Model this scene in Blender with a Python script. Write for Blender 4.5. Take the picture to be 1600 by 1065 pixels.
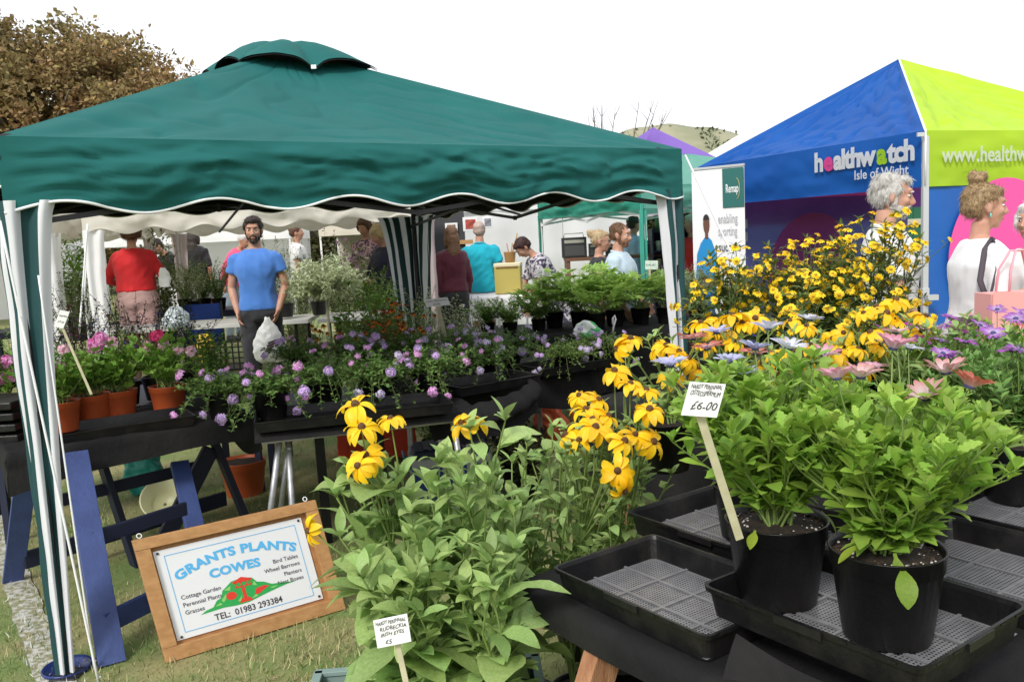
import bpy, bmesh, math, random
import numpy as np
from mathutils import Vector, Matrix, noise
random.seed(7); rng = np.random.default_rng(7)
R = math.radians; PI = math.pi
for o in list(bpy.data.objects): bpy.data.objects.remove(o)
scene = bpy.context.scene
COL = scene.collection

# ------------------------------------------------------------------ camera
F_PX, PITCH, ROLL, EYE = 1350.0, R(6.85), R(3.0), 1.58
fwd = Vector((0, math.cos(PITCH), -math.sin(PITCH))); up0 = Vector((0, math.sin(PITCH), math.cos(PITCH)))
cr = Vector((1, 0, 0)) * math.cos(ROLL) - up0 * math.sin(ROLL)
cu = up0 * math.cos(ROLL) + Vector((1, 0, 0)) * math.sin(ROLL)
cam = bpy.data.cameras.new('camera'); camo = bpy.data.objects.new('camera', cam); COL.objects.link(camo)
cam.sensor_width = 36; cam.lens = F_PX / 1600 * 36; cam.clip_start = 0.05; cam.clip_end = 6000
m = Matrix((cr, cu, -fwd)).transposed().to_4x4(); m.translation = Vector((0, 0, EYE)); camo.matrix_world = m
scene.camera = camo
scene.render.resolution_x = 1024; scene.render.resolution_y = 681

# ------------------------------------------------------------------ world, overcast sky
world = bpy.data.worlds.new('World'); scene.world = world; world.use_nodes = True
nt = world.node_tree; nt.nodes.clear()
wo = nt.nodes.new('ShaderNodeOutputWorld'); bg = nt.nodes.new('ShaderNodeBackground')
sky = nt.nodes.new('ShaderNodeTexSky'); sky.sky_type = 'NISHITA'; sky.sun_disc = False
SUN_EL, SUN_AZ = R(40), R(205)
sky.sun_elevation = SUN_EL; sky.sun_rotation = SUN_AZ
mixc = nt.nodes.new('ShaderNodeMix'); mixc.data_type = 'RGBA'; mixc.inputs[0].default_value = 0.93
mixc.inputs[7].default_value = (7.6, 7.75, 8.0, 1)
nz = nt.nodes.new('ShaderNodeTexNoise'); nz.inputs['Scale'].default_value = 2.2; nz.inputs['Detail'].default_value = 5
tc = nt.nodes.new('ShaderNodeTexCoord'); mp = nt.nodes.new('ShaderNodeMapping'); mp.inputs['Scale'].default_value = (1, 1, 3)
mr = nt.nodes.new('ShaderNodeMapRange'); mr.inputs[1].default_value = .35; mr.inputs[2].default_value = .7
mr.inputs[3].default_value = .80; mr.inputs[4].default_value = 1.02
vm = nt.nodes.new('ShaderNodeVectorMath'); vm.operation = 'SCALE'
L = nt.links.new
L(tc.outputs['Generated'], mp.inputs[0]); L(mp.outputs[0], nz.inputs['Vector']); L(nz.outputs['Fac'], mr.inputs[0])
L(sky.outputs[0], mixc.inputs[6]); L(mixc.outputs[2], vm.inputs[0]); L(mr.outputs[0], vm.inputs['Scale'])
L(vm.outputs[0], bg.inputs[0]); bg.inputs[1].default_value = 0.094; L(bg.outputs[0], wo.inputs[0])
sun = bpy.data.lights.new('sun', 'SUN'); sun.energy = 1.5; sun.angle = R(14); sun.color = (1, .96, .9)
suno = bpy.data.objects.new('sun', sun); COL.objects.link(suno)
sd = Vector((math.sin(SUN_AZ) * math.cos(SUN_EL), math.cos(SUN_AZ) * math.cos(SUN_EL), math.sin(SUN_EL)))
suno.rotation_euler = sd.to_track_quat('Z', 'Y').to_euler(); suno.location = sd * 30
vs = scene.view_settings; vs.view_transform = 'Standard'; vs.look = 'None'; vs.exposure = 0.93; vs.gamma = 1
vs.use_curve_mapping = False
scene.render.engine = 'CYCLES'
scene.cycles.max_bounces = 6; scene.cycles.transparent_max_bounces = 8

# ------------------------------------------------------------------ helpers
def at(px, py, Y=None, z=None):
    d = fwd + cr * ((px - 800) / F_PX) + cu * (-(py - 532.5) / F_PX)
    t = Y / d.y if Y is not None else (z - EYE) / d.z
    return Vector((d.x * t, d.y * t, EYE + d.z * t))
def gz(x, y):
    a = min(max((y - 6) / 4, 0), 1); b = min(max((-x - 0.5) / 2, 0), 1)
    return .2 * a * a * (3 - 2 * a) * b * b * (3 - 2 * b)
MATS = {}
def mat(name, col, rough=.6, col2=None, scale=8, detail=3, bump=0, bscale=60, metal=0, spec=.5, trans=0, rand=0,
        stretch=None, sheen=0, sub=0, lo=.35, hi=.65, coat=0):
    if name in MATS: return MATS[name]
    M = bpy.data.materials.new(name); M.use_nodes = True; MATS[name] = M
    n = M.node_tree; b = n.nodes['Principled BSDF']; lk = n.links.new
    b.inputs['Roughness'].default_value = rough; b.inputs['Metallic'].default_value = metal
    b.inputs['Specular IOR Level'].default_value = spec
    if sheen: b.inputs['Sheen Weight'].default_value = sheen
    if coat: b.inputs['Coat Weight'].default_value = coat; b.inputs['Coat Roughness'].default_value = .15
    if sub:
        b.inputs['Subsurface Weight'].default_value = sub; b.inputs['Subsurface Radius'].default_value = (1, .35, .2)
        b.inputs['Subsurface Scale'].default_value = .01
    tcn = n.nodes.new('ShaderNodeTexCoord'); vec = tcn.outputs['Object']
    if stretch:
        mpn = n.nodes.new('ShaderNodeMapping'); mpn.inputs['Scale'].default_value = stretch
        lk(vec, mpn.inputs[0]); vec = mpn.outputs[0]
    c4 = (*col, 1); b.inputs['Base Color'].default_value = c4
    out = None
    if col2:
        t = n.nodes.new('ShaderNodeTexNoise'); t.inputs['Scale'].default_value = scale; t.inputs['Detail'].default_value = detail
        lk(vec, t.inputs['Vector'])
        r = n.nodes.new('ShaderNodeMapRange'); r.inputs[1].default_value = lo; r.inputs[2].default_value = hi
        x = n.nodes.new('ShaderNodeMix'); x.data_type = 'RGBA'; x.inputs[6].default_value = c4; x.inputs[7].default_value = (*col2, 1)
        lk(t.outputs['Fac'], r.inputs[0]); lk(r.outputs[0], x.inputs[0]); out = x.outputs[2]
    if rand:
        g = n.nodes.new('ShaderNodeNewGeometry'); oi = n.nodes.new('ShaderNodeObjectInfo')
        ad = n.nodes.new('ShaderNodeMath'); ad.operation = 'ADD'; fr = n.nodes.new('ShaderNodeMath'); fr.operation = 'FRACT'
        lk(g.outputs['Random Per Island'], ad.inputs[0]); lk(oi.outputs['Random'], ad.inputs[1]); lk(ad.outputs[0], fr.inputs[0])
        r2 = n.nodes.new('ShaderNodeMapRange'); r2.inputs[3].default_value = 1 - rand; r2.inputs[4].default_value = 1 + rand
        lk(fr.outputs[0], r2.inputs[0])
        hs = n.nodes.new('ShaderNodeHueSaturation'); lk(r2.outputs[0], hs.inputs['Value'])
        m2 = n.nodes.new('ShaderNodeMath'); m2.operation = 'MULTIPLY'; m2.inputs[1].default_value = 7.31
        f2 = n.nodes.new('ShaderNodeMath'); f2.operation = 'FRACT'; lk(fr.outputs[0], m2.inputs[0]); lk(m2.outputs[0], f2.inputs[0])
        r3 = n.nodes.new('ShaderNodeMapRange'); r3.inputs[3].default_value = .5 - rand * .05; r3.inputs[4].default_value = .5 + rand * .05
        lk(f2.outputs[0], r3.inputs[0]); lk(r3.outputs[0], hs.inputs['Hue'])
        if out: lk(out, hs.inputs['Color'])
        else: hs.inputs['Color'].default_value = c4
        out = hs.outputs[0]
    if out: lk(out, b.inputs['Base Color'])
    if bump:
        t2 = n.nodes.new('ShaderNodeTexNoise'); t2.inputs['Scale'].default_value = bscale; t2.inputs['Detail'].default_value = 4
        lk(vec, t2.inputs['Vector']); bp = n.nodes.new('ShaderNodeBump'); bp.inputs['Strength'].default_value = bump
        bp.inputs['Distance'].default_value = .004
        lk(t2.outputs['Fac'], bp.inputs['Height']); lk(bp.outputs[0], b.inputs['Normal'])
    if trans:
        tr = n.nodes.new('ShaderNodeBsdfTranslucent'); mx = n.nodes.new('ShaderNodeMixShader'); mx.inputs[0].default_value = trans
        if out:
            br = n.nodes.new('ShaderNodeHueSaturation'); br.inputs['Value'].default_value = 1.35; lk(out, br.inputs['Color']); lk(br.outputs[0], tr.inputs[0])
        else: tr.inputs[0].default_value = (*[min(1, c * 1.3) for c in col], 1)
        o = n.nodes['Material Output']; lk(b.outputs[0], mx.inputs[1]); lk(tr.outputs[0], mx.inputs[2]); lk(mx.outputs[0], o.inputs[0])
    return M
def tag(o, label=None, cat=None, group=None, kind=None):
    if label: o['label'] = label
    if cat: o['category'] = cat
    if group: o['group'] = group
    if kind: o['kind'] = kind
    return o
def thing(name, label, cat, loc=(0, 0, 0), rz=0, group=None):
    o = bpy.data.objects.new(name, None); COL.objects.link(o); o.empty_display_size = .1
    o.location = loc; o.rotation_euler = (0, 0, rz); return tag(o, label, cat, group)
def link_mesh(name, me, mats, parent=None, world=False, kind=None):
    o = bpy.data.objects.new(name, me); COL.objects.link(o)
    if mats is not None and not me.materials:
        for x in (mats if isinstance(mats, (list, tuple)) else [mats]): me.materials.append(x)
    if parent:
        o.parent = parent
        if world: o.location = -Vector(parent.location)
    if kind: o['kind'] = kind
    return o
class MB:
    def __init__(s): s.v = []; s.f = []; s.m = []; s.s = []
    def add(s, vs_, fs, mi=0, smooth=False):
        b = len(s.v); s.v += [tuple(p) for p in vs_]
        for q in fs: s.f.append(tuple(i + b for i in q)); s.m.append(mi); s.s.append(smooth)
    def box(s, c, size, rot=None, mi=0):
        c = Vector(c); h = [x / 2 for x in size]; vv = []
        for x in (-1, 1):
            for y in (-1, 1):
                for z in (-1, 1):
                    p = Vector((x * h[0], y * h[1], z * h[2]))
                    vv.append(c + (rot @ p if rot else p))
        s.add(vv, [(0, 1, 3, 2), (4, 6, 7, 5), (0, 4, 5, 1), (2, 3, 7, 6), (0, 2, 6, 4), (1, 5, 7, 3)], mi)
    def beam(s, p, q, w, h, up=(0, 0, 1), mi=0):
        p = Vector(p); q = Vector(q); y = (q - p); L_ = y.length; y.normalize(); up = Vector(up)
        x = y.cross(up)
        if x.length < 1e-4: x = y.cross(Vector((1, 0, 0)))
        x.normalize(); z = x.cross(y); r = Matrix((x, y, z)).transposed()
        s.box((p + q) / 2, (w, L_, h), r, mi)
    def tube(s, pts, r, n=8, cap=True, mi=0, smooth=True, flat=1.0):
        pts = [Vector(p) for p in pts]; k = len(pts); rs = r if isinstance(r, (list, tuple)) else [r] * k
        rings = []; ref = None
        for i, p in enumerate(pts):
            d = (pts[min(i + 1, k - 1)] - pts[max(i - 1, 0)]).normalized()
            if ref is None: ref = d.orthogonal().normalized()
            ref = (ref - d * ref.dot(d)); ref = ref.normalized() if ref.length > 1e-5 else d.orthogonal().normalized()
            b = d.cross(ref)
            rings.append([p + ref * (math.cos(2 * PI * j / n) * rs[i]) + b * (math.sin(2 * PI * j / n) * rs[i] * flat) for j in range(n)])
        s.rings(rings, cap, mi, smooth)
    def rings(s, rings, cap=True, mi=0, smooth=True):
        n = len(rings[0]); vv = [p for r_ in rings for p in r_]; ff = []
        for i in range(len(rings) - 1):
            for j in range(n): ff.append((i * n + j, i * n + (j + 1) % n, (i + 1) * n + (j + 1) % n, (i + 1) * n + j))
        if cap: ff.append(tuple(range(n - 1, -1, -1))); ff.append(tuple((len(rings) - 1) * n + j for j in range(n)))
        s.add(vv, ff, mi, smooth)
    def lathe(s, prof, n=24, c=(0, 0, 0), cap=False, mi=0, smooth=True):
        c = Vector(c)
        s.rings([[c + Vector((r * math.cos(2 * PI * j / n), r * math.sin(2 * PI * j / n), z)) for j in range(n)] for r, z in prof], cap, mi, smooth)
    def ell(s, c, r, rot=None, n=12, mi=0):
        c = Vector(c); rr = []
        for i in range(1, n):
            a = PI * i / n
            rr.append([c + ((rot @ q) if rot else q) for q in [Vector((r[0] * math.sin(a) * math.cos(2 * PI * j / n), r[1] * math.sin(a) * math.sin(2 * PI * j / n), -r[2] * math.cos(a))) for j in range(n)]])
        s.rings(rr, True, mi)
    def grid(s, fn, nu, nv, mi=0, smooth=True, mif=None):
        b = len(s.v)
        for j in range(nv + 1):
            for i in range(nu + 1): s.v.append(tuple(fn(i / nu, j / nv)))
        for j in range(nv):
            for i in range(nu):
                a = b + j * (nu + 1) + i; s.f.append((a, a + 1, a + nu + 2, a + nu + 1)); s.m.append(mif(i, j) if mif else mi); s.s.append(smooth)
    def mesh(s, name):
        me = bpy.data.meshes.new(name); me.from_pydata(s.v, [], s.f)
        me.polygons.foreach_set('material_index', s.m); me.polygons.foreach_set('use_smooth', s.s); me.update(); return me
    def build(s, name, mats, parent=None, world=False, kind=None, bevel=0):
        o = link_mesh(name, s.mesh(name), mats, parent, world, kind)
        if bevel:
            b = o.modifiers.new('bevel', 'BEVEL'); b.width = bevel; b.segments = 2; b.limit_method = 'ANGLE'
        return o
# numpy scattering of small pieces -------------------------------------------------
def np_mesh(name, V, T, mi=None, smooth=True):
    me = bpy.data.meshes.new(name); nv, nf = len(V), len(T)
    me.vertices.add(nv); me.vertices.foreach_set('co', np.ascontiguousarray(V, dtype=np.float32).ravel())
    me.loops.add(nf * 3); me.loops.foreach_set('vertex_index', np.ascontiguousarray(T, dtype=np.int32).ravel())
    me.polygons.add(nf); me.polygons.foreach_set('loop_start', np.arange(nf, dtype=np.int32) * 3)
    if mi is not None: me.polygons.foreach_set('material_index', np.ascontiguousarray(mi, dtype=np.int32))
    me.polygons.foreach_set('use_smooth', np.full(nf, smooth, dtype=bool))
    me.update(calc_edges=True); return me
def frames(a, e, r):
    a, e, r = map(np.asarray, (a, e, r))
    d = np.stack([np.cos(e) * np.cos(a), np.cos(e) * np.sin(a), np.sin(e)], -1)
    s_ = np.stack([np.sin(a), -np.cos(a), np.zeros_like(a)], -1); n_ = np.cross(s_, d)
    c, q = np.cos(r)[:, None], np.sin(r)[:, None]
    return np.stack([s_ * c + n_ * q, d, n_ * c - s_ * q], -1)       # columns side, dir, normal
def scatter(tpl, Ms, locs, sc):
    V, T = tpl[0], tpl[1]; mi = tpl[2] if len(tpl) > 2 else None
    N = len(locs); sc = np.broadcast_to(np.asarray(sc, float), (N,)) if np.ndim(sc) < 2 else sc
    if sc.ndim == 1: P = np.einsum('nij,vj->nvi', Ms, V) * sc[:, None, None] + np.asarray(locs)[:, None, :]
    TT = (T[None] + (np.arange(N) * len(V))[:, None, None]).reshape(-1, 3)
    return P.reshape(-1, 3), TT, (None if mi is None else np.tile(mi, N))
def join_np(parts):
    Vs, Ts, Ms_ = [], [], []; o = 0
    for k, (V, T, M_) in enumerate(parts):
        Vs.append(V); Ts.append(T + o); Ms_.append(M_ if M_ is not None else np.zeros(len(T), int)); o += len(V)
    return np.concatenate(Vs), np.concatenate(Ts), np.concatenate(Ms_)
def leaf_tpl(prof, fold=.18, droop=.5, n=6, wave=0, base=0):
    V = []; T = []; y = z = 0; prev = 0
    for i in range(n + 1):
        t = i / n; w = prof(t)
        if i: th = -droop * (t - .25) * 1.4; y += math.cos(th) / n; z += math.sin(th) / n
        q = wave * math.sin(t * 9)
        V += [(-w, y, z + fold * w + q * w), (0, y, z), (w, y, z + fold * w - q * w)]
    for i in range(n):
        a = i * 3; T += [(a, a + 1, a + 4), (a, a + 4, a + 3), (a + 1, a + 2, a + 5), (a + 1, a + 5, a + 4)]
    return np.array(V), np.array(T)
def P_oval(w): return lambda t: w * (max(0, math.sin(PI * max(0, (t - .10) / .90) ** .85)) ** .9) + .012 * (1 - t) + .003
def P_lance(w): return lambda t: w * max(.02, math.sin(PI * t ** .75)) 
def P_spoon(w): return lambda t: w * (.22 + .78 * max(0, math.sin(PI * max(0, t - .12) / .9)) ** 1.1) * (1 if t < .97 else .3)
def P_tooth(w): return lambda t: w * (.16 + .84 * max(0, math.sin(PI * max(0, t - .15) / .87))) * (1 + .22 * (1 if int(t * 12 + .5) % 2 else -1)) * (1 if t < .98 else .05)
LEAF = {
 'rud': [leaf_tpl(P_oval(.19), .22, .7, 8, .10), leaf_tpl(P_oval(.22), .12, 1.2, 8, .16), leaf_tpl(P_oval(.165), .35, .25, 8)],
 'rudbig': [leaf_tpl(P_oval(.30), .12, .9, 8, .12), leaf_tpl(P_oval(.27), .2, .5, 8, .1)],
 'ost': [leaf_tpl(P_tooth(.24), .2, .35, 12), leaf_tpl(P_spoon(.2), .2, .6, 8), leaf_tpl(P_tooth(.2), .3, .05, 12)],
 'spoon': [leaf_tpl(P_spoon(.21), .2, .4, 7), leaf_tpl(P_spoon(.17), .3, .1, 7), leaf_tpl(P_spoon(.24), .12, .8, 7)],
 'lance': [leaf_tpl(P_lance(.13), .3, .6, 3)],
 'thin': [leaf_tpl(P_lance(.05), .2, .5, 2)],
 'card': [(np.array([(0, 0, 0), (-.30, .5, .10), (.30, .5, .10), (0, 1, -.05)]), np.array([(0, 2, 1), (1, 2, 3)]))],
 'small': [leaf_tpl(lambda t: .26 * (0.02, 1.0, .02)[int(round(t * 2))], .3, .5, 2)],
}
LOW = {'ost': [leaf_tpl(P_tooth(.24), .2, .35, 6), leaf_tpl(P_spoon(.2), .2, .6, 4), leaf_tpl(P_tooth(.2), .3, .05, 6)],
 'spoon': [leaf_tpl(P_spoon(.21), .2, .4, 4), leaf_tpl(P_spoon(.17), .3, .1, 4), leaf_tpl(P_spoon(.24), .12, .8, 4)]}
def lobed(n=5, depth=.28, seg=30, cup=.25):
    V = [(0, 0, 0)]; T = []
    for i in range(seg + 1):
        a = -PI * .92 + 2 * PI * .92 * i / seg
        r = .5 * (1 - depth * .5 + depth * .5 * math.cos(n * a)) * (1 + .06 * math.cos(4 * n * a)) * (.75 + .25 * math.cos(a / 2))
        V.append((r * math.sin(a), .42 + r * math.cos(a), cup * r * r * 2 + .03 * math.cos(n * a)))
    V[0] = (0, .3, 0)
    for i in range(1, seg + 1): T.append((0, i + 1, i))
    return np.array(V), np.array(T)
LEAF['lobed'] = [lobed(5, .3), lobed(5, .42, 30, .05), lobed(7, .2, 28, .5)]
def palm(n=9):
    b = leaf_tpl(P_lance(.15), .35, .45, 4); parts = []
    for i in range(n):
        a = -2.5 + 5.0 * i / (n - 1); L_ = .55 * (1 - .25 * abs(a) / 2.5)
        M_ = frames([PI / 2 - a], [.28], [0]); parts.append(scatter(b, M_, [(0, .42, 0)], L_))
    st = leaf_tpl(lambda t: .012, 0, 0, 1); parts.append(scatter(st, frames([PI / 2], [0.], [0.]), [(0, 0, 0)], .42))
    V, T, _ = join_np(parts); return V, T
LEAF['palm'] = [palm(9), palm(8)]
def flower_tpl(n, L_, W, elev, droop, cr_, ch, seg=3, jit=.12, seed=1, cz=0, notch=False, inner=0.0):
    rr = random.Random(seed); parts = []
    for i in range(n):
        a = 2 * PI * i / n + rr.uniform(-.5, .5) * jit
        prof = (lambda t: W * (.45 + .55 * math.sin(PI * min(t, .93) ** .9)) * (1 if t < .96 else .35))
        b = leaf_tpl(prof, .25, droop + rr.uniform(-.3, .3), seg)
        M_ = frames([a], [elev + rr.uniform(-1, 1) * jit], [rr.uniform(-.25, .25)])
        p = scatter(b, M_, [(math.cos(a) * inner, math.sin(a) * inner, 0)], L_ * rr.uniform(.88, 1.05))
        parts.append((p[0], p[1], np.zeros(len(p[1]), int)))
    V = []; T = []; k = 10
    for j, (r_, z_) in enumerate([(cr_, cz - ch * .15), (cr_ * .95, cz + ch * .45), (cr_ * .6, cz + ch * .9)]):
        V += [(r_ * math.cos(2 * PI * i / k), r_ * math.sin(2 * PI * i / k), z_) for i in range(k)]
    V.append((0, 0, cz + ch)); 
    for j in range(2):
        for i in range(k):
            a, b_ = j * k + i, j * k + (i + 1) % k; T += [(a, b_, b_ + k), (a, b_ + k, a + k)]
    T += [(2 * k + i, 2 * k + (i + 1) % k, 3 * k) for i in range(k)]
    parts.append((np.array(V), np.array(T), np.ones(len(T), int)))
    return join_np(parts)
def tubes_np(lines, r, n=5, taper=.5):
    Vs = []; Ts = []; o = 0
    for ln in lines:
        ln = np.asarray(ln, float); k = len(ln); d = np.gradient(ln, axis=0); d /= np.linalg.norm(d, axis=1)[:, None] + 1e-9
        ref = np.tile([.37, .93, .11], (k, 1)); s_ = np.cross(d, ref); s_ /= np.linalg.norm(s_, axis=1)[:, None] + 1e-9; b = np.cross(d, s_)
        rr = r * (1 - taper * np.linspace(0, 1, k))[:, None, None]
        an = np.arange(n) * 2 * PI / n
        P = ln[:, None] + rr * (np.cos(an)[None, :, None] * s_[:, None] + np.sin(an)[None, :, None] * b[:, None])
        Vs.append(P.reshape(-1, 3))
        i, j = np.meshgrid(np.arange(k - 1), np.arange(n), indexing='ij'); a = i * n + j; a2 = i * n + (j + 1) % n
        q = np.stack([a, a2, a2 + n, a, a2 + n, a + n], -1).reshape(-1, 3); Ts.append(q + o); o += k * n
    return np.concatenate(Vs), np.concatenate(Ts)
def text_mesh(body, size, bold=0.0, shear=0, extrude=.0008, align='LEFT', space=1.0):
    c = bpy.data.curves.new('t', 'FONT'); c.body = body; c.size = size; c.offset = bold; c.shear = shear; c.extrude = extrude
    c.align_x = align; c.space_character = space; c.resolution_u = 3
    o = bpy.data.objects.new('t', c); COL.objects.link(o); dg = bpy.context.evaluated_depsgraph_get(); dg.update()
    me = bpy.data.meshes.new_from_object(o.evaluated_get(dg)); bpy.data.objects.remove(o); bpy.data.curves.remove(c); me.materials.clear(); return me
def map_mesh(me, fn):
    for v in me.vertices: v.co = fn(v.co)
    me.update(); return me
def mwidth(me):
    xs = [v.co.x for v in me.vertices]; return max(xs)
def text_on(name, body, size, O, U, V_, x, y, m_, parent, world=True, bend=0, cx=0, **kw):
    """flat lettering laid on the plane O + U*x + V*y, standing proud along U x V"""
    me = text_mesh(body, size, **kw); O = Vector(O); U = Vector(U); V_ = Vector(V_); N = U.cross(V_).normalized()
    def fn(c):
        X = c.x + x; Y_ = c.y + y
        if bend:
            dx = X - cx; a = dx * bend; rad = 1 / bend + (c.y); X = cx + math.sin(a) * rad; Y_ = y + math.cos(a) * rad - 1 / bend
        return O + U * X + V_ * Y_ + N * (c.z + .0012)
    map_mesh(me, fn); return link_mesh(name, me, m_, parent, world)

WHITE = mat('white_fabric', (.8, .8, .8), .8, (.7, .7, .72), 3)
BLACKPL = mat('black_plastic', (.0045, .0045, .005), .36, (.016, .014, .012), 9, 6, bump=.25, bscale=70, spec=.32, lo=.45, hi=.8)
BLACKTRAY = mat('black_tray_plastic', (.006, .006, .007), .38, (.022, .020, .018), 11, 6, bump=.35, bscale=60, spec=.35, lo=.45, hi=.8)
CLOTHBK = mat('black_ground_cloth', (.0085, .0085, .0095), .85, (.020, .019, .018), 6, 6, bump=.9, bscale=45, spec=.25, lo=.4, hi=.75)
STEEL = mat('dark_steel', (.03, .03, .035), .45, metal=.3)
GALV = mat('galvanised', (.45, .46, .47), .45, (.3, .31, .32), 20, metal=.7)
SOIL = mat('compost', (.009, .0055, .0035), .95, (.028, .017, .010), 60, 4, bump=1, bscale=150)
PERL = mat('perlite', (.6, .57, .52), .9)
# ================================================================== GROUND
def ground():
    ax = lambda lo, hi, a, b, n: np.concatenate([-np.geomspace(-lo, -a, 14) if lo < 0 else [], np.linspace(a, b, n), np.geomspace(b, hi, 14)[1:]])
    xs = np.unique(np.concatenate([-np.geomspace(2500, 8, 16), np.linspace(-8, 8, 60), np.geomspace(8, 2500, 16)]))
    ys = np.unique(np.concatenate([-np.geomspace(400, 2, 8), np.linspace(-2, 16, 70), np.geomspace(16, 3500, 18)]))
    V = [(x, y, gz(x, y) + .008 * math.sin(x * 3.1) * math.cos(y * 2.3)) for y in ys for x in xs]
    n = len(xs); Fc = [(j * n + i, j * n + i + 1, (j + 1) * n + i + 1, (j + 1) * n + i) for j in range(len(ys) - 1) for i in range(n - 1)]
    me = bpy.data.meshes.new('ground'); me.from_pydata(V, [], Fc); me.polygons.foreach_set('use_smooth', [True] * len(Fc))
    M = mat('worn_grass', (.14, .20, .055), .95, (.27, .25, .11), 2.3, 8, bump=1, bscale=90, lo=.38, hi=.62)
    o = link_mesh('ground', me, M, kind='structure')
    # blades
    N = 95000
    y = 2.3 + 7.5 * rng.random(N) ** 1.5; x = -4.2 * (y / 4) ** .9 + rng.random(N) * (5.8 * (y / 4))
    keep = (x < 2.2); x, y = x[keep], y[keep]; N = len(x)
    fld = np.array([noise.noise((a * 1.7, b * 1.7, 3)) for a, b in zip(x[::1], y[::1])])
    la, lb = np.array((-3.035, 4.873)), np.array((-1.811, 3.131)); dl = (lb - la) / np.linalg.norm(lb - la)
    dist = np.abs((x - la[0]) * dl[1] - (y - la[1]) * dl[0])
    tri = (np.array([(-.06, 0, 0), (.06, 0, 0), (.045, .55, .06), (-.045, .55, .06), (0, 1, .22)]), np.array([(0, 1, 2), (0, 2, 3), (3, 2, 4)]))
    e = rng.uniform(.25, 1.35, N); Ms = frames(rng.uniform(0, 2 * PI, N), e, rng.uniform(-.5, .5, N))
    z = np.array([gz(a, b) for a, b in zip(x, y)]); lc = np.stack([x, y, z], -1); sc = rng.uniform(.012, .038, N) * (1 + .5 * fld)
    sel = rng.random(N)
    white = (dist < .06 + .05 * rng.random(N)) & (y > 2.6) & (y < 8) & (sel < .42)
    straw = ~white & (sel < .38 + fld * .6); green = ~white & ~straw
    tag(o)
    for nm, msk, mt, lab in (('grass', green, mat('grass_green', (.17, .24, .07), .8, rand=.45, trans=.25), 'green grass blades of the trodden field'),
                        ('dry_grass', straw, mat('grass_straw', (.42, .38, .20), .85, rand=.4, trans=.2), 'straw coloured dry grass blades of the trodden field'),
                        ('chalked_grass', white, mat('grass_chalk', (.55, .56, .52), .9, rand=.25), 'white chalked grass blades of the pitch line')):
        V, T, _ = scatter(tri, Ms[msk], lc[msk], sc[msk]); tag(link_mesh(nm, np_mesh(nm, V, T), mt), lab, 'grass', kind='stuff')
    # the white line as a broken sheet of chalk
    mb = MB(); n_ = Vector((dl[1], -dl[0], 0))
    pa = Vector((la[0], la[1], 0)) - Vector((dl[0], dl[1], 0)) * 4; pb = Vector((lb[0], lb[1], 0)) + Vector((dl[0], dl[1], 0)) * 3
    def fn(u, v):
        p = pa.lerp(pb, u); w = .062 + .018 * noise.noise((u * 60, v * 3, 1)); q = p + n_ * ((v - .5) * 2 * w)
        return (q.x, q.y, gz(q.x, q.y) + .008 * math.sin(q.x * 3.1) * math.cos(q.y * 2.3) + .006)
    mb.grid(fn, 160, 3)
    M = mat('chalk_line', (.50, .50, .46), .95, (.24, .23, .13), 38, 6, bump=.6, lo=.40, hi=.58)
    mb.build('white_line', M, kind='structure')
ground()

# hills far behind
def hill():
    mb = MB()
    def fn(u, v):
        x = 30 + 220 * u; y = 560 + 380 * v
        prof = max(0, math.sin(PI * min(1, max(0, (u - .0) / 1.0)))) ** .28
        top = 90 * (1 - abs(v - .5) * 2) ** .8
        return (x, y, top * prof * (1 + .03 * noise.noise((u * 9, v * 6, 0))) - 1)
    mb.grid(fn, 60, 24)
    mb.build('hill', mat('hill_pasture_hazed', (.30, .29, .19), .95, (.24, .245, .15), .02, 6, lo=.45, hi=.55), kind='structure')  # distance haze put into the pasture colour, lighter and duller
    # scrub on the slope
    N = 2600; u = rng.random(N); v = rng.random(N) * .47 + .02
    fl = np.array([noise.noise((a * 7, b * 5, 8)) for a, b in zip(u, v)])
    k = (fl > .17) | (v > .475); u, v = u[k], v[k]
    P = np.array([fn(a, b) for a, b in zip(u, v)]); N = len(P)
    V, T, _ = scatter(LEAF['small'][0], frames(rng.uniform(0, 6.28, N), rng.uniform(0, 1.5, N), rng.uniform(-1, 1, N)), P, rng.uniform(2, 5, N))
    tag(link_mesh('hillside_scrub', np_mesh('scrub', V, T), mat('scrub', (.09, .11, .055), .9, rand=.3)), 'dark green scrub patches on the far hillside', 'scrub', kind='stuff')
hill()

def blob_crown(name, parent, lobes, n, size, mt, gap=.0, seed=0):
    """leaf clumps spread through the shells of several lobes"""
    r_ = np.random.default_rng(seed); Ps = []; per = [a[3] * a[4] for a in lobes]; tot = sum(per)
    for (cx, cy, cz, rx, rz), w in zip(lobes, per):
        k = int(n * w / tot); d = r_.normal(size=(k, 3)); d /= np.linalg.norm(d, axis=1)[:, None]
        rad = r_.random(k) ** .28
        f = np.array([noise.fractal(Vector(q) * 2.2 + Vector((cx, cy, cz)), 1.0, 2.1, 3) for q in d])
        rad = rad * (1 + .32 * f)
        Ps.append(np.stack([cx + d[:, 0] * rx * rad, cy + d[:, 1] * rx * rad, cz + d[:, 2] * rz * rad], -1))
    P = np.concatenate(Ps); keep = np.array([noise.noise(Vector(p) * .9) for p in P]) > -.22 + gap
    P = P[keep]; k = len(P)
    V, T, _ = scatter(LEAF['card'][0], frames(r_.uniform(0, 6.28, k), r_.uniform(-.6, 1.3, k), r_.uniform(-1.2, 1.2, k)), P, r_.uniform(size * .6, size * 1.3, k))
    return link_mesh(name, np_mesh(name, V, T), mt, parent, kind='stuff')
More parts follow.
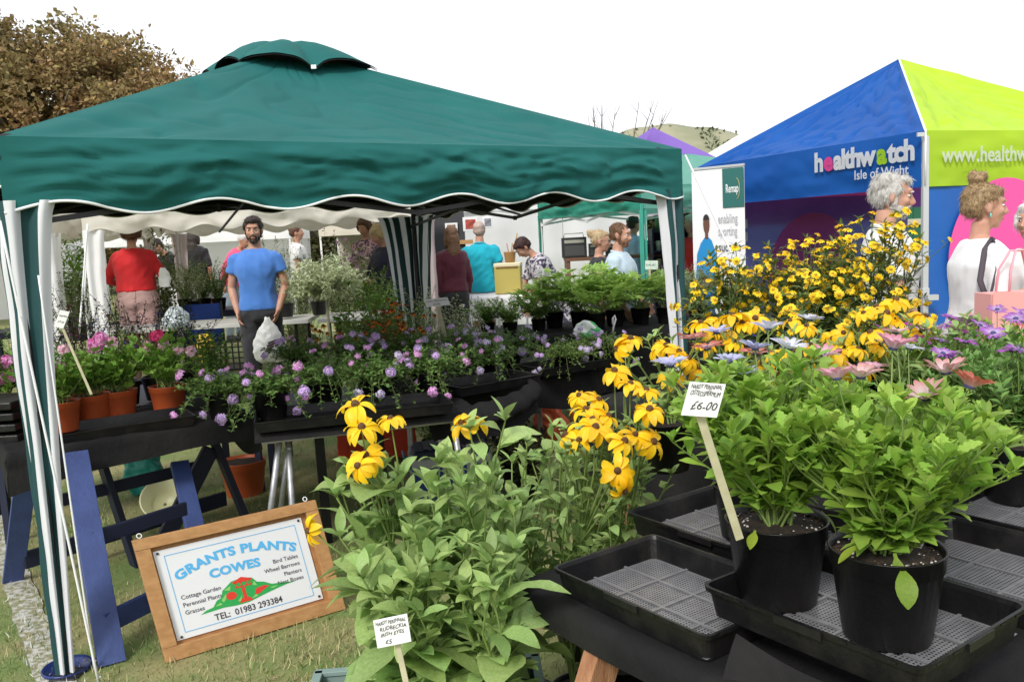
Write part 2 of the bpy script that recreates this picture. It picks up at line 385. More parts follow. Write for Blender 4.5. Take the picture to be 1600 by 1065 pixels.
def tree(label, loc, lobes, n, size, mt, trunk_r, seed, group=None, gap=0):
    t = thing('tree', label, 'tree', loc, 0, group)
    mb = MB(); top = max(l[2] for l in lobes)
    mb.tube([(0, 0, -.3), (.1, 0, top * .25), (0, .1, top * .55), (.05, 0, top * .95)], [trunk_r, trunk_r * .8, trunk_r * .55, trunk_r * .15], 10)
    rr = random.Random(seed)
    for l in lobes:
        for k in range(3):
            e = Vector((l[0] + rr.uniform(-.7, .7) * l[3], l[1] + rr.uniform(-.7, .7) * l[3], l[2] + rr.uniform(-.2, .9) * l[4]))
            s_ = Vector((0, 0, top * rr.uniform(.25, .6))); mb.tube([s_, s_.lerp(e, .5) + Vector((0, 0, .4)), e], [trunk_r * .4, trunk_r * .22, trunk_r * .05], 6)
    mb.build('trunk', mat('bark', (.09, .07, .05), .9, (.16, .13, .1), 6, bump=.8, bscale=20), t)
    blob_crown('crown', t, lobes, n, size, mt, gap, seed); return t
AUT = mat('autumn_leaves', (.31, .20, .085), .85, (.24, .20, .085), .55, 3, rand=.45, trans=.25)
GRN = mat('tree_leaves', (.075, .09, .03), .85, (.11, .1, .035), .4, 3, rand=.4, trans=.25)
tree('broad tree with rusty brown autumn crown behind the green gazebo', (-18.2, 34, 0),
     [(0, 0, 5.5, 4.8, 5.0), (-5.5, 0, 5.2, 4.6, 4.6), (4.2, 0, 4.6, 4.0, 3.9), (-1.5, -1, 8.7, 3.0, 2.5), (7.0, 0, 4.4, 3.4, 3.6), (2.2, 1, 7.6, 3.2, 2.9), (-9, 0, 6, 4, 4), (5.0, 0, 6.4, 2.6, 2.4), (-4.5, 0, 8.2, 3, 3)], 270000, .215, AUT, .5, 3)
tree('green leaved tree in the top left corner behind the brown tree', (-27, 40, 0),
     [(0, 0, 9.4, 3.8, 3.0), (-5, 0, 8, 4, 3.5), (-1, 0, 6, 5, 4)], 45000, .32, GRN, .5, 4)
def twigs():
    t = thing('bare_tree', 'thin bare twigs of a far tree showing above the gazebo roof edge', 'tree', (2.0, 30, 0))
    rr = random.Random(5); mb = MB(); mb.tube([(.6, 0, -.1), (.8, 0, 2), (1.6, 0, 3.4)], [.1, .08, .04], 6)
    for k in range(16):
        x = rr.uniform(.9, 3.9); b = Vector((1.6 + (x - 1.6) * .3, rr.uniform(-.3, .3), 3.2)); e = Vector((x, rr.uniform(-.5, .5), rr.uniform(4.6, 6.0)))
        mid = b.lerp(e, .5) + Vector((rr.uniform(-.3, .3), 0, 0)); mb.tube([b, mid, e], [.03, .02, .006], 5)
        for q in range(3): 
            p = mid.lerp(e, rr.uniform(.1, .8)); mb.tube([p, p + Vector((rr.uniform(-.3, .3), 0, rr.uniform(.2, .6)))], [.012, .004], 4)
    mb.build('trunk', mat('bark', (.09, .07, .05)), t)
twigs()

# ================================================================== TENTS
def nzs(x, y, z): return noise.noise((x, y, z))
class Tent:
    def __init__(s, name, label, cat, corners, ze, apex, zb, group=None):
        s.c = [Vector((x, y, 0)) for x, y in corners]; s.ze = ze; s.apex = Vector(apex); s.zb = zb
        s.cen = sum(s.c, Vector()) / 4; s.root = thing(name, label, cat, (s.cen.x, s.cen.y, gz(s.cen.x, s.cen.y)), 0, group)
        s.outs = []
        for k in range(4):
            a, b = s.c[k], s.c[(k + 1) % 4]; d = (b - a).normalized(); o = Vector((d.y, -d.x, 0))
            if o.dot((a + b) / 2 - s.cen) < 0: o = -o
            s.outs.append(o)
    def roof_pt(s, k, u, t, off=0, sag=.06, wr=.012, tmax=1.0, seed=0):
        a = s.c[k] + Vector((0, 0, s.ze)); b = s.c[(k + 1) % 4] + Vector((0, 0, s.ze)); t = t * tmax
        p = a.lerp(b, u).lerp(s.apex, t); lim = min(1, ed_ * 9) if (ed_ := min(u, 1 - u) * 2) < .12 else 1; lim *= min(1, t / .05)
        n = (b - a).cross(s.apex - a).normalized(); n = n if n.z > 0 else -n
        # folds radiating from the corners, soft sag between the bars
        ed = min(u, 1 - u) * 2; w = math.sin(PI * u) * math.sin(PI * min(1, t * 1.1 + .05))
        f = -sag * w
        rad = math.exp(-ed * 3.0) * (1 - t) ** .7
        f += wr * rad * (1.6 * math.sin((u if u < .5 else 1 - u) * 60 / (t + .25) * .35 + seed) + 1.4 * nzs(u * 14, t * 14, seed))
        f += wr * .6 * nzs(u * 5 + t * 3, t * 7 - u * 2, seed + 5) + wr * .5 * nzs(u * 18 + t * 6, t * 5, seed + 9) * (1 - t)
        cr_ = 1 - abs(nzs(u * 7 - t * 2, t * 6 + u * 5, seed + 20)); f -= wr * 1.6 * max(0, cr_ - .86) / .14 * (.35 + .65 * (1 - t))
        return p + n * (f * lim + (off * lim if ed_ < .12 else off))
    def val_pt(s, k, u, v, off=0, wr=.02, bulge=.02, scal=.0, nsc=7, seed=0, flare=.02):
        a, b = s.c[k], s.c[(k + 1) % 4]; o = s.outs[k]; h = s.ze - s.zb
        z = s.ze - v * (h - scal * (.5 - .5 * math.cos(2 * PI * nsc * u + seed)))
        p = a.lerp(b, u)
        f = bulge * math.sin(PI * min(1, v * 1.1)) * (.6 + .4 * math.sin(PI * u)) + flare * v
        f += wr * (1.5 * nzs(u * 5 - v * .6, v * 3.0 + u * 2.6, seed) + .8 * nzs(u * 11 + v * 2, v * 6 - u * 9, seed + 3) + .5 * nzs(u * 26, v * 8 + u * 20, seed + 6)) * min(1, v * 5)
        cq = 1 - abs(nzs(u * 4.5 - v * 1.6, v * 2.2 + u * 3.5, seed + 31)); f -= wr * 1.1 * max(0, cq - .84) / .16 * min(1, v * 4); cq = 1 - abs(nzs(u * 8 + v * 2.4, v * 3 - u * 7, seed + 41)); f += wr * .9 * max(0, cq - .86) / .14 * min(1, v * 4)
        ec = min(1, min(u, 1 - u) * 14)
        return Vector((p.x, p.y, z)) + o * (f * ec + off)
    def roof(s, k, m_, lining=None, nu=60, nv=36, tmax=1.0, **kw):
        mb = MB(); mb.grid(lambda u, v: s.roof_pt(k, u, v, tmax=tmax, seed=k * 7, **kw), nu, nv); o = mb.build('roof_panel', m_, s.root, True)
        if lining: mb = MB(); mb.grid(lambda u, v: s.roof_pt(k, u, v, off=-.012, tmax=tmax, seed=k * 7, **kw), nu // 2, nv // 2); mb.build('lining', lining, o)
        return o
    def valance(s, k, m_, lining=None, trim=None, nu=120, nv=12, **kw):
        mb = MB(); mb.grid(lambda u, v: s.val_pt(k, u, v, seed=k * 5 + 1, **kw), nu, nv); o = mb.build('valance', m_, s.root, True)
        if lining: mb = MB(); mb.grid(lambda u, v: s.val_pt(k, u, v * .992, off=-.014, seed=k * 5 + 1, **kw), nu, nv); mb.build('lining', lining, o)
        if trim:
            mb = MB(); pts = [s.val_pt(k, i / nu, 1, off=.001, seed=k * 5 + 1, **kw) for i in range(nu + 1)]
            mb.tube(pts, .0055, 6, flat=1); mb.build('trim', trim, o)
        return o
    def post(s, k, m_, w=.028, inset=.04, z1=None, z0=None):
        d = (s.cen - s.c[k]).normalized(); p = s.c[k] + d * inset; g = gz(p.x, p.y); mb = MB()
        mb.beam((p.x, p.y, g if z0 is None else z0), (p.x, p.y, (z1 or s.ze - .04)), w, w, (1, 0, 0)); mb.box((p.x, p.y, g + .01), (.1, .1, .012))
        mb.box((p.x, p.y, 1.0), (w * 1.25, w * 1.25, .07)); return mb.build('post', m_, s.root, True, bevel=.003)
    def frame(s, m_, zt, zb, w=.016, hub=None):
        for k in range(4):
            a, b = s.c[k], s.c[(k + 1) % 4]; ins = (s.cen - (a + b) / 2).normalized() * .05
            zb_ = zb if k < 2 or not hub else zt - .03; P = lambda u, z, zb_=zb_: Vector((*(a.lerp(b, u) + ins).xy, max(z, zb_)))
            for (u0, z0, u1, z1) in ((.01, zt, .5, zb), (.01, zb, .5, zt), (.5, zt, .99, zb), (.5, zb, .99, zt)):
                mb = MB(); mb.beam(P(u0, z0), P(u1, z1), w, w * 1.6); mb.box((P(u1, z1)), (w * 2, w * 2, w * 2.4)); mb.build('truss_bar', m_, s.root, True)
        if hub:
            H = Vector((s.cen.x, s.cen.y, hub))
            for k in range(4):
                a, b = s.c[k], s.c[(k + 1) % 4]
                mb = MB(); mb.beam(Vector((*a.xy, zt + .02)), H + Vector((0, 0, .12)), w, w); mb.build('roof_bar', m_, s.root, True)
                mm = (a + b) / 2; mb = MB(); mb.beam(Vector((*mm.xy, zb + .02)), H - Vector((0, 0, .15)), w, w); mb.build('roof_bar', m_, s.root, True)
            mb = MB(); mb.tube([H - Vector((0, 0, .35)), H + Vector((0, 0, .2))], .022, 8); mb.build('hub', m_, s.root, True)
    def curtain(s, k, m_, ztop, zbot, w0, w1, stripe=None, tie=None, folds=3, wmid=None, amp=.02, seed=0, shift=(0, 0), shift_s=0):
        """gathered corner curtain: an L of cloth folded round post k, narrowing to the foot"""
        c = s.c[k]; dA = (s.c[(k + 1) % 4] - c).normalized(); dB = (s.c[(k - 1) % 4] - c).normalized(); g = gz(c.x, c.y)
        oA = s.outs[k]; oB = s.outs[(k - 1) % 4]
        def fn(u, v):
            w = w0 + (w1 - w0) * v ** .55; q = (u - .5) * 2; side = dA if q > 0 else dB; o = oA if q > 0 else oB
            a = abs(q)
            p = c + side * (a * w) + Vector((shift[0], shift[1], 0)) * v
            f = amp * (1 - .45 * v) * math.sin(a * PI * folds + seed + .8 * math.sin(v * 5 + seed)) * min(1, a * 5) + .008 * nzs(u * 6, v * 9, seed)
            p = p + o * f - (dA + dB) * .0
            return (p.x, p.y, ztop + (zbot + g - ztop) * v)
        mb = MB(); nu = 48; mb.grid(fn, nu, 40, mif=(lambda i, j: (1 if ((int((i + .5) / nu * stripe) + shift_s) % 2) else 0)) if stripe else None)
        return mb.build('corner_curtain', m_, s.root, True)

GREEN = mat('green_canopy', (.0115, .108, .102), .75, (.015, .124, .117), 2.5, 4, bump=.25, bscale=500, spec=.18)
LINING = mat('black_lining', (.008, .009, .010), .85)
STRG = mat('striped_cloth_green', (.006, .052, .055), .75, bump=.2, bscale=300)
STRW = mat('striped_cloth_white', (.74, .75, .78), .75, (.68, .69, .73), 4, bump=.2, bscale=300, trans=.12)
TRIM = mat('white_piping', (.82, .83, .84), .6)
# --- the green gazebo
gaz = Tent('green_gazebo', 'dark green pop-up gazebo with green and white striped corner curtains over plant tables', 'gazebo',
           [(-1.77, 3.1), (1.02, 5.0), (-.80, 7.65), (-3.6, 5.75)], 2.025, (-1.27, 5.38, 2.775), 1.745)
for k in range(4):
    gaz.roof(k, GREEN, LINING, nu=110, nv=60, tmax=.84, sag=.075 if k == 0 else .05, wr=.010)
    gaz.zb = (1.745, 1.76, 1.87, 1.80)[k]
    gaz.valance(k, GREEN, LINING, TRIM, nu=150, nv=20, scal=.05, wr=.016, bulge=.03, nsc=6, flare=.015)
    gaz.post(k, STEEL, .026)
gaz.zb = 1.745
gaz.frame(STEEL, 1.93, 1.715, .013, hub=2.35)
for k, (w0, w1, st, sd_, zb_) in enumerate([(.17, .05, 6, .4, .03), (.21, .08, 8, 1.1, .05), (.36, .17, 14, 2.0, .1), (.2, .1, 8, 0, .1)]):
    gaz.curtain(k, [STRG, STRW], 1.80, zb_, w0, w1, st, seed=sd_, folds=3, amp=.022, shift_s=1 if k == 1 else 0)
def gaz_cap():
    # raised vent cap: its corners lie on the ridges, the edges arch up between the corners and the pinned middles
    t0 = .755; C = gaz.cen; ap = Vector((*gaz.apex.xy, 2.80)); cs = []
    for k in range(4): cs.append((gaz.c[k] + Vector((0, 0, gaz.ze))).lerp(gaz.apex, t0) + Vector((0, 0, .012)))
    def fn(k):
        a, b = cs[k], cs[(k + 1) % 4]
        def f(u, v):
            e = a.lerp(b, u); arch = .05 * abs(math.sin(2 * PI * u)) ** .8 - .02 * math.exp(-((u - .5) / .06) ** 2)
            e = e + Vector((0, 0, arch)) + gaz.outs[k] * (.03 * math.sin(PI * u))
            p = e.lerp(ap, v); bel = .035 * math.sin(PI * v) * (1 + .5 * math.sin(PI * u))
            return p + Vector((0, 0, bel + .004 * nzs(u * 9, v * 7, k)))
        return f
    cap = None
    for k in range(4):
        mb = MB(); mb.grid(fn(k), 40, 16); o = mb.build('vent_cap', GREEN, gaz.root, True)
        mb = MB(); mb.grid(lambda u, v: fn(k)(u, v) - Vector((0, 0, .01)), 30, 10); mb.build('lining', LINING, o)
    p = fn(0)(.5, 0); mb = MB(); mb.box(p + Vector((.0, -.012, .004)), (.028, .008, .022)); mb.build('fastener_tab', TRIM, gaz.root, True)
gaz_cap()
def rope(name, label, a, b, r=.004, sag=.0, m_=TRIM, group=None, knot=None):
    a, b = Vector(a), Vector(b); t = thing(name, label, 'rope', b, 0, group); mb = MB()
    pts = [a.lerp(b, i / 14) - Vector((0, 0, sag * math.sin(PI * i / 14))) for i in range(15)]; mb.tube(pts, r, 6); o = mb.build('cord', m_, t, True)
    mb = MB(); mb.tube([b + Vector((0, 0, -.06)), b + Vector((0, 0, .04)), b + Vector((.012, 0, .05))], .004, 6); mb.build('peg', GALV, t, True)
    if knot is not None:
        p = a.lerp(b, knot); d = (b - a).normalized(); mb = MB(); mb.beam(p - d * .035, p + d * .035, .012, .008); mb.build('slider', TRIM, t, True)
rope('guy_rope', 'white guy rope from the left gazebo corner to the grass, with slider', at(0, 345, Y=2.95), at(156, 1075, z=0), .0045, knot=.17)
rope('guy_rope', 'thin white guy rope running down behind the left gazebo curtain', at(60, 430, Y=3.1), at(148, 1050, z=0), .0035)
rope('guy_rope', 'white guy rope from the right gazebo corner running down through the yellow flowers', (1.04, 5.0, 1.99), (1.78, 4.45, 0), .005)

CREAM = mat('cream_canvas', (.68, .65, .58), .8, (.62, .59, .52), 3, bump=.2, bscale=200, trans=.2)
PWHITE = mat('white_canvas', (.82, .82, .83), .7, (.77, .77, .79), 1.5, 3, trans=.25)
PINKISH = mat('pale_mauve_cloth', (.5, .42, .42), .8, trans=.2)
# --- cream gazebo behind
c0 = at(118, 345, Y=8.2); 
crm = Tent('cream_gazebo', 'cream canvas gazebo with white corner curtains standing behind the green one', 'gazebo',
           [(-4.02, 8.3), (-.75, 8.9), (-1.1, 12.2), (-4.4, 11.6)], 2.12, (-2.6, 10.2, 2.75), 1.80)
for k in range(4):
    crm.roof(k, CREAM, nu=30, nv=14); crm.valance(k, CREAM, nu=120, nv=8, scal=.06, wr=.02, nsc=7, bulge=.02); crm.post(k, mat('white_post', (.75, .75, .75), .4))
crm.curtain(0, PWHITE, 1.85, .2, .20, .12, folds=3); crm.curtain(1, PINKISH, 1.85, .2, .14, .1, folds=3); crm.curtain(3, PINKISH, 1.85, .2, .16, .1); crm.curtain(2, PINKISH, 1.85, .2, .14, .1)
crm2 = Tent('cream_gazebo', 'second cream canvas gazebo at the far left, left of the woman in red', 'gazebo',
           [(-8.0, 7.9), (-4.42, 8.5), (-4.8, 11.9), (-8.3, 11.4)], 2.12, (-6.4, 10, 2.75), 1.80)
for k in range(4): crm2.roof(k, CREAM, nu=30, nv=14); crm2.valance(k, CREAM, nu=100, nv=8, scal=.05, wr=.02, nsc=7); crm2.post(k, MATS['white_post'])
crm2.curtain(1, PWHITE, 1.85, .2, .20, .12, folds=3); crm2.curtain(2, PINKISH, 1.85, .2, .16, .1)
rope('guy_rope', 'white guy rope and pole between the cream gazebo curtains', at(137, 350, Y=8.0), at(124, 520, Y=7.9), .009)

# --- healthwatch tent (blue and lime)
BLUE = mat('blue_canopy', (.005, .078, .34), .6, (.007, .092, .38), 1.5, 3, spec=.2, trans=.12)
LIME = mat('lime_canopy', (.44, .66, .025), .6, (.40, .61, .028), 1.5, 3, spec=.35, trans=.12)
NAVYP = mat('navy_purple_wall', (.20, .17, .58), .7, (.24, .20, .64), 2, trans=.6)
MAG = mat('magenta_cloth', (.82, .08, .36), .65, trans=.6)
hw = Tent('blue_and_lime_tent', 'blue and lime green peaked display tent with printed valances on the right', 'tent',
          [(3.13, 6.5), (5.78, 7.6), (4.68, 10.25), (2.03, 9.15)], 2.20, (3.80, 8.42, 3.06), 1.79)
kw = dict(nu=70, nv=40, sag=.07, wr=.020)
hw.roof(0, LIME, **kw); hw.roof(1, BLUE, **kw); hw.roof(2, LIME, **kw); hw.roof(3, BLUE, **kw)
for k, m_ in ((0, LIME), (1, mat('purple_valance', (.25, .08, .38), .65, trans=.35)), (2, MAG), (3, BLUE)): hw.zb = (1.79, 1.68, 1.58, 1.79)[k]; hw.valance(k, m_, nu=60, nv=10, wr=.009, bulge=.010, flare=.0)
hw.zb = 1.79
POLE = mat('silver_pole', (.6, .61, .63), .35, metal=.4)
for k in range(4):
    o = hw.post(k, POLE, .042, inset=.02)
# white piping on the near hip and corner
mb = MB(); mb.tube([hw.c[0] + Vector((-.004, -.012, 1.80)), hw.c[0] + Vector((-.004, -.012, 2.205))], .006, 6)
mb.tube([hw.roof_pt(0, 0, i / 20, off=.006, sag=.07, wr=.020, seed=0) for i in range(21)], .009, 6); mb.build('piping', TRIM, hw.root, True)
mb = MB(); mb.box(hw.c[0] + Vector((.02, -.07, .97)), (.08, .05, .04)); mb.box(hw.c[0] + Vector((-.05, -.03, 2.17)), (.05, .02, .03)); mb.build('clamp', POLE, hw.root, True)
def wall(tent, k, m_, u0=0, u1=1, inset=.05, z0=.05, z1=None, wr=.012, name='side_wall', seed=0):
    a, b = tent.c[k], tent.c[(k + 1) % 4]; o = -tent.outs[k]; z1 = z1 or tent.zb + .05; mb = MB()
    def fn(u, v):
        p = a.lerp(b, u0 + (u1 - u0) * u) + o * (inset + wr * nzs(u * 9, v * 2 + u * 2, seed) + wr * .7 * nzs(u * 3 + v * 3, v * 5, seed + 2))
        return (p.x, p.y, z0 + (z1 - z0) * v)
    mb.grid(fn, 50, 14); return mb.build(name, m_, tent.root, True)
BLUEW = mat('blue_wall', (.008, .10, .42), .6, (.01, .12, .47), 2)
wn = wall(hw, 0, BLUEW, .012, 1, inset=.02)
wi = wall(hw, 2, NAVYP, inset=.06, wr=.008)
wall(hw, 1, mat('dark_navy', (.04, .04, .17), .7), .0, .72)
def disc(tent, k, s_, z, r, m_, off, par, out=1, a0=0, a1=2 * PI, name='printed_circle', zmin=None):
    a, b = tent.c[k], tent.c[(k + 1) % 4]; d = (b - a).normalized(); o = tent.outs[k] * out; mb = MB(); n = 48
    c = a + d * s_ + o * off + Vector((0, 0, z)); vv = [c]
    for i in range(n + 1):
        t = a0 + (a1 - a0) * i / n; q = c + d * (r * math.cos(t)) + Vector((0, 0, r * math.sin(t))); vv.append(q)
    mb.add(vv, [(0, i, i + 1) for i in range(1, n + 1)]); return mb.build(name, m_, par)
PINK = mat('hot_pink', (.85, .09, .38), .6)
disc(hw, 0, .86, 1.22, .62, PINK, .004, wn)
disc(hw, 2, 1.42, 1.05, .62, mat('dull_pink', (.85, .16, .45), .7, trans=.5), -.085, wi)
# logo
SLAB = TRIM
def tent_text(body, size, k, s0, z, m_, par, tent=hw, bold=0, off=.018, rev=False, space=1.0):
    a, b = tent.c[k], tent.c[(k + 1) % 4]
    me = text_mesh(body, size, bold=bold, space=space); d = (b - a).normalized()
    if k == 3: O, U = b, -d            # KL side is read from its far corner towards the near one
    else: O, U = a, d
    o = tent.outs[k]; w = mwidth(me)
    for v in me.vertices:
        X = v.co.x
        if k == 3: s_ = (b - a).length - s0 - w + X; p = a + d * (a - a).length; p = a + d * s_
        else: p = a + d * (s0 + X)
        v.co = Vector((p.x, p.y, z + v.co.y)) + o * (off if not rev else -off)
    me.update(); link_mesh('lettering', me, m_, par, True); return w
val_k = [c for c in hw.root.children if c.name.startswith('valance')]
# pieces of the name, each letter group placed after the one before; s measured from the near corner back to the left
def logo():
    a, b = hw.c[3], hw.c[0]; d = (b - a).normalized(); Ln = (b - a).length; o = hw.outs[3]; size = .215; s_ = Ln - 1.12; z = 2.0
    parts = [('h', TRIM), ('e', PINK), ('althw', TRIM), ('a', mat('logo_lime', (.45, .72, .02), .5)), ('tch', TRIM)]
    for body, m_ in parts:
        me = text_mesh(body, size, bold=.010, space=.93); w = mwidth(me) + .004
        for v in me.vertices:
            p = a + d * (s_ + v.co.x); v.co = Vector((p.x, p.y, z + v.co.y)) + o * .036
        me.update(); link_mesh('lettering', me, m_, hw.root, True); s_ += w + .004
    me = text_mesh('Isle of Wight', .105, bold=.0015)
    w = mwidth(me)
    for v in me.vertices:
        p = a + d * (Ln - .12 - w + v.co.x); v.co = Vector((p.x, p.y, 1.895 + v.co.y)) + o * .036
    me.update(); link_mesh('lettering', me, TRIM, hw.root, True)
    # web address on the lime side
    a, b = hw.c[0], hw.c[1]; d = (b - a).normalized(); o = hw.outs[0]; me = text_mesh('www.healthwatchisleofwight.co.uk', .165, bold=.003)
    for v in me.vertices:
        p = a + d * (.13 + v.co.x); v.co = Vector((p.x, p.y, 1.965 + v.co.y)) + o * .036
    me.update(); link_mesh('lettering', me, TRIM, hw.root, True)
    # small lines at the far end of the blue valance and the mirrored print seen inside
    a, b = hw.c[3], hw.c[0]; d = (b - a).normalized(); o = hw.outs[3]
    for z, t_ in ((2.05, '@HealthwatchIW'), (1.95, '/HealthwatchIW')):
        me = text_mesh(t_, .06, bold=.001)
        for v in me.vertices: p = a + d * (.02 + v.co.x); v.co = Vector((p.x, p.y, z + v.co.y)) + o * .026
        me.update(); link_mesh('lettering', me, TRIM, hw.root, True)
    LAV = mat('lavender_print', (.45, .35, .75), .6)
    a, b = hw.c[1], hw.c[2]; d = (b - a).normalized(); o = hw.outs[1]; me = text_mesh('Isle of Wight', .12, bold=.002)
    for v in me.vertices: p = b - d * (.35 + .6 - v.co.x); v.co = Vector((p.x, p.y, 1.86 + v.co.y)) - o * .03
    me.update(); link_mesh('lettering', me, LAV, hw.root, True)
    # little white print on the dark inner wall: square badge and mirrored words, left end
    a, b = hw.c[3], hw.c[2]; d = (b - a).normalized(); o = -hw.outs[2]
    for z, t_ in ((1.56, '@Health'), (1.42, 'Healthw')):
        me = text_mesh(t_, .085, bold=.001)
        for v in me.vertices: p = a + d * (.40 - v.co.x); v.co = Vector((p.x, p.y, z + v.co.y)) + o * .09
        me.update(); link_mesh('lettering', me, LAV, hw.root, True)
        mb = MB(); q = a + d * .5 + o * .088; mb.beam(q + Vector((0, 0, z - .02)), q + Vector((0, 0, z + .08)), .1, .004, tuple(d.cross(Vector((0, 0, 1))))); mb.build('printed_badge', mat('badge_white', (.7, .68, .8), .6), hw.root, True)
logo()

# --- light green tent behind, legs in view
LGREEN = mat('pale_green_canopy', (.15, .43, .35), .6, (.18, .47, .39), 2, trans=.35)
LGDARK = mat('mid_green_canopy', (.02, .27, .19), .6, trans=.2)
lg = Tent('pale_green_gazebo', 'pale green gazebo behind the couple, one leg wrapped in green cloth', 'gazebo',
          [(1.42, 9.1), (4.4, 10.3), (3.4, 13.2), (.45, 12.1)], 2.04, (2.3, 11.0, 2.5), 1.80)
for k in range(4):
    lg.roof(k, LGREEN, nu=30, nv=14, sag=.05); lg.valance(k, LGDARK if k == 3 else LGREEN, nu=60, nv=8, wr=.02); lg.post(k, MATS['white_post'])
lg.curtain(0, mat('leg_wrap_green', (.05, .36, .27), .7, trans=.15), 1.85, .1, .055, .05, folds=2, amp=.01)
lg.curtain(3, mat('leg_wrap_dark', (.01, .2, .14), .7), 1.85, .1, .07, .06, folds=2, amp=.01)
lg.frame(MATS['white_post'], 1.92, 1.72, .016)
def marquee(name, label, corners, ze, apex, m_, walls=(), group=None, zb=None, legs=True, cat='tent'):
    t = Tent(name, label, cat, corners, ze, apex, zb or ze - .25, group)
    for k in range(4): t.roof(k, m_, nu=24, nv=16, sag=.25); t.valance(k, m_, nu=30, nv=4, wr=.01, bulge=0); t.post(k, MATS['white_post'], .04) if legs else None
    for k in walls: wall(t, k, m_, inset=.05, wr=.05, seed=k)
    return t
PURP = mat('purple_canvas', (.23, .13, .5), .7, trans=.2)
marquee('purple_tent', 'lilac purple peaked tent just above the gazebo corner', [(2.3, 17), (5.1, 18), (4.1, 20.8), (1.3, 19.8)], 2.6, (3.25, 18.9, 3.75), PURP)
marquee('white_tent', 'white peaked marquee between the hill and the blue tent', [(4.2, 19.5), (8.8, 19.5), (8.8, 24), (4.2, 24)], 2.8, (6.9, 21.8, 4.35), PWHITE)
wm = marquee('white_marquee', 'white marquee with a sheer back wall behind the radio stall', [(-1.1, 13.6), (3.2, 14.6), (2.4, 18.0), (-1.9, 17)], 2.25, (.6, 15.8, 3.3), PWHITE, walls=())
# back and side wall sheets
wall(wm, 0, PWHITE, 0.0, .80, wr=.08, z1=2.3, inset=.03, seed=4); wall(wm, 3, PWHITE, inset=.05, wr=.05)

for i, (x0, y0, w_, d_, m_, lab) in enumerate([(-13.5, 17.5, 4, 4, PWHITE, 'white peaked marquee far behind the cream gazebos at the left'), (-8.6, 18.2, 4, 4, PWHITE, 'white peaked marquee far behind the bearded man'), (-4.0, 18.6, 4, 4, mat('sand_canvas', (.55, .50, .42), .8), 'sand coloured marquee far behind the feathery shrub')]):
    marquee('market_tent', lab, [(x0, y0), (x0 + w_, y0 + .4), (x0 + w_ - .4, y0 + d_), (x0 - .4, y0 + d_)], 2.05, (x0 + w_ / 2, y0 + d_ / 2, 3.2), m_, walls=(2, 1))
def hedge():
    t = thing('hedge', 'long dark hedge bounding the field behind all the stalls', 'hedge', (-6, 46, 0)); N = 26000
    x = rng.uniform(-34, 40, N); z = rng.random(N) ** .8 * (3.0 + .7 * np.sin(x * .5) + .5 * np.sin(x * 1.7)); y = rng.uniform(-1.2, 1.2, N)
    V, T, _ = scatter(LEAF['card'][0], frames(rng.uniform(0, 6.28, N), rng.uniform(-.5, 1.3, N), rng.uniform(-1, 1, N)), np.stack([x, y, z], -1), rng.uniform(.3, .6, N)); link_mesh('foliage', np_mesh('foliage', V, T), GRN, t, kind='stuff')
    mb = MB(); mb.box((3, 0, 1.3), (74, .8, 2.6)); mb.build('inner_twigs', mat('hedge_core', (.02, .02, .01), .9), t)
hedge()
# ================================================================== PEOPLE
def remesh(mb, voxel, smooth=3, disp=None, name='body'):
    me = mb.mesh('tmp'); bb = bmesh.new(); bb.from_mesh(me); bmesh.ops.recalc_face_normals(bb, faces=bb.faces); bb.to_mesh(me); bb.free(); o = bpy.data.objects.new('tmp', me); COL.objects.link(o)
    r = o.modifiers.new('r', 'REMESH'); r.mode = 'VOXEL'; r.voxel_size = voxel; r.use_smooth_shade = True
    s_ = o.modifiers.new('s', 'SMOOTH'); s_.factor = .5; s_.iterations = smooth
    dg = bpy.context.evaluated_depsgraph_get(); dg.update(); out = bpy.data.meshes.new_from_object(o.evaluated_get(dg)); out.name = name
    bpy.data.objects.remove(o); bpy.data.meshes.remove(me); out.materials.clear()
    if disp:
        n = len(out.vertices); P = np.empty(n * 3, np.float32); out.vertices.foreach_get('co', P); P = P.reshape(-1, 3)
        N = np.empty(n * 3, np.float32); out.vertices.foreach_get('normal', N); N = N.reshape(-1, 3)
        D = np.array([disp(p) for p in P]); out.vertices.foreach_set('co', (P + N * D[:, None]).astype(np.float32).ravel()); out.update()
    return out
def folds(amp, seed, sx=9, sz=5):
    def f(p):
        w = Vector((p[0] * sx + .6 * p[2] * sx, p[1] * sx, p[2] * sz - p[0] * 3 + seed))
        a = 1 - abs(noise.noise(w)) * 2.2
        return amp * (a * .8 - .15 + .5 * noise.noise(w * 2.3))
    return f
SKIN = mat('skin', (.52, .29, .20), .5, (.46, .23, .16), 20, sub=.12, spec=.4)
SKIN2 = mat('ruddy_skin', (.50, .25, .175), .5, (.56, .32, .23), 18, sub=.12, spec=.4)
EYEW = mat('eye_white', (.7, .7, .68), .2); IRIS = mat('iris', (.03, .02, .015), .15)
def hairmat(n, c, c2): return mat(n, c, .55, c2, 60, 3, bump=.8, bscale=180, rand=.25)
LIP = mat('lips', (.42, .16, .13), .5)
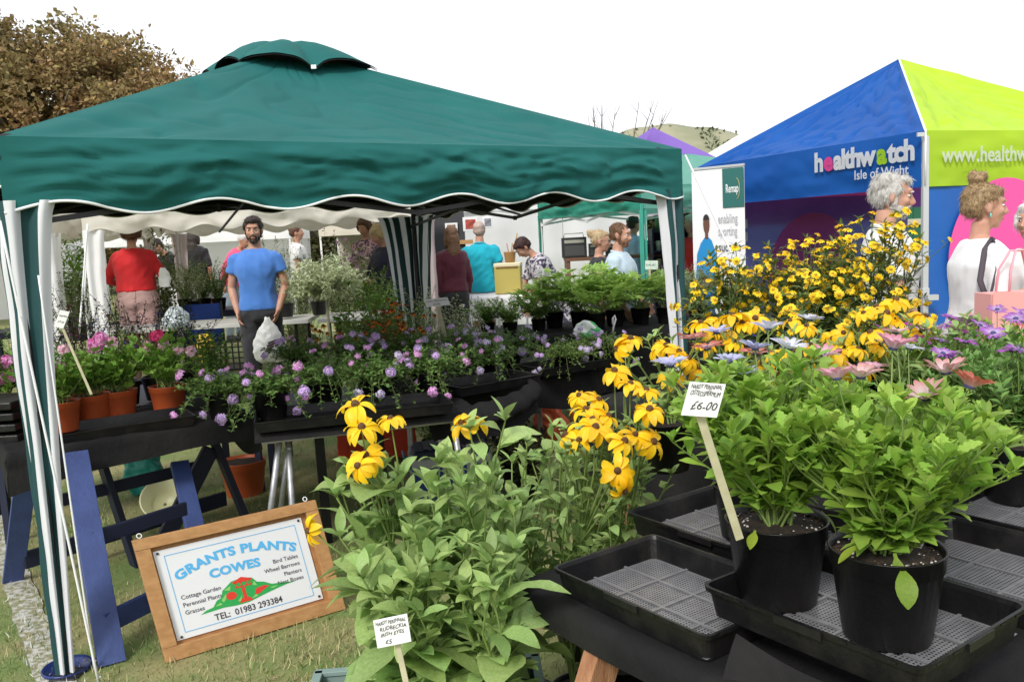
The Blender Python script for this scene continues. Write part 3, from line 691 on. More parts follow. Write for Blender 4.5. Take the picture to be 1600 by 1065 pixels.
def person(label, loc, face, h=1.75, voxel=.012, top=None, legs=None, hair=None, arms=None, lean=0, head_yaw=0, head_pitch=0, skin=None,
           beard=None, shoes=None, build=1.0, women=False, group=None, extra=None, hands=True, stride=.0, glasses=False):
    """face: heading in radians the person looks to, 0 = towards -Y (the camera); local frame faces -Y"""
    skin = skin or SKIN; t = thing('person', label, 'person', (loc[0], loc[1], gz(loc[0], loc[1])), face, group); k = h / 1.75; S = lambda *p: Vector(p) * k
    hipz = .93
    RL = Matrix.Rotation(lean, 3, 'X')
    def U(p): p = Vector(p); c = Vector((0, 0, hipz)); return ((RL @ (p - c)) + c) * k if p.z > hipz - .04 else p * k
    def ring(c, rx, ry, n=20, sq=.85, tilt=None):
        out = []
        for j in range(n):
            a = 2 * PI * j / n; ca, sa = math.cos(a), math.sin(a)
            out.append(Vector((c[0] + rx * math.copysign(abs(ca) ** sq, ca), c[1] + ry * math.copysign(abs(sa) ** sq, sa), c[2])))
        return [U(q) for q in out]
    b = build; sh = .172 if not women else .155
    sh *= (1 + (b - 1) * .5)
    def torso(mb, inf=0, z0=.86, z1=1.475, loose=0):
        P = [(.84, .155 * b, .105 * b, 0), (.90, .168 * b, .118 * b, .0), (.98, .160 * b, .112 * b, 0), (1.07, .142 * b, .10 * b, -.005), (1.16, .145 * b, .105 * b, -.01),
             (1.26, .162 * b, .118 * b, -.012), (1.34, .172 * b, .118 * b, -.005), (1.40, .165, .10, .005), (1.44, .128, .082, .012), (1.475, .075, .062, .015)]
        if women: P[5] = (1.26, .155 * b, .128 * b, -.02); P[1] = (.90, .18 * b, .125 * b, 0)
        pts = [p for p in P if z0 <= p[0] <= z1]
        def interp(z):
            for q, r_ in zip(P, P[1:]):
                if q[0] <= z <= r_[0]:
                    f = (z - q[0]) / (r_[0] - q[0]); return tuple(q[i] + (r_[i] - q[i]) * f for i in range(4))
            return P[0] if z < P[0][0] else P[-1]
        zs = np.linspace(z0, z1, 12)
        mb.rings([ring((0, interp(z)[3], z), interp(z)[1] + inf + loose * max(0, 1.2 - z), interp(z)[2] + inf + loose * max(0, 1.2 - z)) for z in zs], True)
        for s_ in ((-1, 1) if z1 > 1.4 else ()): mb.ell(U((s_ * (sh - .012), .0, 1.392)), Vector((.044 + inf, .052 + inf, .044 + inf)) * k)
    # arm joints
    dflt = {-1: ((-sh - .06, .01, 1.12), (-sh - .05, -.05, .88)), 1: ((sh + .06, .01, 1.12), (sh + .05, -.05, .88))}
    arms = arms or {}
    J = {}
    for s_ in (-1, 1):
        e, w = arms.get(s_, dflt[s_]); J[s_] = [U((s_ * sh, 0, 1.405)), U(e), U(w)]
        # U() leaves low points unleaned; arm joints are given in leaned space only through U
    def limb(mb, pts, rs, n=12, sub=4, flat=1.0):
        P = []; Q = []
        for i in range(len(pts) - 1):
            for j in range(sub): f = j / sub; P.append(pts[i].lerp(pts[i + 1], f)); Q.append(rs[i] + (rs[i + 1] - rs[i]) * f)
        P.append(pts[-1]); Q.append(rs[-1]); mb.tube(P, [q for q in Q], n, flat=flat)
    mb = MB(); torso(mb, -.014 if top and top[0] != 'strap_top' else -.004, .86)
    am = .9 if women else 1.05
    for s_ in (-1, 1):
        a, e, w = J[s_]; limb(mb, [a, a.lerp(e, .5), e, e.lerp(w, .3), w], [x * k * am for x in (.040, .041, .036, .038, .025)])
        d = (w - e).normalized(); side = d.cross(Vector((0, 1, 0)) if abs(d.y) < .8 else Vector((0, 0, 1))).normalized(); nrm = side.cross(d)
        if abs(d.z) > .7: side, nrm = nrm, side           # hanging: palm faces the thigh
        c = w + d * .045 * k
        mb.rings([[w + d * (q * k) + side * (math.cos(2 * PI * i / 12) * rx * k) + nrm * (math.sin(2 * PI * i / 12) * ry * k) for i in range(12)]
                  for q, rx, ry in ((-.01, .026, .02), (.02, .034, .018), (.055, .041, .016), (.085, .04, .013))], True)
        for fi, (off, ln) in enumerate(((-.030, .068), (-.010, .078), (.010, .072), (.029, .056))):
            p0 = w + d * (.075 * k) + side * (off * k); p1 = p0 + d * (ln * .5 * k) + nrm * (-s_ * .006 * k); p2 = p1 + d * (ln * .42 * k) + nrm * (-s_ * .024 * k)
            mb.tube([p0, p1, p2], [.0095 * k, .0085 * k, .0065 * k], 8)
        th = w + d * (.02 * k) - side * (.03 * k); mb.tube([th, th + d * (.032 * k) - side * (.022 * k) , th + d * (.062 * k) - side * (.026 * k) - nrm * (.01 * k * s_)], [.0125 * k, .0105 * k, .008 * k], 8)
    for s_ in (-1, 1):
        y = s_ * stride; hp = S(s_ * .088, 0, .90); kn = S(s_ * .10, y * .5 - .012, .49); an = S(s_ * .10, y + .02, .085)
        limb(mb, [hp, hp.lerp(kn, .5), kn, kn.lerp(an, .35), an], [x * k for x in (.085 * b, .074 * b, .052, .055, .036)])
        mb.ell(an + S(0, -.06, -.045), S(.042, .12, .035)); mb.ell(an + S(0, .02, -.05), S(.036, .05, .035))
    # neck and head
    hc = Vector((0, .0, 1.62)); nb = Vector((0, .018, 1.45))
    HR = Matrix.Rotation(head_yaw, 3, 'Z') @ Matrix.Rotation(head_pitch, 3, 'X')
    piv = Vector((0, .012, 1.535))
    def H(p): return U(HR @ (Vector(p) - piv) + piv)
    Hrot = RL @ HR
    mb.tube([U(nb), U(nb.lerp(piv, .5)), H((0, .01, 1.56))], [.062 * k * (1 if not women else .85), .054 * k * (1 if not women else .85), .052 * k * (1 if not women else .87)], 16)
    def HE(p, r_, pitch=0): mb.ell(H(p), Vector(r_) * k, Hrot @ Matrix.Rotation(pitch, 3, 'X'), 14)
    HE((0, .012, 1.662), (.0735, .092, .086)); HE((0, -.026, 1.618), (.0605, .066, .080)); HE((0, -.034, 1.572), (.046, .05, .044)); HE((0, -.062, 1.545), (.025, .022, .019))
    HE((0, -.076, 1.672), (.046, .02, .017)); HE((.034, -.066, 1.617), (.022, .022, .02)); HE((-.034, -.066, 1.617), (.022, .022, .02))
    mb.tube([H((0, -.086, 1.655)), H((0, -.102, 1.632)), H((0, -.114, 1.612)), H((0, -.098, 1.602))], [.009 * k, .0105 * k, .0135 * k, .009 * k], 10)
    for s_ in (-1, 1): HE((s_ * .011, -.098, 1.606), (.009, .010, .008))
    HE((0, -.086, 1.583), (.024, .012, .0065)); HE((0, -.084, 1.572), (.021, .012, .007))
    for s_ in (-1, 1): HE((s_ * .0755, .006, 1.628), (.009, .017, .03)); HE((s_ * .071, .002, 1.61), (.010, .012, .015))
    link_mesh('body', remesh(mb, voxel if voxel < .0115 else voxel * 1.15, 2), skin, t)
    if voxel < .013:
        for s_ in (-1, 1):
            m2 = MB(); m2.ell(H((s_ * .031, -.0765, 1.645)), Vector((.0125, .0095, .0065)) * k, Hrot, 10); e = m2.build('eye', EYEW, t)
            m2 = MB(); m2.ell(H((s_ * .031, -.0845, 1.6445)), Vector((.0058, .003, .0058)) * k, Hrot, 8); m2.build('iris', IRIS, e)
            if hair:
                m2 = MB(); m2.tube([H((s_ * .014, -.094, 1.664)), H((s_ * .032, -.0955, 1.669)), H((s_ * .05, -.080, 1.662))], [.003 * k, .0045 * k, .002 * k], 6, flat=.7); m2.build('eyebrow', hair[1], t)
        m2 = MB(); m2.ell(H((0, -.093, 1.578)), Vector((.021, .006, .0065)) * k, Hrot, 10); m2.build('lips', LIP, t)
    # hair
    if hair:
        style, hm = hair[0], hair[1]; m2 = MB()
        def he(p, r_, rot=None): m2.ell(H(p), Vector(r_) * k, Hrot if rot is None else Hrot @ rot, 14)
        if style in ('short', 'grey', 'crop'):
            th_ = {'short': .010, 'grey': .002, 'crop': .004}[style]
            he((0, .024, 1.680), (.0735 + th_, .086 + th_, .072 + th_)); he((0, .050, 1.635), (.069 + th_, .055 + th_, .055 + th_ * .5))
            if style != 'crop': he((0, -.040, 1.722), (.055, .040, .022 + th_)); 
            for s_ in (-1, 1): he((s_ * .064, -.008, 1.668), (.014 + th_ * .4, .028, .034))
            if style == 'grey':
                for q in range(9): a = q / 9 * 2 * PI; he((.052 * math.cos(a), .04 + .04 * math.sin(a), 1.67 + .035 * math.sin(q * 2.1)), (.036, .04, .04))
        elif style == 'bun':
            he((0, .024, 1.682), (.081, .092, .078)); he((0, .055, 1.638), (.074, .056, .058)); he((0, .045, 1.78), (.042, .042, .036)); he((.02, .06, 1.80), (.026, .026, .024)); he((-.02, .03, 1.795), (.024, .026, .022))
            he((0, -.045, 1.715), (.05, .038, .03))
        elif style == 'backbun':
            he((0, .022, 1.682), (.080, .090, .076)); he((0, .055, 1.642), (.07, .05, .05)); he((0, .115, 1.715), (.040, .036, .040)); he((0, -.04, 1.715), (.05, .038, .025))
        elif style == 'long':
            he((0, .024, 1.682), (.084, .094, .08)); he((0, .07, 1.58), (.088, .055, .12)); he((0, .085, 1.45), (.085, .042, .14)); he((.02, .09, 1.33), (.06, .034, .11))
            for s_ in (-1, 1): he((s_ * .075, .02, 1.58), (.024, .045, .1))
        elif style == 'bob':
            he((0, .024, 1.684), (.090, .100, .082)); he((0, .055, 1.625), (.094, .072, .078)); he((0, -.045, 1.715), (.062, .04, .034))
            for s_ in (-1, 1): he((s_ * .078, .0, 1.64), (.022, .05, .06))
        hd = lambda p: .006 * noise.noise(Vector(p) * 34) + .003 * noise.noise(Vector((p[0] * 140, p[1] * 140, p[2] * 30)))
        hmesh = remesh(m2, max(.006, voxel * .8), 2, hd, 'hair'); ho = link_mesh('hair', hmesh, hm, t)
        if voxel < .013:  # strands
            n = len(hmesh.vertices); pick = rng.integers(0, n, 2600 if style in ('grey', 'bun') else 1500); P = np.array([hmesh.vertices[i].co[:] for i in pick]); N = np.array([hmesh.vertices[i].normal[:] for i in pick])
            c = np.array(H((0, .02, 1.67))); dn = np.array([0, .25, -1.0]); D = dn - N * (N @ dn)[:, None] + N * .22 + rng.normal(size=(len(P), 3)) * (.35 if style in ('grey', 'bun') else .18)
            D /= np.linalg.norm(D, axis=1)[:, None]; az = np.arctan2(D[:, 1], D[:, 0]); el = np.arcsin(np.clip(D[:, 2], -1, 1))
            V, T, _ = scatter(leaf_tpl(lambda q: .035 * (1 - q) + .004, .1, .8, 3), frames(az, el, rng.uniform(-1, 1, len(P))), P, rng.uniform(.018, .040, len(P)) * k)
            tag(link_mesh('strands', np_mesh('strands', V, T), hm, ho), kind='stuff')
    if beard:
        m2 = MB()
        def he(p, r_): m2.ell(H(p), Vector(r_) * k, Hrot, 12)
        he((0, -.056, 1.546), (.037, .036, .022)); he((0, -.092, 1.593), (.028, .010, .007))
        for s_ in (-1, 1): he((s_ * .045, -.03, 1.575), (.014, .038, .024)); he((s_ * .027, -.080, 1.577), (.009, .012, .018)); he((s_ * .062, -.012, 1.61), (.009, .02, .03))
        bm_ = remesh(m2, .006, 1, lambda p: .003 * noise.noise(Vector(p) * 90), 'beard'); bo = link_mesh('beard', bm_, beard, t)
        n = len(bm_.vertices); pick = rng.integers(0, n, 900); P = np.array([bm_.vertices[i].co[:] for i in pick]); N = np.array([bm_.vertices[i].normal[:] for i in pick])
        D = N * .8 + np.array([0, -.1, -.8]) + rng.normal(size=P.shape) * .3; D /= np.linalg.norm(D, axis=1)[:, None]
        V, T, _ = scatter(leaf_tpl(lambda q: .05 * (1 - q) + .004, .1, .5, 2), frames(np.arctan2(D[:, 1], D[:, 0]), np.arcsin(np.clip(D[:, 2], -1, 1)), rng.uniform(-1, 1, len(P))), P, rng.uniform(.008, .016, len(P)))
        tag(link_mesh('strands', np_mesh('strands', V, T), beard, bo), kind='stuff')
    if glasses:
        m2 = MB()
        for s_ in (-1, 1):
            m2.tube([H((s_ * .034 + .021 * math.cos(a), -.1, 1.642 + .016 * math.sin(a))) for a in np.linspace(0, 2 * PI, 13)], .0018, 5, False)
            m2.tube([H((s_ * .055, -.098, 1.648)), H((s_ * .078, -.03, 1.645)), H((s_ * .078, .012, 1.636))], .0018, 5)
        m2.tube([H((-.013, -.1, 1.645)), H((.013, -.1, 1.645))], .0018, 5); m2.build('glasses', STEEL, t)
    # clothes
    if top:
        kind, m_, hem, slv = top[:4]; lo = top[4] if len(top) > 4 else .05; m2 = MB(); torso(m2, .014, hem, 1.468, lo)
        for s_ in (-1, 1):
            a, e, w = J[s_]
            if slv <= 1: end = a.lerp(e, slv); limb(m2, [a, a.lerp(end, .5), end], [x * k * am for x in (.058, .060, .060 + .006 * (slv > .4))], 14)
            else: end = e.lerp(w, slv - 1); limb(m2, [a, a.lerp(e, .5), e, end], [x * k * am for x in (.059, .056, .052, .042 if kind != 'loose' else .06)], 14)
        o = link_mesh('shirt' if kind in ('tee', 'polo', 'shirt') else 'top', remesh(m2, max(.0135, voxel * 1.2), 3, folds(.009 if voxel < .013 else .012, hash(label) % 17), 'shirt'), m_, t)
        if kind in ('polo', 'shirt'):
            m2 = MB(); m2.tube([U((.066 * math.cos(a), .018 + .06 * math.sin(a), 1.475 + .012 * math.sin(a))) for a in np.linspace(-PI / 2 + .25, 1.5 * PI - .25, 16)], .013 * k, 8, flat=.6); m2.build('collar', m_, o)
        elif kind == 'tee':
            m2 = MB(); m2.tube([U((.070 * math.cos(a), .012 + .060 * math.sin(a), 1.463 + .01 * math.sin(a))) for a in np.linspace(0, 2 * PI, 20)], .006 * k, 6, False); m2.build('neckband', m_, o)
    if legs:
        kind, m_ = legs[:2]; m2 = MB(); torso(m2, .010, .84, 1.03)
        if kind == 'skirt': m2.rings([ring((0, 0, z), rx, ry) for z, rx, ry in ((1.0, .16, .12), (.9, .19, .15), (.7, .21, .17), (.48, .23, .19))])
        else:
            for s_ in (-1, 1):
                y = s_ * stride; hp = S(s_ * .088, 0, .92); kn = S(s_ * .10, y * .5 - .012, .49); an = S(s_ * .10, y + .02, .085)
                if kind == 'trousers': limb(m2, [hp, hp.lerp(kn, .5), kn, an], [x * k for x in (.104 * b, .092 * b, .074, .062)], 16)
                else: limb(m2, [hp, hp.lerp(kn, .5), kn.lerp(hp, .12)], [x * k for x in (.106 * b, .102 * b, .094)], 16)
        link_mesh('trousers' if kind == 'trousers' else kind, remesh(m2, max(.015, voxel * 1.3), 3, folds(.010, 3 + hash(label) % 11, 8, 9), 'legs'), m_, t)
    for s_ in (-1, 1):
        y = s_ * stride; an = S(s_ * .10, y + .02, .085); m2 = MB(); m2.ell(an + S(0, -.065, -.045), S(.048, .13, .042)); m2.ell(an + S(0, .02, -.04), S(.043, .06, .05)); m2.box(an + S(0, -.04, -.078), S(.085, .25, .016))
        m2.build('shoe', shoes or mat('dark_shoe', (.03, .03, .03), .6), t)
    t['_k'] = k
    return t, U, H, k
def hash(s_): return sum(ord(c) * (i + 1) for i, c in enumerate(s_))
def ground_person(px, Y): p = at(px, 400, Y=Y); return (p.x, p.y)
def cl(n, c, c2=None, **kw): return mat(n, c, .85, c2 or tuple(x * .88 for x in c), 5, 3, bump=.25, bscale=350, sheen=.15, **kw)
DKHAIR = hairmat('dark_brown_hair', (.022, .014, .01), (.035, .022, .015)); GREYH = hairmat('white_grey_hair', (.62, .60, .57), (.5, .48, .46))
BLOND = hairmat('ash_blond_hair', (.36, .24, .13), (.20, .12, .06)); BLOND2 = hairmat('pale_blond_hair', (.55, .42, .25), (.42, .3, .17)); AUB = hairmat('brown_hair', (.16, .075, .035), (.10, .045, .025)); GING = hairmat('ginger_brown_hair', (.20, .10, .045), (.13, .06, .03))
DENIM = cl('black_jeans', (.016, .017, .022), (.026, .027, .033))
# 1 bearded man in blue tee
x, y = ground_person(399, 7.9); bm = person('bearded dark haired man in plain blue t-shirt standing hands in pockets under the gazebo', (x, y), R(3), 1.79, .0085,
    ('tee', cl('blue_tee', (.07, .21, .60), (.055, .18, .53)), .93, .52, .02), ('trousers', DENIM), ('short', DKHAIR), {-1: ((-.238, .03, 1.13), (-.180, -.06, .92)), 1: ((.236, .03, 1.13), (.175, -.07, .92))}, beard=DKHAIR, head_yaw=R(8), head_pitch=R(6), build=1.0)
# carrier bag held in the crook in front of him
# 2 woman in red, seen from behind
x, y = ground_person(208, 9.3); person('woman in red long sleeved top and pale pink trousers, back turned, left of centre', (x, y), R(184), 1.77, .012,
    ('top', cl('red_jersey', (.60, .012, .018), (.5, .01, .015)), 1.02, 1.62, .04), ('trousers', cl('dusty_pink_trousers', (.47, .30, .28))), ('bob', AUB), {-1: ((-.29, -.02, 1.15), (-.24, -.20, 1.08)), 1: ((.29, -.02, 1.15), (.24, -.20, 1.08))}, build=1.22, women=True, head_pitch=R(12))
# 3 turquoise polo
x, y = ground_person(751, 11.4); person('bald man in turquoise polo shirt and grey shorts seen from behind', (x, y), R(172), 1.80, .013,
    ('polo', cl('turquoise_polo', (.005, .42, .56)), .86, .62, .03), ('shorts', cl('grey_shorts', (.30, .29, .31))), ('crop', hairmat('cropped_grey_hair', (.45, .36, .30), (.4, .3, .25))), skin=SKIN2, build=1.12, arms={-1: ((-.27, -.0, 1.12), (-.30, -.08, .88)), 1: ((.27, .0, 1.12), (.29, -.05, .87))})
# 4 woman with long hair, maroon top
x, y = ground_person(706, 10.6); person('woman with long auburn hair and maroon top standing just behind the striped middle curtain', (x, y), R(205), 1.74, .014,
    ('top', cl('maroon_top', (.10, .012, .03)), .95, 1.8, .02), ('trousers', DENIM), ('long', AUB), women=True)
# 5 bent woman, patterned dress
PAT = mat('patterned_dress', (.55, .52, .56), .85, (.05, .04, .08), 26, 2, lo=.47, hi=.53)
x, y = ground_person(868, 10.4); person('dark haired woman in black and white patterned top bending over the stall table', (x, y), R(-72), 1.70, .012,
    ('top', PAT, .72, .75, .05), ('skirt', PAT), ('short', hairmat('dark_auburn_hair', (.05, .016, .014), (.03, .01, .01))), {-1: ((-.21, -.24, 1.20), (-.16, -.40, .98)), 1: ((.21, -.20, 1.20), (.17, -.36, .98))}, lean=R(34), women=True, build=1.12, head_pitch=R(18))
# 6, 7 couple
x, y = ground_person(938, 8.4); person('blonde woman with hair in a bun, glasses and black strap top beside the bearded man', (x, y), R(78), 1.60, .0105,
    ('strap_top', cl('black_strap_top', (.015, .015, .018)), .9, .02, .0), ('trousers', DENIM), ('backbun', BLOND2), women=True, head_pitch=R(6), glasses=True)
x, y = ground_person(968, 7.95); person('man with short ginger beard in pale blue shirt walking past the lupins', (x, y), R(66), 1.655, .0095,
    ('shirt', cl('pale_blue_shirt', (.50, .62, .72)), .9, .75, .03), ('trousers', DENIM), ('crop', GING), {-1: ((-.24, -.0, 1.12), (-.24, -.12, .92)), 1: ((.24, -.05, 1.12), (.22, -.18, .95))}, skin=SKIN2, beard=GING, head_pitch=R(8), build=1.15)
# 8 white haired man
x, y = ground_person(1388, 4.75); person('white haired bearded man in white shirt in profile behind the yellow flowers', (x, y), R(72), 1.815, .0085,
    ('shirt', cl('white_shirt', (.74, .74, .73)), .88, .7, .03), ('trousers', cl('grey_trousers', (.2, .2, .22))), ('grey', GREYH), {-1: ((-.25, -.02, 1.12), (-.22, -.15, .93)), 1: ((.25, -.02, 1.12), (.22, -.15, .93))}, skin=SKIN2, beard=hairmat('white_beard', (.55, .52, .49), (.45, .42, .4)), head_pitch=R(10), build=1.12)
# 9 woman with messy bun at right
x, y = ground_person(1535, 4.45); w9 = person('woman with messy updo and loose white blouse reaching out one hand, bag strap on shoulder', (x, y), R(84), 1.72, .0085,
    ('loose', cl('white_blouse', (.80, .80, .81), (.74, .74, .76)), .78, 1.15, .10), ('trousers', cl('plaid_skirt_dark', (.035, .02, .025))), ('bun', BLOND), {-1: ((-.245, .02, 1.15), (-.235, -.20, 1.23)), 1: ((.24, -.08, 1.14), (.15, -.34, 1.16))}, skin=SKIN2, women=True, build=1.2, head_pitch=R(4))
# 10 partly cropped at the right edge
x, y = ground_person(1612, 4.9); person('person in cream cardigan cut off by the right edge of the photo', (x, y), R(-60), 1.62, .010,
    ('top', cl('cream_cardigan', (.74, .68, .62)), .85, 1.7, .05), ('trousers', DENIM), ('bob', GREYH), {-1: ((-.22, -.12, 1.1), (-.1, -.34, 1.12)), 1: ((.24, -.08, 1.10), (.12, -.34, 1.12))}, women=True, build=1.2)
# far people
x, y = ground_person(607, 10.4); person('blonde woman in navy jacket and red scarf looking down at plants', (x, y), R(-50), 1.74, .014,
    ('top', cl('navy_jacket', (.012, .016, .04)), .85, 1.8, .06), ('trousers', DENIM), ('bob', BLOND2), {-1: ((-.25, -.12, 1.12), (-.1, -.3, 1.08)), 1: ((.25, -.12, 1.12), (.1, -.3, 1.1))}, women=True, build=1.15, head_pitch=R(28), lean=R(6))
x, y = ground_person(574, 11.6); person('curly haired woman in pink and black patterned blouse beside the navy jacket', (x, y), R(-20), 1.78, .014,
    ('top', mat('pink_pattern', (.6, .35, .42), .85, (.12, .08, .12), 30, lo=.47, hi=.53), .9, 1.6, .04), ('trousers', DENIM), ('bob', AUB), women=True, head_pitch=R(20))
x, y = ground_person(640, 12.2); person('person in dark blue fleece behind the striped middle curtain', (x, y), R(150), 1.72, .016,
    ('top', cl('dark_blue_fleece', (.015, .02, .06)), .85, 1.9, .04), ('trousers', DENIM), ('short', DKHAIR))
x, y = ground_person(358, 13.5); person('person in bright pink top and pale jeans bending beyond the plant tables', (x, y), R(60), 1.75, .016,
    ('top', cl('bright_pink_top', (.8, .10, .22)), .9, 1.4, .04), ('trousers', cl('pale_jeans', (.35, .42, .52))), ('short', GREYH), lean=R(30), women=True)
x, y = ground_person(286, 14.5); person('person in black top and dark shorts bending left of the pink top', (x, y), R(-40), 1.8, .016,
    ('top', cl('black_top', (.012, .012, .014)), .9, .7, .04), ('shorts', cl('dark_shorts', (.03, .035, .05))), ('short', DKHAIR), lean=R(38))
x, y = ground_person(306, 13.6); person('person in black top and red patterned skirt beyond the plant tables', (x, y), R(170), 1.78, .016,
    ('top', MATS['black_top'], .95, .9, .02), ('skirt', mat('red_pattern_skirt', (.3, .03, .02), .8, (.03, .01, .01), 18)), ('long', DKHAIR), women=True)
x, y = ground_person(992, 12.6); person('person in light blue short sleeved shirt standing behind the green wrapped tent leg', (x, y), R(120), 1.78, .014,
    ('shirt', cl('light_blue_shirt', (.35, .5, .72)), .9, .6, .02), ('trousers', DENIM), ('short', DKHAIR))
x, y = ground_person(1081, 11.0); person('person in red shirt seen between the gazebo corner and the sport banner', (x, y), R(-60), 1.74, .014,
    ('shirt', cl('red_shirt', (.65, .02, .02)), .85, .6, .02), ('shorts', MATS['grey_shorts']), ('short', GREYH), skin=SKIN2)
x, y = ground_person(466, 13.0); person('person in white shirt far behind the feathery standard shrub', (x, y), R(100), 1.72, .016,
    ('shirt', MATS['white_shirt'], .9, .6, .02), ('trousers', DENIM), ('short', AUB))

# bags and straps
def w9_things():
    t, U, H, k = w9; r = t.rotation_euler.z; M_ = Matrix.Translation(t.location) @ Matrix.Rotation(r, 4, 'Z')
    mb = MB(); st = [U((-.12, .0, 1.475)), U((-.175, .01, 1.44)), U((-.235, .03, 1.32)), U((-.265, .07, 1.2)), U((-.29, .09, 1.08))]
    sb = [U((-.12, .0, 1.475)), U((-.17, .06, 1.42)), U((-.215, .10, 1.27)), U((-.28, .06, 1.08))]
    hb = thing('handbag', 'dark checked handbag with long strap hanging at the hip of the white bloused woman', 'handbag', M_ @ U((-.28, .12, .86)), r)
    inv = Matrix.Translation(-U((-.28, .12, .86)))
    mb.tube([inv @ p for p in st], .010, 8, flat=.4); mb.tube([inv @ p for p in sb], .014, 8, flat=.35); mb.build('strap', mat('purple_grey_strap', (.06, .045, .06), .7), hb)
    mb = MB(); mb.box((0, 0, .12), (.09, .27, .22)); mb.build('bag_body', mat('checked_bag', (.03, .018, .022), .7, (.12, .08, .08), 40, lo=.5, hi=.56), hb, bevel=.02)
    # earring and bracelet
    mb = MB(); p = H((-.082, .0, 1.592)); mb.ell(p, (.005, .005, .011)); mb.build('earring', mat('earring_teal', (.2, .55, .5), .3), t)
    w = U((-.235, -.20, 1.23)); e = U((-.245, .02, 1.15)); d = (w - e).normalized(); s1 = d.cross(Vector((0, 0, 1))).normalized(); s2 = s1.cross(d); mb = MB()
    for q in range(16):
        a = 2 * PI * q / 16; mb.ell(e.lerp(w, .90) + s1 * (.034 * math.cos(a)) + s2 * (.034 * math.sin(a)), (.008, .008, .008), n=8)
    mb.build('bracelet', mat('turquoise_beads', (.06, .5, .45), .3), t)
    p = M_ @ U((-.33, -.03, 1.09)); bg_ = thing('shopping_bag', 'pink shopping bag with striped side and pink handles held by the woman', 'bag', p, r + R(10))
    W, D_, Hh = .36, .14, .26; mb = MB()
    mb.grid(lambda u, v: ((-D_ / 2), (u - .5) * W * (1 - .05 * v), -Hh / 2 + Hh * v + .005 * math.sin(u * 9)), 18, 4, mif=lambda i, j: (1 if i % 2 else 0) if i < 9 else 2, smooth=False)
    mb.box((.005, 0, 0), (D_ - .012, W - .01, Hh - .012), mi=2)
    mb.build('bag_body', [mat('bag_brown_stripe', (.09, .035, .03), .8), mat('bag_pink', (.78, .38, .36), .8), MATS['bag_pink']], bg_)
    for s_ in (-1, 1):
        mb = MB(); mb.tube([(s_ * .05, -.08, Hh / 2 - .02), (s_ * .045, -.07, Hh / 2 + .10), (s_ * .02, -.03, Hh / 2 + .19), (s_ * .02, .03, Hh / 2 + .19), (s_ * .045, .07, Hh / 2 + .10), (s_ * .05, .08, Hh / 2 - .02)], .008, 6, flat=.6)
        mb.build('handle', mat('pink_handle', (.85, .35, .42), .7), bg_)
w9_things()
def carrier():
    c = at(421, 535, Y=7.6); t = thing('carrier_bag', 'white plastic carrier bag with dark print hanging in front of the bearded man', 'bag', c + Vector((0, 0, -.17)))
    mb = MB(); rings = []
    for i, (z, rx, ry) in enumerate([(0, .10, .04), (.03, .135, .065), (.10, .145, .075), (.18, .135, .06), (.25, .105, .04), (.30, .075, .025), (.335, .05, .018), (.37, .03, .014), (.40, .018, .01)]):
        rings.append([Vector((rx * math.cos(a) * (1 + .10 * math.sin(a * 5 + i)), ry * math.sin(a) * (1 + .14 * math.cos(a * 4 + i * 2)), z + .008 * math.sin(a * 3))) for a in np.linspace(0, 2 * PI, 28, endpoint=False)])
    mb.rings(rings); me = remesh(mb, .007, 1, folds(.008, 2, 14, 10), 'bag_body'); link_mesh('bag_body', me, mat('white_polythene', (.82, .82, .80), .35, trans=.15), t)
    for i, (tx, z, s_) in enumerate((('HIGH', .18, .055), ('LAND', .13, .055), ('FAIR', .085, .04))):
        pass
    mb = MB(); 
    for i in range(4): mb.box((.012 + .012 * i, -.088, .11 + .025 * i), (.075, .004, .017), Matrix.Rotation(R(-20), 3, 'Y'))
    mb.build('printed_mark', mat('plum_print', (.05, .01, .03), .6), t)
carrier()
# ================================================================== TABLES, CLOTHS, TRAYS
E1 = Vector((.575, -.818, 0)); E2 = Vector((.818, .575, 0))
def NP(a, b, z): return E1 * a + E2 * b + Vector((0, 0, z))
def cloth(label, O, U, V, Lx, Ly, z, dx0=.1, dx1=.1, dy0=.25, dy1=.05, amp=.03, seed=0, hem=.3, m_=None, n=(110, 60), fold=9, sag=.004):
    O = Vector(O); U = Vector(U).normalized(); V = Vector(V).normalized(); t = thing('table_cloth', label, 'cloth', (O.x, O.y, z))
    mb = MB()
    def fn(u, v):
        x = -dx0 + u * (Lx + dx0 + dx1); y = -dy0 + v * (Ly + dy0 + dy1)
        ox = min(0, x) + max(0, x - Lx); oy = min(0, y) + max(0, y - Ly)
        d0 = abs(ox) + abs(oy); h = 1 + hem * noise.noise((x * 1.6, y * 1.6, seed)) if d0 > 0 else 1
        d = max(abs(ox), abs(oy)) * h; cx = min(max(x, 0), Lx); cy = min(max(y, 0), Ly)
        along = cx if abs(oy) > abs(ox) else cy
        rip = amp * (math.sin(along * fold + seed + 1.5 * math.sin(along * 2.7 + seed)) + .6 * noise.noise((along * 7, d * 4, seed))) * min(1, d / .14)
        outd = .012 * min(1, d / .03) + max(rip, -.01) + (.06 * d)
        p = O + U * (cx + math.copysign(outd, ox) * (1 if ox else 0)) + V * (cy + math.copysign(outd, oy) * (1 if oy else 0))
        zz = z - d + sag * noise.noise((x * 4, y * 4, seed)) + (.006 * abs(noise.noise((x * 9 + y * 5, y * 3, seed + 4))) if d == 0 else 0)
        return (p.x, p.y, zz + (.006 if d == 0 else 0))
    mb.grid(fn, *n); o = mb.build('cloth', m_ or CLOTHBK, t, True)
    return t
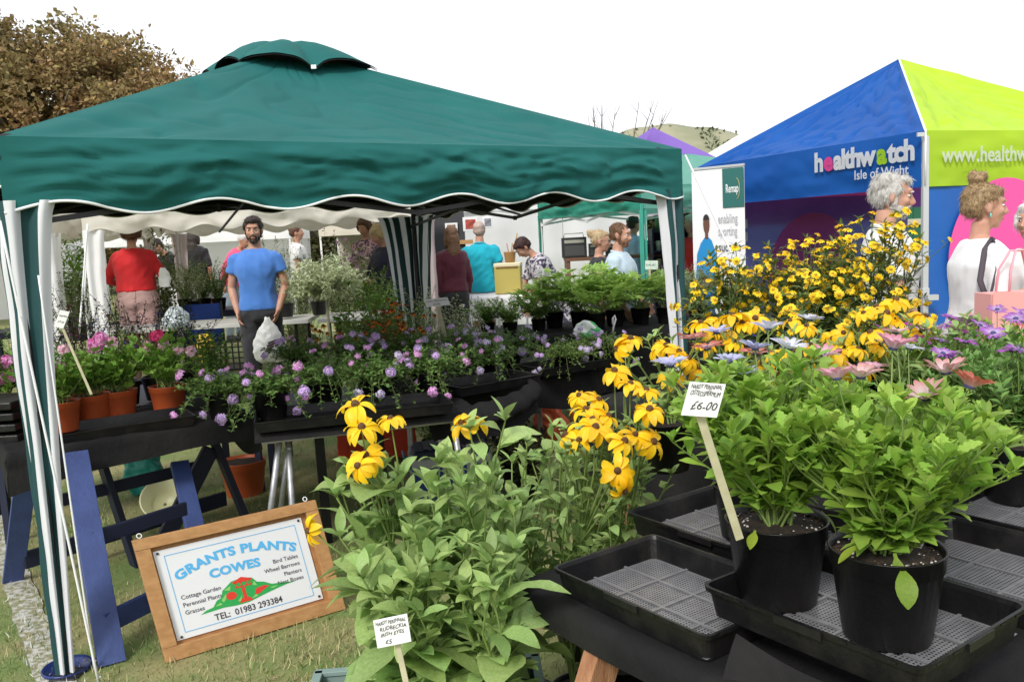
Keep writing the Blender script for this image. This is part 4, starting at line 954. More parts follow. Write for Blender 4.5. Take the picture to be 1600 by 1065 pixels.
def tabletop(t, O, U, V, Lx, Ly, z, th, m_, name='table_top'):
    O, U, V = map(Vector, (O, U, V)); U.normalize(); V.normalize(); c = O + U * Lx / 2 + V * Ly / 2
    mb = MB(); mb.box((c.x, c.y, z - th / 2), (Lx, Ly, th), Matrix((U, V, Vector((0, 0, 1)))).transposed()); return mb.build(name, m_, t, True, bevel=.003)
WOODR = mat('reddish_wood', (.30, .125, .06), .7, (.46, .24, .13), 3, 6, bump=.6, bscale=30, stretch=(9, 9, 1))
WOODP = mat('pine_wood', (.50, .27, .11), .6, (.40, .20, .075), 4, 5, bump=.3, bscale=40, stretch=(2, 10, 10))
BLUEP = mat('blue_painted_wood', (.042, .072, .22), .55, (.03, .052, .17), 9, 5, bump=.5, bscale=60, lo=.4, hi=.7)
DKNAVY = mat('dark_navy_wood', (.010, .014, .04), .6)
def bar(t, p, q, w, h, m_, name='leg', up=(0, 0, 1), bevel=.002):
    mb = MB(); mb.beam(p, q, w, h, up); return mb.build(name, m_, t, True, bevel=bevel)
# near display table on the right -------------------------------------------------
tb = thing('trestle_table', 'near display table under black cloth with reddish wooden trestle legs', 'table', NP(-1.1, 2.2, 0))
tabletop(tb, NP(-1.60, 1.15, 0), E1, E2, .96, 2.4, .750, .02, DKNAVY)
lt = at(953, 985, z=.725); lf = at(800, 1500, z=0)
bar(tb, lf, lt, .075, .045, WOODR, up=E1)
bar(tb, at(1075, 1120, z=.40), at(1010, 1005, z=.735), .07, .04, WOODR, up=E1)
for (a, b) in ((-1.5, 3.4), (-.75, 3.4), (-.7, 1.3)): bar(tb, NP(a + .08, b - .15, 0), NP(a, b, .735), .07, .045, WOODR, up=E1)
cloth('black ground cloth over the near table, hanging in folds under the empty trays', NP(-1.63, 1.12, 0), E1, E2, 1.02, 2.5, .757, .10, .4, .055, .1, .018, 3, .35, n=(90, 150), fold=7)
# the loose corner of cloth that hangs outwards below the front tray
def flap():
    t = thing('table_cloth', 'loose black cloth corner hanging out below the front tray', 'cloth', NP(-1.1, 1.15, .4)); mb = MB()
    def fn(u, v):
        p = NP(-1.03 + .62 * u + .05 * v * (1 - u), 1.20 + .045 * math.sin(u * 9 + v * 2) * v - .13 * v * (1 - u) ** 2 - .07 * v, .826 - .02 * math.sin(u * 6) - v * (.17 + .5 * u ** .7) + .03 * math.sin(u * 11) * v)
        return p
    mb.grid(fn, 50, 30); mb.build('cloth', CLOTHBK, t, True)
flap()
tb2 = thing('trestle_table', 'second black covered table further back under the yellow flowers', 'table', NP(-2.4, 3.0, 0))
tabletop(tb2, NP(-3.25, 2.72, 0), E1, E2, 1.5, 2.1, .750, .02, DKNAVY)
for a in (-3.15, -1.95):
    for b in (2.85, 4.6): bar(tb2, NP(a, b, 0), NP(a, b, .735), .05, .05, WOODR, up=E1)
cloth('black cloth over the second table under the yellow flowers', NP(-3.27, 2.68, 0), E1, E2, 1.54, 2.15, .757, .3, .05, .35, .2, .02, 8, .2)
# trays ------------------------------------------------------------------------------
MESHG = mat('tray_mesh_sky_grey', (.15, .15, .16), .30, (.20, .20, .21), 30)  # grey base colour stands in for sky reflected on the glossy mesh
def tray_meshes(lx=.50, ly=.385, h=.06):
    mb = MB(); tp = .012
    def rr(x, y, z, r=.022):
        pts = []
        for cx, cy, a0 in ((x - r, y - r, 0), (-x + r, y - r, 90), (-x + r, -y + r, 180), (x - r, -y + r, 270)):
            for k in range(5): a = R(a0 + 22.5 * k); pts.append(Vector((cx + r * math.cos(a), cy + r * math.sin(a), z)))
        return pts
    X, Y = lx / 2, ly / 2
    mb.rings([rr(X - tp - .003, Y - tp - .003, .004), rr(X - tp, Y - tp, 0), rr(X - .004, Y - .004, h - .012), rr(X + .003, Y + .003, h - .010), rr(X + .005, Y + .005, h), rr(X - .002, Y - .002, h), rr(X - .006, Y - .006, h - .008), rr(X - tp - .004, Y - tp - .004, .004)], False, smooth=False)
    for s_ in (-1, 1):
        for i in range(9): mb.box((-X + .05 + i * (lx - .1) / 8, s_ * (Y + .004), h - .004), (.016, .004, .003)); 
        for i in range(6): mb.box((s_ * (X + .004), -Y + .05 + i * (ly - .1) / 5, h - .004), (.004, .016, .003))
        mb.box((s_ * (X + .006), 0, h - .008), (.006, .09, .015)); mb.box((0, s_ * (Y + .006), h - .008), (.11, .006, .015))
    body = mb.mesh('tray_wall')
    mb = MB(); nx, ny = 52, 40; px_, py_ = (lx - 2 * tp) / nx, (ly - 2 * tp) / ny; z = .006
    vv = []; ff = []; rib = []
    for i in range(nx):
        for j in range(ny):
            cx = -X + tp + (i + .5) * px_; cy = -Y + tp + (j + .5) * py_
            q = [(cx - px_ / 2, cy - py_ / 2, z), (cx + px_ / 2, cy - py_ / 2, z), (cx + px_ / 2, cy + py_ / 2, z), (cx - px_ / 2, cy + py_ / 2, z)]
            b = len(vv); edge = i < 2 or j < 2 or i >= nx - 2 or j >= ny - 2
            if i % 13 == 0 and i or j % 13 == 0 and j or (edge and (i in (0, nx - 1) or j in (0, ny - 1))):
                vv += q; ff.append((b, b + 1, b + 2, b + 3))
            else:
                s_ = .33; w = [(cx, cy - py_ * s_, z), (cx + px_ * s_, cy, z), (cx, cy + py_ * s_, z), (cx - px_ * s_, cy, z)]
                if edge: w = [(cx + (a[0] - cx) * .7, cy + (a[1] - cy) * .7, z) for a in w]
                vv += q + w
                ff += [(b, b + 1, b + 4), (b + 1, b + 5, b + 4), (b + 1, b + 2, b + 5), (b + 2, b + 6, b + 5), (b + 2, b + 3, b + 6), (b + 3, b + 7, b + 6), (b + 3, b, b + 7), (b, b + 4, b + 7)]
    mb.add(vv, ff)
    for i in range(1, 4): mb.box((-X + tp + (13 * i + .5) * px_, 0, z + .002), (px_ * .8, ly - 2 * tp, .003))
    for j in range(1, 3): mb.box((0, -Y + tp + (13 * j + .5) * py_, z + .0025), (lx - 2 * tp, py_ * .8, .003))
    return body, mb.mesh('mesh_base')
TB_, TM_ = tray_meshes(); TB_.materials.append(BLACKTRAY); TM_.materials.append(MESHG)
def tray(label, loc, rz, group='black slatted plant trays', sc=(1, 1, 1)):
    t = thing('plant_tray', label, 'tray', loc, rz, group); t.scale = sc
    o = bpy.data.objects.new('tray_wall', TB_); COL.objects.link(o); o.parent = t
    o = bpy.data.objects.new('mesh_base', TM_); COL.objects.link(o); o.parent = t; o['kind'] = 'stuff'
    return t
AZ = math.atan2(E1.y, E1.x)
tray('empty black mesh tray at the table corner, left of the big potted plants', NP(-1.285, 1.305, .768), AZ, sc=(.92, .82, 1))
TB = NP(-.90, 1.385, .830); tray('black mesh tray at the very front holding the two big black pots', TB, AZ, sc=(.88, .90, 1))
tray('empty black mesh tray right behind the front pots', NP(-.86, 1.90, .768), AZ)
tray('empty black mesh tray second behind the front pots on the right', NP(-.96, 2.32, .768), AZ)
tray('black tray with pots behind the price ticket', NP(-1.44, 1.73, .768), AZ)
tray('black tray under the purple daisies at the right edge', NP(-1.32, 2.75, .768), AZ)
# --- left row of tables under the gazebo
U1 = Vector((.826, .563, 0)); V1 = Vector((-.563, .826, 0)); O1 = Vector((-2.16, 3.62, 0))
t1 = thing('trestle_table', 'table on blue painted wooden trestles under the terracotta pots', 'table', O1 + U1 * .5 + V1 * .35)
tabletop(t1, O1, U1, V1, 1.02, .72, .765, .018, DKNAVY)
for s_, (ft, tp_) in enumerate((((-1.63, 3.22, 0), (-1.93, 3.70, .745)), )):
    bar(t1, ft, tp_, .10, .034, BLUEP, up=V1)
bar(t1, (-2.55, 4.15, 0), (-2.22, 3.86, .745), .09, .034, BLUEP, up=V1)
f2 = at(333, 942, z=0); bar(t1, f2, at(280, 722, Y=4.2), .085, .034, BLUEP, up=V1)
bar(t1, f2 + V1 * .75 - U1 * .1, at(330, 700, Y=4.45), .085, .034, DKNAVY, up=V1)
fl, fr_ = Vector((-1.69, 3.31, .13)), f2 + Vector((-.02, .05, .13)); bar(t1, fl, fr_, .025, .085, BLUEP, 'rail')
bar(t1, (-2.45, 4.1, .13), (-1.75, 5.0, .13), .025, .085, DKNAVY, 'rail'); bar(t1, (-1.80, 3.5, .42), f2 + Vector((-.12, .1, .42)), .022, .06, DKNAVY, 'rail')
bar(t1, (-2.3, 4.05, .42), (-1.7, 4.6, .44), .022, .06, DKNAVY, 'rail'); bar(t1, (-2.0, 4.3, 0), (-2.1, 4.2, .74), .08, .03, DKNAVY); bar(t1, (-1.45, 4.55, 0), (-1.62, 4.42, .74), .08, .03, DKNAVY)
cloth('black cloth over the terracotta pot table, sagging in a long fold along its front', O1 - U1 * .02, U1, V1, 1.08, .74, .770, .14, .18, .15, .02, .045, 2, .75, fold=5)
# metal folding table
a, b = at(408, 686, z=.74), at(708, 652, z=.74); U2 = (b - a).normalized(); U2.z = 0; V2 = Vector((-U2.y, U2.x, 0)); O2 = Vector((a.x, a.y, 0)) + V2 * .02
ALU = mat('aluminium_edge', (.50, .50, .48), .4, (.38, .38, .36), 12, metal=.5)
t2 = thing('folding_table', 'grey folding table with tubular metal legs under the lilac flowers', 'table', O2 + U2 * .5 + V2 * .3)
tabletop(t2, O2, U2, V2, .98, .62, .745, .035, ALU)
for (tx, ty, bx, by) in ((.08, .06, -.06, .10), (.12, .10, .10, -.02), (.16, .50, .02, .55), (.90, .06, .98, .10), (.90, .5, .98, .5)):
    mb = MB(); mb.tube([O2 + U2 * bx + V2 * by, O2 + U2 * tx + V2 * ty + Vector((0, 0, .71))], .015, 10); mb.build('leg', GALV, t2, True)
mb = MB(); mb.tube([O2 + U2 * .12 + V2 * .07 + Vector((0, 0, .66)), O2 + U2 * .14 + V2 * .5 + Vector((0, 0, .66))], .012, 8); mb.build('brace', GALV, t2, True)
cloth('black cloth along the lilac flower table with its front fold hanging over the metal edge', O2 - U2 * .02 - V2 * .01, U2, V2, 1.04, .66, .750, .02, .04, .026, .02, .008, 5, .35)
pt = thing('plastic_trestle', 'black plastic trestle standing behind the metal table legs', 'trestle', O2 + U2 * .45 + V2 * .8)
for u in (.30, .62):
    bar(pt, O2 + U2 * u + V2 * .62, O2 + U2 * (u - .0) + V2 * .72 + Vector((0, 0, .7)), .05, .04, BLACKPL)
bar(pt, O2 + U2 * .28 + V2 * .72 + Vector((0, 0, .68)), O2 + U2 * .64 + V2 * .72 + Vector((0, 0, .68)), .05, .08, BLACKPL, 'beam')
# third section, further back on the right
a, b = at(722, 622, z=.74), at(1010, 560, z=.74); U3 = (b - a).normalized(); U3.z = 0; U3.normalize(); V3 = Vector((-U3.y, U3.x, 0)); O3 = Vector((a.x, a.y, 0)) + V3 * .03
t3 = thing('trestle_table', 'third table of the row, black covered, running back towards the right gazebo corner', 'table', O3 + U3 * .6 + V3 * .3)
tabletop(t3, O3, U3, V3, 1.35, .66, .745, .02, DKNAVY)
for u in (.1, 1.2):
    for v in (.06, .6): bar(t3, O3 + U3 * u + V3 * v, O3 + U3 * u + V3 * v + Vector((0, 0, .72)), .03, .03, GALV)
cloth('black cloth on the third table, a twisted roll of cloth hanging at its left end', O3 - U3 * .03, U3, V3, 1.42, .68, .752, .16, .1, .17, .05, .035, 9, .5, fold=6)
# rolled twist
def roll():
    t = thing('table_cloth', 'twisted roll of black cloth in the middle of the table front', 'cloth', at(760, 640, Y=4.4)); mb = MB()
    pts = [at(x, y, Y=Y) for x, y, Y in ((672, 655, 4.22), (700, 648, 4.22), (740, 650, 4.26), (780, 640, 4.36), (815, 625, 4.5), (838, 606, 4.62), (828, 594, 4.7))]
    P = []
    for i in range(len(pts) - 1):
        for j in range(5): P.append(pts[i].lerp(pts[i + 1], j / 5))
    rs = [.035 + .03 * math.sin(PI * min(1, i / len(P) * 1.1)) + .006 * math.sin(i * 1.7) for i in range(len(P))]
    mb.tube(P, rs, 18, flat=.55); me = mb.mesh('cloth'); link_mesh('cloth', me, CLOTHBK, t, True)
    def fn(u, v):
        k = u * (len(P) - 1); i = min(int(k), len(P) - 2); p = P[i].lerp(P[i + 1], k - i)
        return p + Vector((0, .03 * math.sin(u * 12), -.13 * v + .02 * math.sin(u * 17 + v))) + V3 * (-.02 + .05 * (1 - v))
    mb = MB(); mb.grid(fn, 40, 8); mb.build('hanging_edge', CLOTHBK, t, True)
roll()
# back tables
O5 = Vector((-.55, 7.05, 0)); X_ = Vector((1, .02, 0)); Y_ = Vector((-.02, 1, 0))
t5 = thing('trestle_table', 'black covered table with the leafy lupins in front of the couple', 'table', (.6, 7.4, 0))
tabletop(t5, O5, X_, Y_, 2.5, .9, .76, .02, DKNAVY)
for u in (.1, 2.4):
    for v in (.1, .8): bar(t5, O5 + X_ * u + Y_ * v, O5 + X_ * u + Y_ * v + Vector((0, 0, .74)), .04, .04, DKNAVY)
cloth('black cloth on the lupin table with crumpled folds along its front', O5, X_, Y_, 2.5, .9, .768, .1, .1, .5, .1, .03, 12, .2)
t6 = thing('bench', 'low black staging under the orange and green plants behind the lilac flowers', 'staging', (-1.0, 6.3, 0))
tabletop(t6, (-1.75, 5.75, 0), (1, .1, 0), (-.1, 1, 0), 1.6, .8, .50, .03, DKNAVY)
for p in ((-1.7, 5.85), (-.3, 5.95), (-1.75, 6.5), (-.25, 6.6)): bar(t6, (*p, 0), (*p, .48), .04, .04, DKNAVY)
t7 = thing('trestle_table', 'table of dark salvias behind the terracotta pots', 'table', (-2.2, 5.2, 0))
tabletop(t7, (-3.0, 4.55, 0), U1, V1, 1.75, .9, .70, .03, DKNAVY)
for p in ((-2.9, 4.75), (-1.7, 5.55), (-3.3, 5.3), (-2.1, 6.1)): bar(t7, (*p, 0), (*p, .68), .04, .04, DKNAVY)
GREYT = mat('grey_plastic_top', (.50, .50, .47), .5, (.42, .42, .40), 4)
for lab, O, L_, D_ in (('grey folding table with small pots left of the bearded man', (-4.35, 8.6, 0), 2.3, .75), ('grey folding table between the bearded man and the feathery shrub', (-1.95, 8.7, 0), 1.15, .72)):
    tt = thing('folding_table', lab, 'table', O); tabletop(tt, O, (1, .06, 0), (-.06, 1, 0), L_, D_, .86, .04, GREYT); O = Vector(O)
    for u in (.1, L_ - .15):
        for v in (.08, D_ - .1): bar(tt, O + Vector((u, v + u * .06, 0)), O + Vector((u, v + u * .06, .83)), .03, .03, BLACKPL)
# ================================================================== POTS AND PLANTS
TERRA = mat('terracotta_plastic', (.50, .098, .028), .45, (.44, .085, .025), 6, bump=.1)
PRIM = mat('pot_rim_dark', (.22, .05, .02), .5)
def pot_mesh(r, h, m_, soil=True):
    mb = MB(); mb.lathe([(.001, 0), (.76 * r, 0), (.78 * r, .006), (.955 * r, h * .80), (.99 * r, h * .81), (1.0 * r, h * .985), (1.035 * r, h), (1.0 * r, h + .001), (.955 * r, h * .97), (.93 * r, h * .84)], 36, smooth=True)
    me = mb.mesh('pot'); me.materials.append(m_)
    mb = MB(); n = 26; rr = random.Random(3)
    def fn(u, v):
        a = 2 * PI * u; q = .945 * r * v; return (q * math.cos(a), q * math.sin(a), h * .91 + .006 * noise.noise((q * math.cos(a) * 60, q * math.sin(a) * 60, 1)) * v + .012 * (1 - v) )
    mb.grid(fn, 32, 8); so = mb.mesh('soil'); so.materials.append(SOIL); return me, so
POTS = {'t': pot_mesh(.105, .165, TERRA), 'b': pot_mesh(.085, .14, BLACKPL), 'B': pot_mesh(.097, .165, BLACKPL), 's': pot_mesh(.065, .10, BLACKPL)}
POTH = {'t': .145, 'b': .125, 'B': .146, 's': .088}
def potted(label, loc, pk='b', cat='potted plant', group=None, name='potted_plant', sc=1, rz=None):
    t = thing(name, label, cat, loc, 0, group)
    for nm, me in zip(('pot', 'soil'), POTS[pk]):
        o = bpy.data.objects.new(nm, me); COL.objects.link(o); o.parent = t; o.scale = (sc,) * 3
    return t, POTH[pk] * sc
LM = {}
def lmat(n, c, c2=None, tr=.3, rough=.5, rand=.28):
    return mat(n, c, rough, c2 or tuple(x * .7 for x in c), 25, 3, trans=tr, rand=rand, spec=.35)
L_RUD = lmat('leaf_rudbeckia', (.34, .47, .17), (.26, .38, .12), .30, .5)
L_OST = lmat('leaf_daisy', (.30, .46, .075), (.22, .37, .055), .34)
L_OST2 = lmat('leaf_daisy_blue', (.18, .33, .09), (.14, .27, .06), .28)
L_VERB = lmat('leaf_verbena', (.19, .32, .09), (.15, .26, .07), .25)
L_PEL = lmat('leaf_pelargonium', (.20, .36, .06), (.15, .29, .045), .3)
L_LUP = lmat('leaf_lupin', (.30, .45, .10), (.23, .37, .075), .3)
L_DARK = lmat('leaf_salvia', (.06, .085, .03), (.035, .055, .02), .2)
L_HEL = lmat('leaf_helenium', (.12, .18, .045), (.09, .14, .035), .25)
L_LAV = lmat('leaf_lavender', (.24, .33, .20), (.19, .28, .16), .2)
L_PALE = lmat('leaf_pale', (.55, .60, .38), (.44, .50, .30), .3)
L_MID = lmat('leaf_mid', (.20, .33, .075), (.15, .25, .055), .3)
L_YEL = lmat('leaf_yellowing', (.26, .36, .04), (.20, .30, .03), .3)
S_GRN = mat('stem_green', (.20, .28, .07), .5, (.15, .22, .06), 20); S_DK = mat('stem_dark', (.06, .045, .025), .6); S_MID = mat('stem_mid', (.13, .16, .05), .6)
def petal_mat(name, cb, ct, rough=.5, rand=.1, tr=.3, mid=.45):
    if name in MATS: return MATS[name]
    M = mat(name, cb, rough, rand=rand, trans=tr); n = M.node_tree; lk = n.links.new
    tcn = [x for x in n.nodes if x.type == 'TEX_COORD'][0]; sp = n.nodes.new('ShaderNodeSeparateXYZ'); lk(tcn.outputs['Object'], sp.inputs[0])
    mr_ = n.nodes.new('ShaderNodeMapRange'); mr_.inputs[1].default_value = mid - .3; mr_.inputs[2].default_value = mid + .4; lk(sp.outputs['Y'], mr_.inputs[0])
    x = n.nodes.new('ShaderNodeMix'); x.data_type = 'RGBA'; x.inputs[6].default_value = (*cb, 1); x.inputs[7].default_value = (*ct, 1); lk(mr_.outputs[0], x.inputs[0])
    hs = [q for q in n.nodes if q.type == 'HUE_SAT' and not q.inputs['Color'].is_linked][0]; lk(x.outputs[2], hs.inputs['Color']); return M
YEL = mat('petal_yellow', (.90, .63, .012), .5, (.90, .54, .010), 40, rand=.12, trans=.3); CONE = mat('flower_cone', (.07, .028, .010), .85, (.14, .07, .02), 90, bump=1, bscale=300)
GCONE = mat('flower_cone_gold', (.60, .36, .02), .85, (.35, .17, .01), 90)
ORG = mat('petal_rust', (.66, .10, .012), .55, (.78, .25, .02), 30, rand=.3, trans=.25); AMB = mat('petal_amber', (.85, .33, .01), .5, rand=.15, trans=.25)
LIL = mat('petal_lilac', (.70, .50, .84), .55, rand=.25, trans=.25); LIL2 = mat('petal_magenta_lilac', (.80, .44, .76), .55, rand=.2, trans=.25); LILW = mat('petal_pale_lilac', (.66, .58, .78), .55, rand=.15, trans=.25)
FPET = {'rud': leaf_tpl(lambda t: .235 * (.45 + .55 * math.sin(PI * min(t, .93) ** .9)) * (1 if t < .96 else .35), .3, 1.0, 6), 'ost': leaf_tpl(lambda t: .155 * (.55 + .45 * math.sin(PI * min(t, .95) ** 1.1)) * (1 if t < .97 else .45), .35, .35, 6)}
def disc_mesh(r, h, sep_l, m_):
    parts = []; V = []; T = []; k = 14
    prof = [(.25 * r, -.35 * r), (r * .9, -.1 * r), (r, .15 * h), (r * .93, h * .55), (r * .62, h * .9)]
    for (a, z) in prof: V += [(a * math.cos(2 * PI * i / k), a * math.sin(2 * PI * i / k), z) for i in range(k)]
    V.append((0, 0, h))
    for j in range(len(prof) - 1):
        for i in range(k): a, b = j * k + i, j * k + (i + 1) % k; T += [(a, b, b + k), (a, b + k, a + k)]
    o = (len(prof) - 1) * k; T += [(o + i, o + (i + 1) % k, o + k) for i in range(k)]
    parts.append((np.array(V), np.array(T), np.array([1 if j < 1 else 0 for j in range(len(prof) - 1) for i in range(2 * k)] + [0] * k)))
    b = leaf_tpl(P_lance(.16), .3, .8, 3); s_ = scatter(b, frames(np.linspace(0, 6.0, 11), np.full(11, .15), np.zeros(11)), np.array([(0, 0, -.2 * r)] * 11), sep_l); parts.append((s_[0], s_[1], np.ones(len(s_[1]), int)))
    me = np_mesh('disc', *join_np(parts)); me.materials.append(m_); me.materials.append(S_GRN); return me
PM = {}
def petal_mesh(kind, m_):
    k = (kind, m_.name)
    if k not in PM: me = np_mesh('petal', *FPET[kind]); me.materials.append(m_); PM[k] = me
    return PM[k]
DM = {'rud': disc_mesh(.0100, .013, .020, CONE), 'ostb': disc_mesh(.0085, .007, .016, mat('disc_blue', (.05, .05, .16), .8)), 'osty': disc_mesh(.008, .007, .016, GCONE)}
def M4(pos, nrm, spin=0, s=1.0):
    z = Vector(nrm).normalized(); x = z.orthogonal().normalized(); x = Matrix.Rotation(spin, 3, z) @ x; y = z.cross(x)
    m_ = Matrix((x * s, y * s, z * s)).transposed().to_4x4(); m_.translation = Vector(pos); return m_
def big_flower(par, pos, nrm, kind, m_, n, Lp, elev, droop_j, disc, s=1.0, seed=0, missing=0, label=None):
    rr = random.Random(seed); f = bpy.data.objects.new('flower', DM[disc]); COL.objects.link(f); f.parent = par; f.matrix_basis = M4(pos, nrm, rr.uniform(0, 6), s)
    if label: f['label'] = label
    me = petal_mesh(kind, m_); r0 = .006 if kind == 'ost' else .007
    for i in range(n):
        if rr.random() < missing: continue
        a = 2 * PI * i / n + rr.uniform(-.09, .09); e = elev + rr.uniform(-1, 1) * droop_j
        Mx = frames([a], [e], [rr.uniform(-.3, .3)])[0]; q = bpy.data.objects.new('petal', me); COL.objects.link(q); q.parent = f
        sc = Lp * rr.uniform(.88, 1.06); mm = Matrix([[Mx[r_][c] * sc for c in range(3)] for r_ in range(3)]).to_4x4(); mm.translation = Vector((math.cos(a) * r0, math.sin(a) * r0, rr.uniform(0, .002))); q.matrix_basis = mm
    return f
def stems(nst, H_, spread, z0, arch=1.6, hv=.2, r0=.012, rr=None, sub=7, wob=.01, lean=(0, 0), side=None):
    rr = rr or random; out = []
    for i in range(nst):
        a = rr.uniform(0, 2 * PI) if side is None else rr.uniform(*side); d = math.sqrt(rr.random()) * spread; h = H_ * (1 - hv * rr.random()) * (1 - .25 * (d / max(spread, .01)) ** 2)
        b = Vector((rr.uniform(-1, 1) * r0, rr.uniform(-1, 1) * r0, z0)); w1, w2 = rr.uniform(-wob, wob), rr.uniform(-wob, wob)
        out.append([b + Vector((math.cos(a) * d * (k / sub) ** arch + w1 * math.sin(k * 1.3) + lean[0] * (k / sub) ** 2, math.sin(a) * d * (k / sub) ** arch + w2 * math.cos(k * 1.1) + lean[1] * (k / sub) ** 2, h * (k / sub) ** .93)) for k in range(sub + 1)])
    return out
CAMP = np.array([0, 0, EYE])
LMESH = {}
def leaf_meshes(key, m_):
    k = (key, m_.name)
    if k not in LMESH:
        LMESH[k] = []
        for tp in LEAF[key]: me = np_mesh('leaf', *tp); me.materials.append(m_); LMESH[k].append(me)
    return LMESH[k]
def put_leaves(t, key, m_, P, Ms, sc, parts=False, limit=280, rr=None, name='foliage'):
    P, sc = np.asarray(P), np.asarray(sc); n = len(P); nv = len(LEAF[key]); vi = np.arange(n) % nv; idx = np.arange(n)
    if parts:
        w = P + np.array(t.location); d = np.linalg.norm(w - CAMP, axis=1); idx = np.argsort(d); near = idx[:limit]; rest = idx[limit:]; ms = leaf_meshes(key, m_)
        for i in near:
            o = bpy.data.objects.new('leaf', ms[vi[i]]); COL.objects.link(o); o.parent = t
            M_ = Ms[i] * sc[i]; mm = Matrix(M_.tolist()).to_4x4(); mm.translation = Vector(P[i]); o.matrix_basis = mm
        idx = rest
    if len(idx):
        prt = []
        for k in range(nv):
            s_ = idx[vi[idx] == k]
            if len(s_): prt.append(scatter(LOW.get(key, LEAF[key])[k], Ms[s_], P[s_], sc[s_]))
        V, T, _ = join_np([(p[0], p[1], None) for p in prt]); link_mesh(name, np_mesh(name, V, T), m_, t, kind='stuff')
def leafy(t, lines, key, m_, size, per, lo=.15, elev=(.1, .9), size_top=.7, parts=False, rr=None, rosette=0, jit=.006, limit=280, hi=1.0):
    rr = rr or random; P = []; A = []; E_ = []; RO = []; SC = []
    for ln in lines:
        k = len(ln) - 1; g = rr.uniform(0, 6)
        for j in range(per):
            f = lo + (hi - lo) * (j + rr.random() * .8) / per; f = min(f, .999) * k; i = int(f); p = ln[i].lerp(ln[min(i + 1, k)], f - i)
            g += 2.4 + rr.uniform(-.3, .3); q = f / k
            P.append(tuple(p + Vector((rr.uniform(-jit, jit), rr.uniform(-jit, jit), 0)))); A.append(g); E_.append(rr.uniform(*elev) + .3 * (q - .5)); RO.append(rr.uniform(-.5, .5)); SC.append(size * (1 + (size_top - 1) * q) * rr.uniform(.7, 1.2))
        for j in range(rosette):
            P.append(tuple(ln[-1])); A.append(g + j * 2.4); E_.append(rr.uniform(.55, 1.25)); RO.append(rr.uniform(-.4, .4)); SC.append(size * size_top * rr.uniform(.55, .95))
    put_leaves(t, key, m_, P, frames(A, E_, RO), SC, parts, limit)
def put_stems(t, lines, r, m_, parts=False, taper=.5, name='stem', n=5):
    if parts:
        for ln in lines: V, T = tubes_np([ln], r, n + 1, taper); link_mesh('stem', np_mesh('stem', V, T), m_, t)
    else: V, T = tubes_np(lines, r, n, taper); link_mesh('stems', np_mesh('stems', V, T), m_, t, kind='stuff' if len(lines) > 12 else None)
FM = {}
def fmesh(key, mats_, *args, **kw_):
    if key not in FM:
        me = np_mesh('flower', *flower_tpl(*args, **kw_)); [me.materials.append(x) for x in mats_]; FM[key] = me
    return FM[key]
def cluster_mesh(key, m_, n, R_, L_, flat=.55, seed=0, W=.32):
    if key in FM: return FM[key]
    rr = random.Random(seed); fl = flower_tpl(5, L_, W, .15, .3, L_ * .12, L_ * .1, seg=2, seed=seed); parts = []
    for i in range(n):
        ph = math.acos(1 - (i + .5) / n * .95); a = i * 2.4; d = Vector((math.sin(ph) * math.cos(a), math.sin(ph) * math.sin(a), math.cos(ph)))
        M_ = np.array(M4((0, 0, 0), d, rr.uniform(0, 6)).to_3x3()); s_ = scatter((fl[0], fl[1], fl[2]), M_[None], [tuple(Vector((d.x * R_, d.y * R_, d.z * R_ * flat)) + Vector((rr.uniform(-1, 1), rr.uniform(-1, 1), rr.uniform(-1, 1))) * R_ * .1)], 1.0); parts.append((s_[0], s_[1], s_[2]))
    me = np_mesh('flower', *join_np(parts)); me.materials.append(m_); me.materials.append(mat('floret_eye', (.25, .10, .30), .6)); FM[key] = me; return me
def put_flowers(t, items, me, s0=1.0, sv=.2, rr=None):
    rr = rr or random
    for pos, nrm in items:
        o = bpy.data.objects.new('flower', me); COL.objects.link(o); o.parent = t; o.matrix_basis = M4(pos, nrm, rr.uniform(0, 6), s0 * rr.uniform(1 - sv, 1 + sv))
# ================================================================== PLANTS
def tips(lines): return [(ln[-1], (ln[-1] - ln[-2]).normalized()) for ln in lines]
# ---- big daisies in the front trays
def osteo(label, loc, pk, seed, H_=.27, spread=.20, nsh=58, per=14, key='ost', m_=None, lsz=.055, flowers=(), fm=None, disc='ostb', fs=1.0, parts=True, lo=.25, Lp=.040, elev=.45, yellow=0, npet=16, arch=1.5):
    m_ = m_ or L_OST; rr = random.Random(seed); t, z0 = potted(label, loc, pk, 'potted daisy')
    lines = stems(nsh, H_, spread, z0, arch, .3, .022, rr); put_stems(t, lines, .0028, S_GRN)
    leafy(t, lines, key, m_, lsz, per, lo, (.25, 1.1), .75, parts, rr, 6, .003)
    if yellow:   # pale old leaves hanging round the rim
        P = []; A = []; E_ = []; S = []
        for i in range(yellow): a = rr.uniform(0, 2 * PI) if i > 5 else -PI / 2 + rr.uniform(-1.2, 1.2); r_ = rr.uniform(.06, .10); P.append((r_ * math.cos(a), r_ * math.sin(a), z0 + rr.uniform(.015, .06))); A.append(a + rr.uniform(-.4, .4)); E_.append(rr.uniform(-1.1, -.1)); S.append(rr.uniform(.05, .075))
        put_leaves(t, 'spoon', L_YEL, P, frames(A, E_, [0] * len(P)), S, parts, 60, name='old_leaves')
    for i, (tx, ty, tz, nx, ny, nz_) in enumerate(flowers):
        p = Vector((tx, ty, tz)); b = Vector((tx * .35, ty * .35, z0 + H_ * .35)); n_ = Vector((nx, ny, nz_)).normalized()
        ln = [b, b.lerp(p, .4) + Vector((0, 0, .01)), b.lerp(p, .8) - n_ * .004, p - n_ * .003]; put_stems(t, [ln], .0024, S_GRN, True)
        big_flower(t, p, n_, 'ost', fm[i % len(fm)], npet, Lp, elev, .16, disc, fs * rr.uniform(.9, 1.1), seed * 9 + i, .04)
    return t
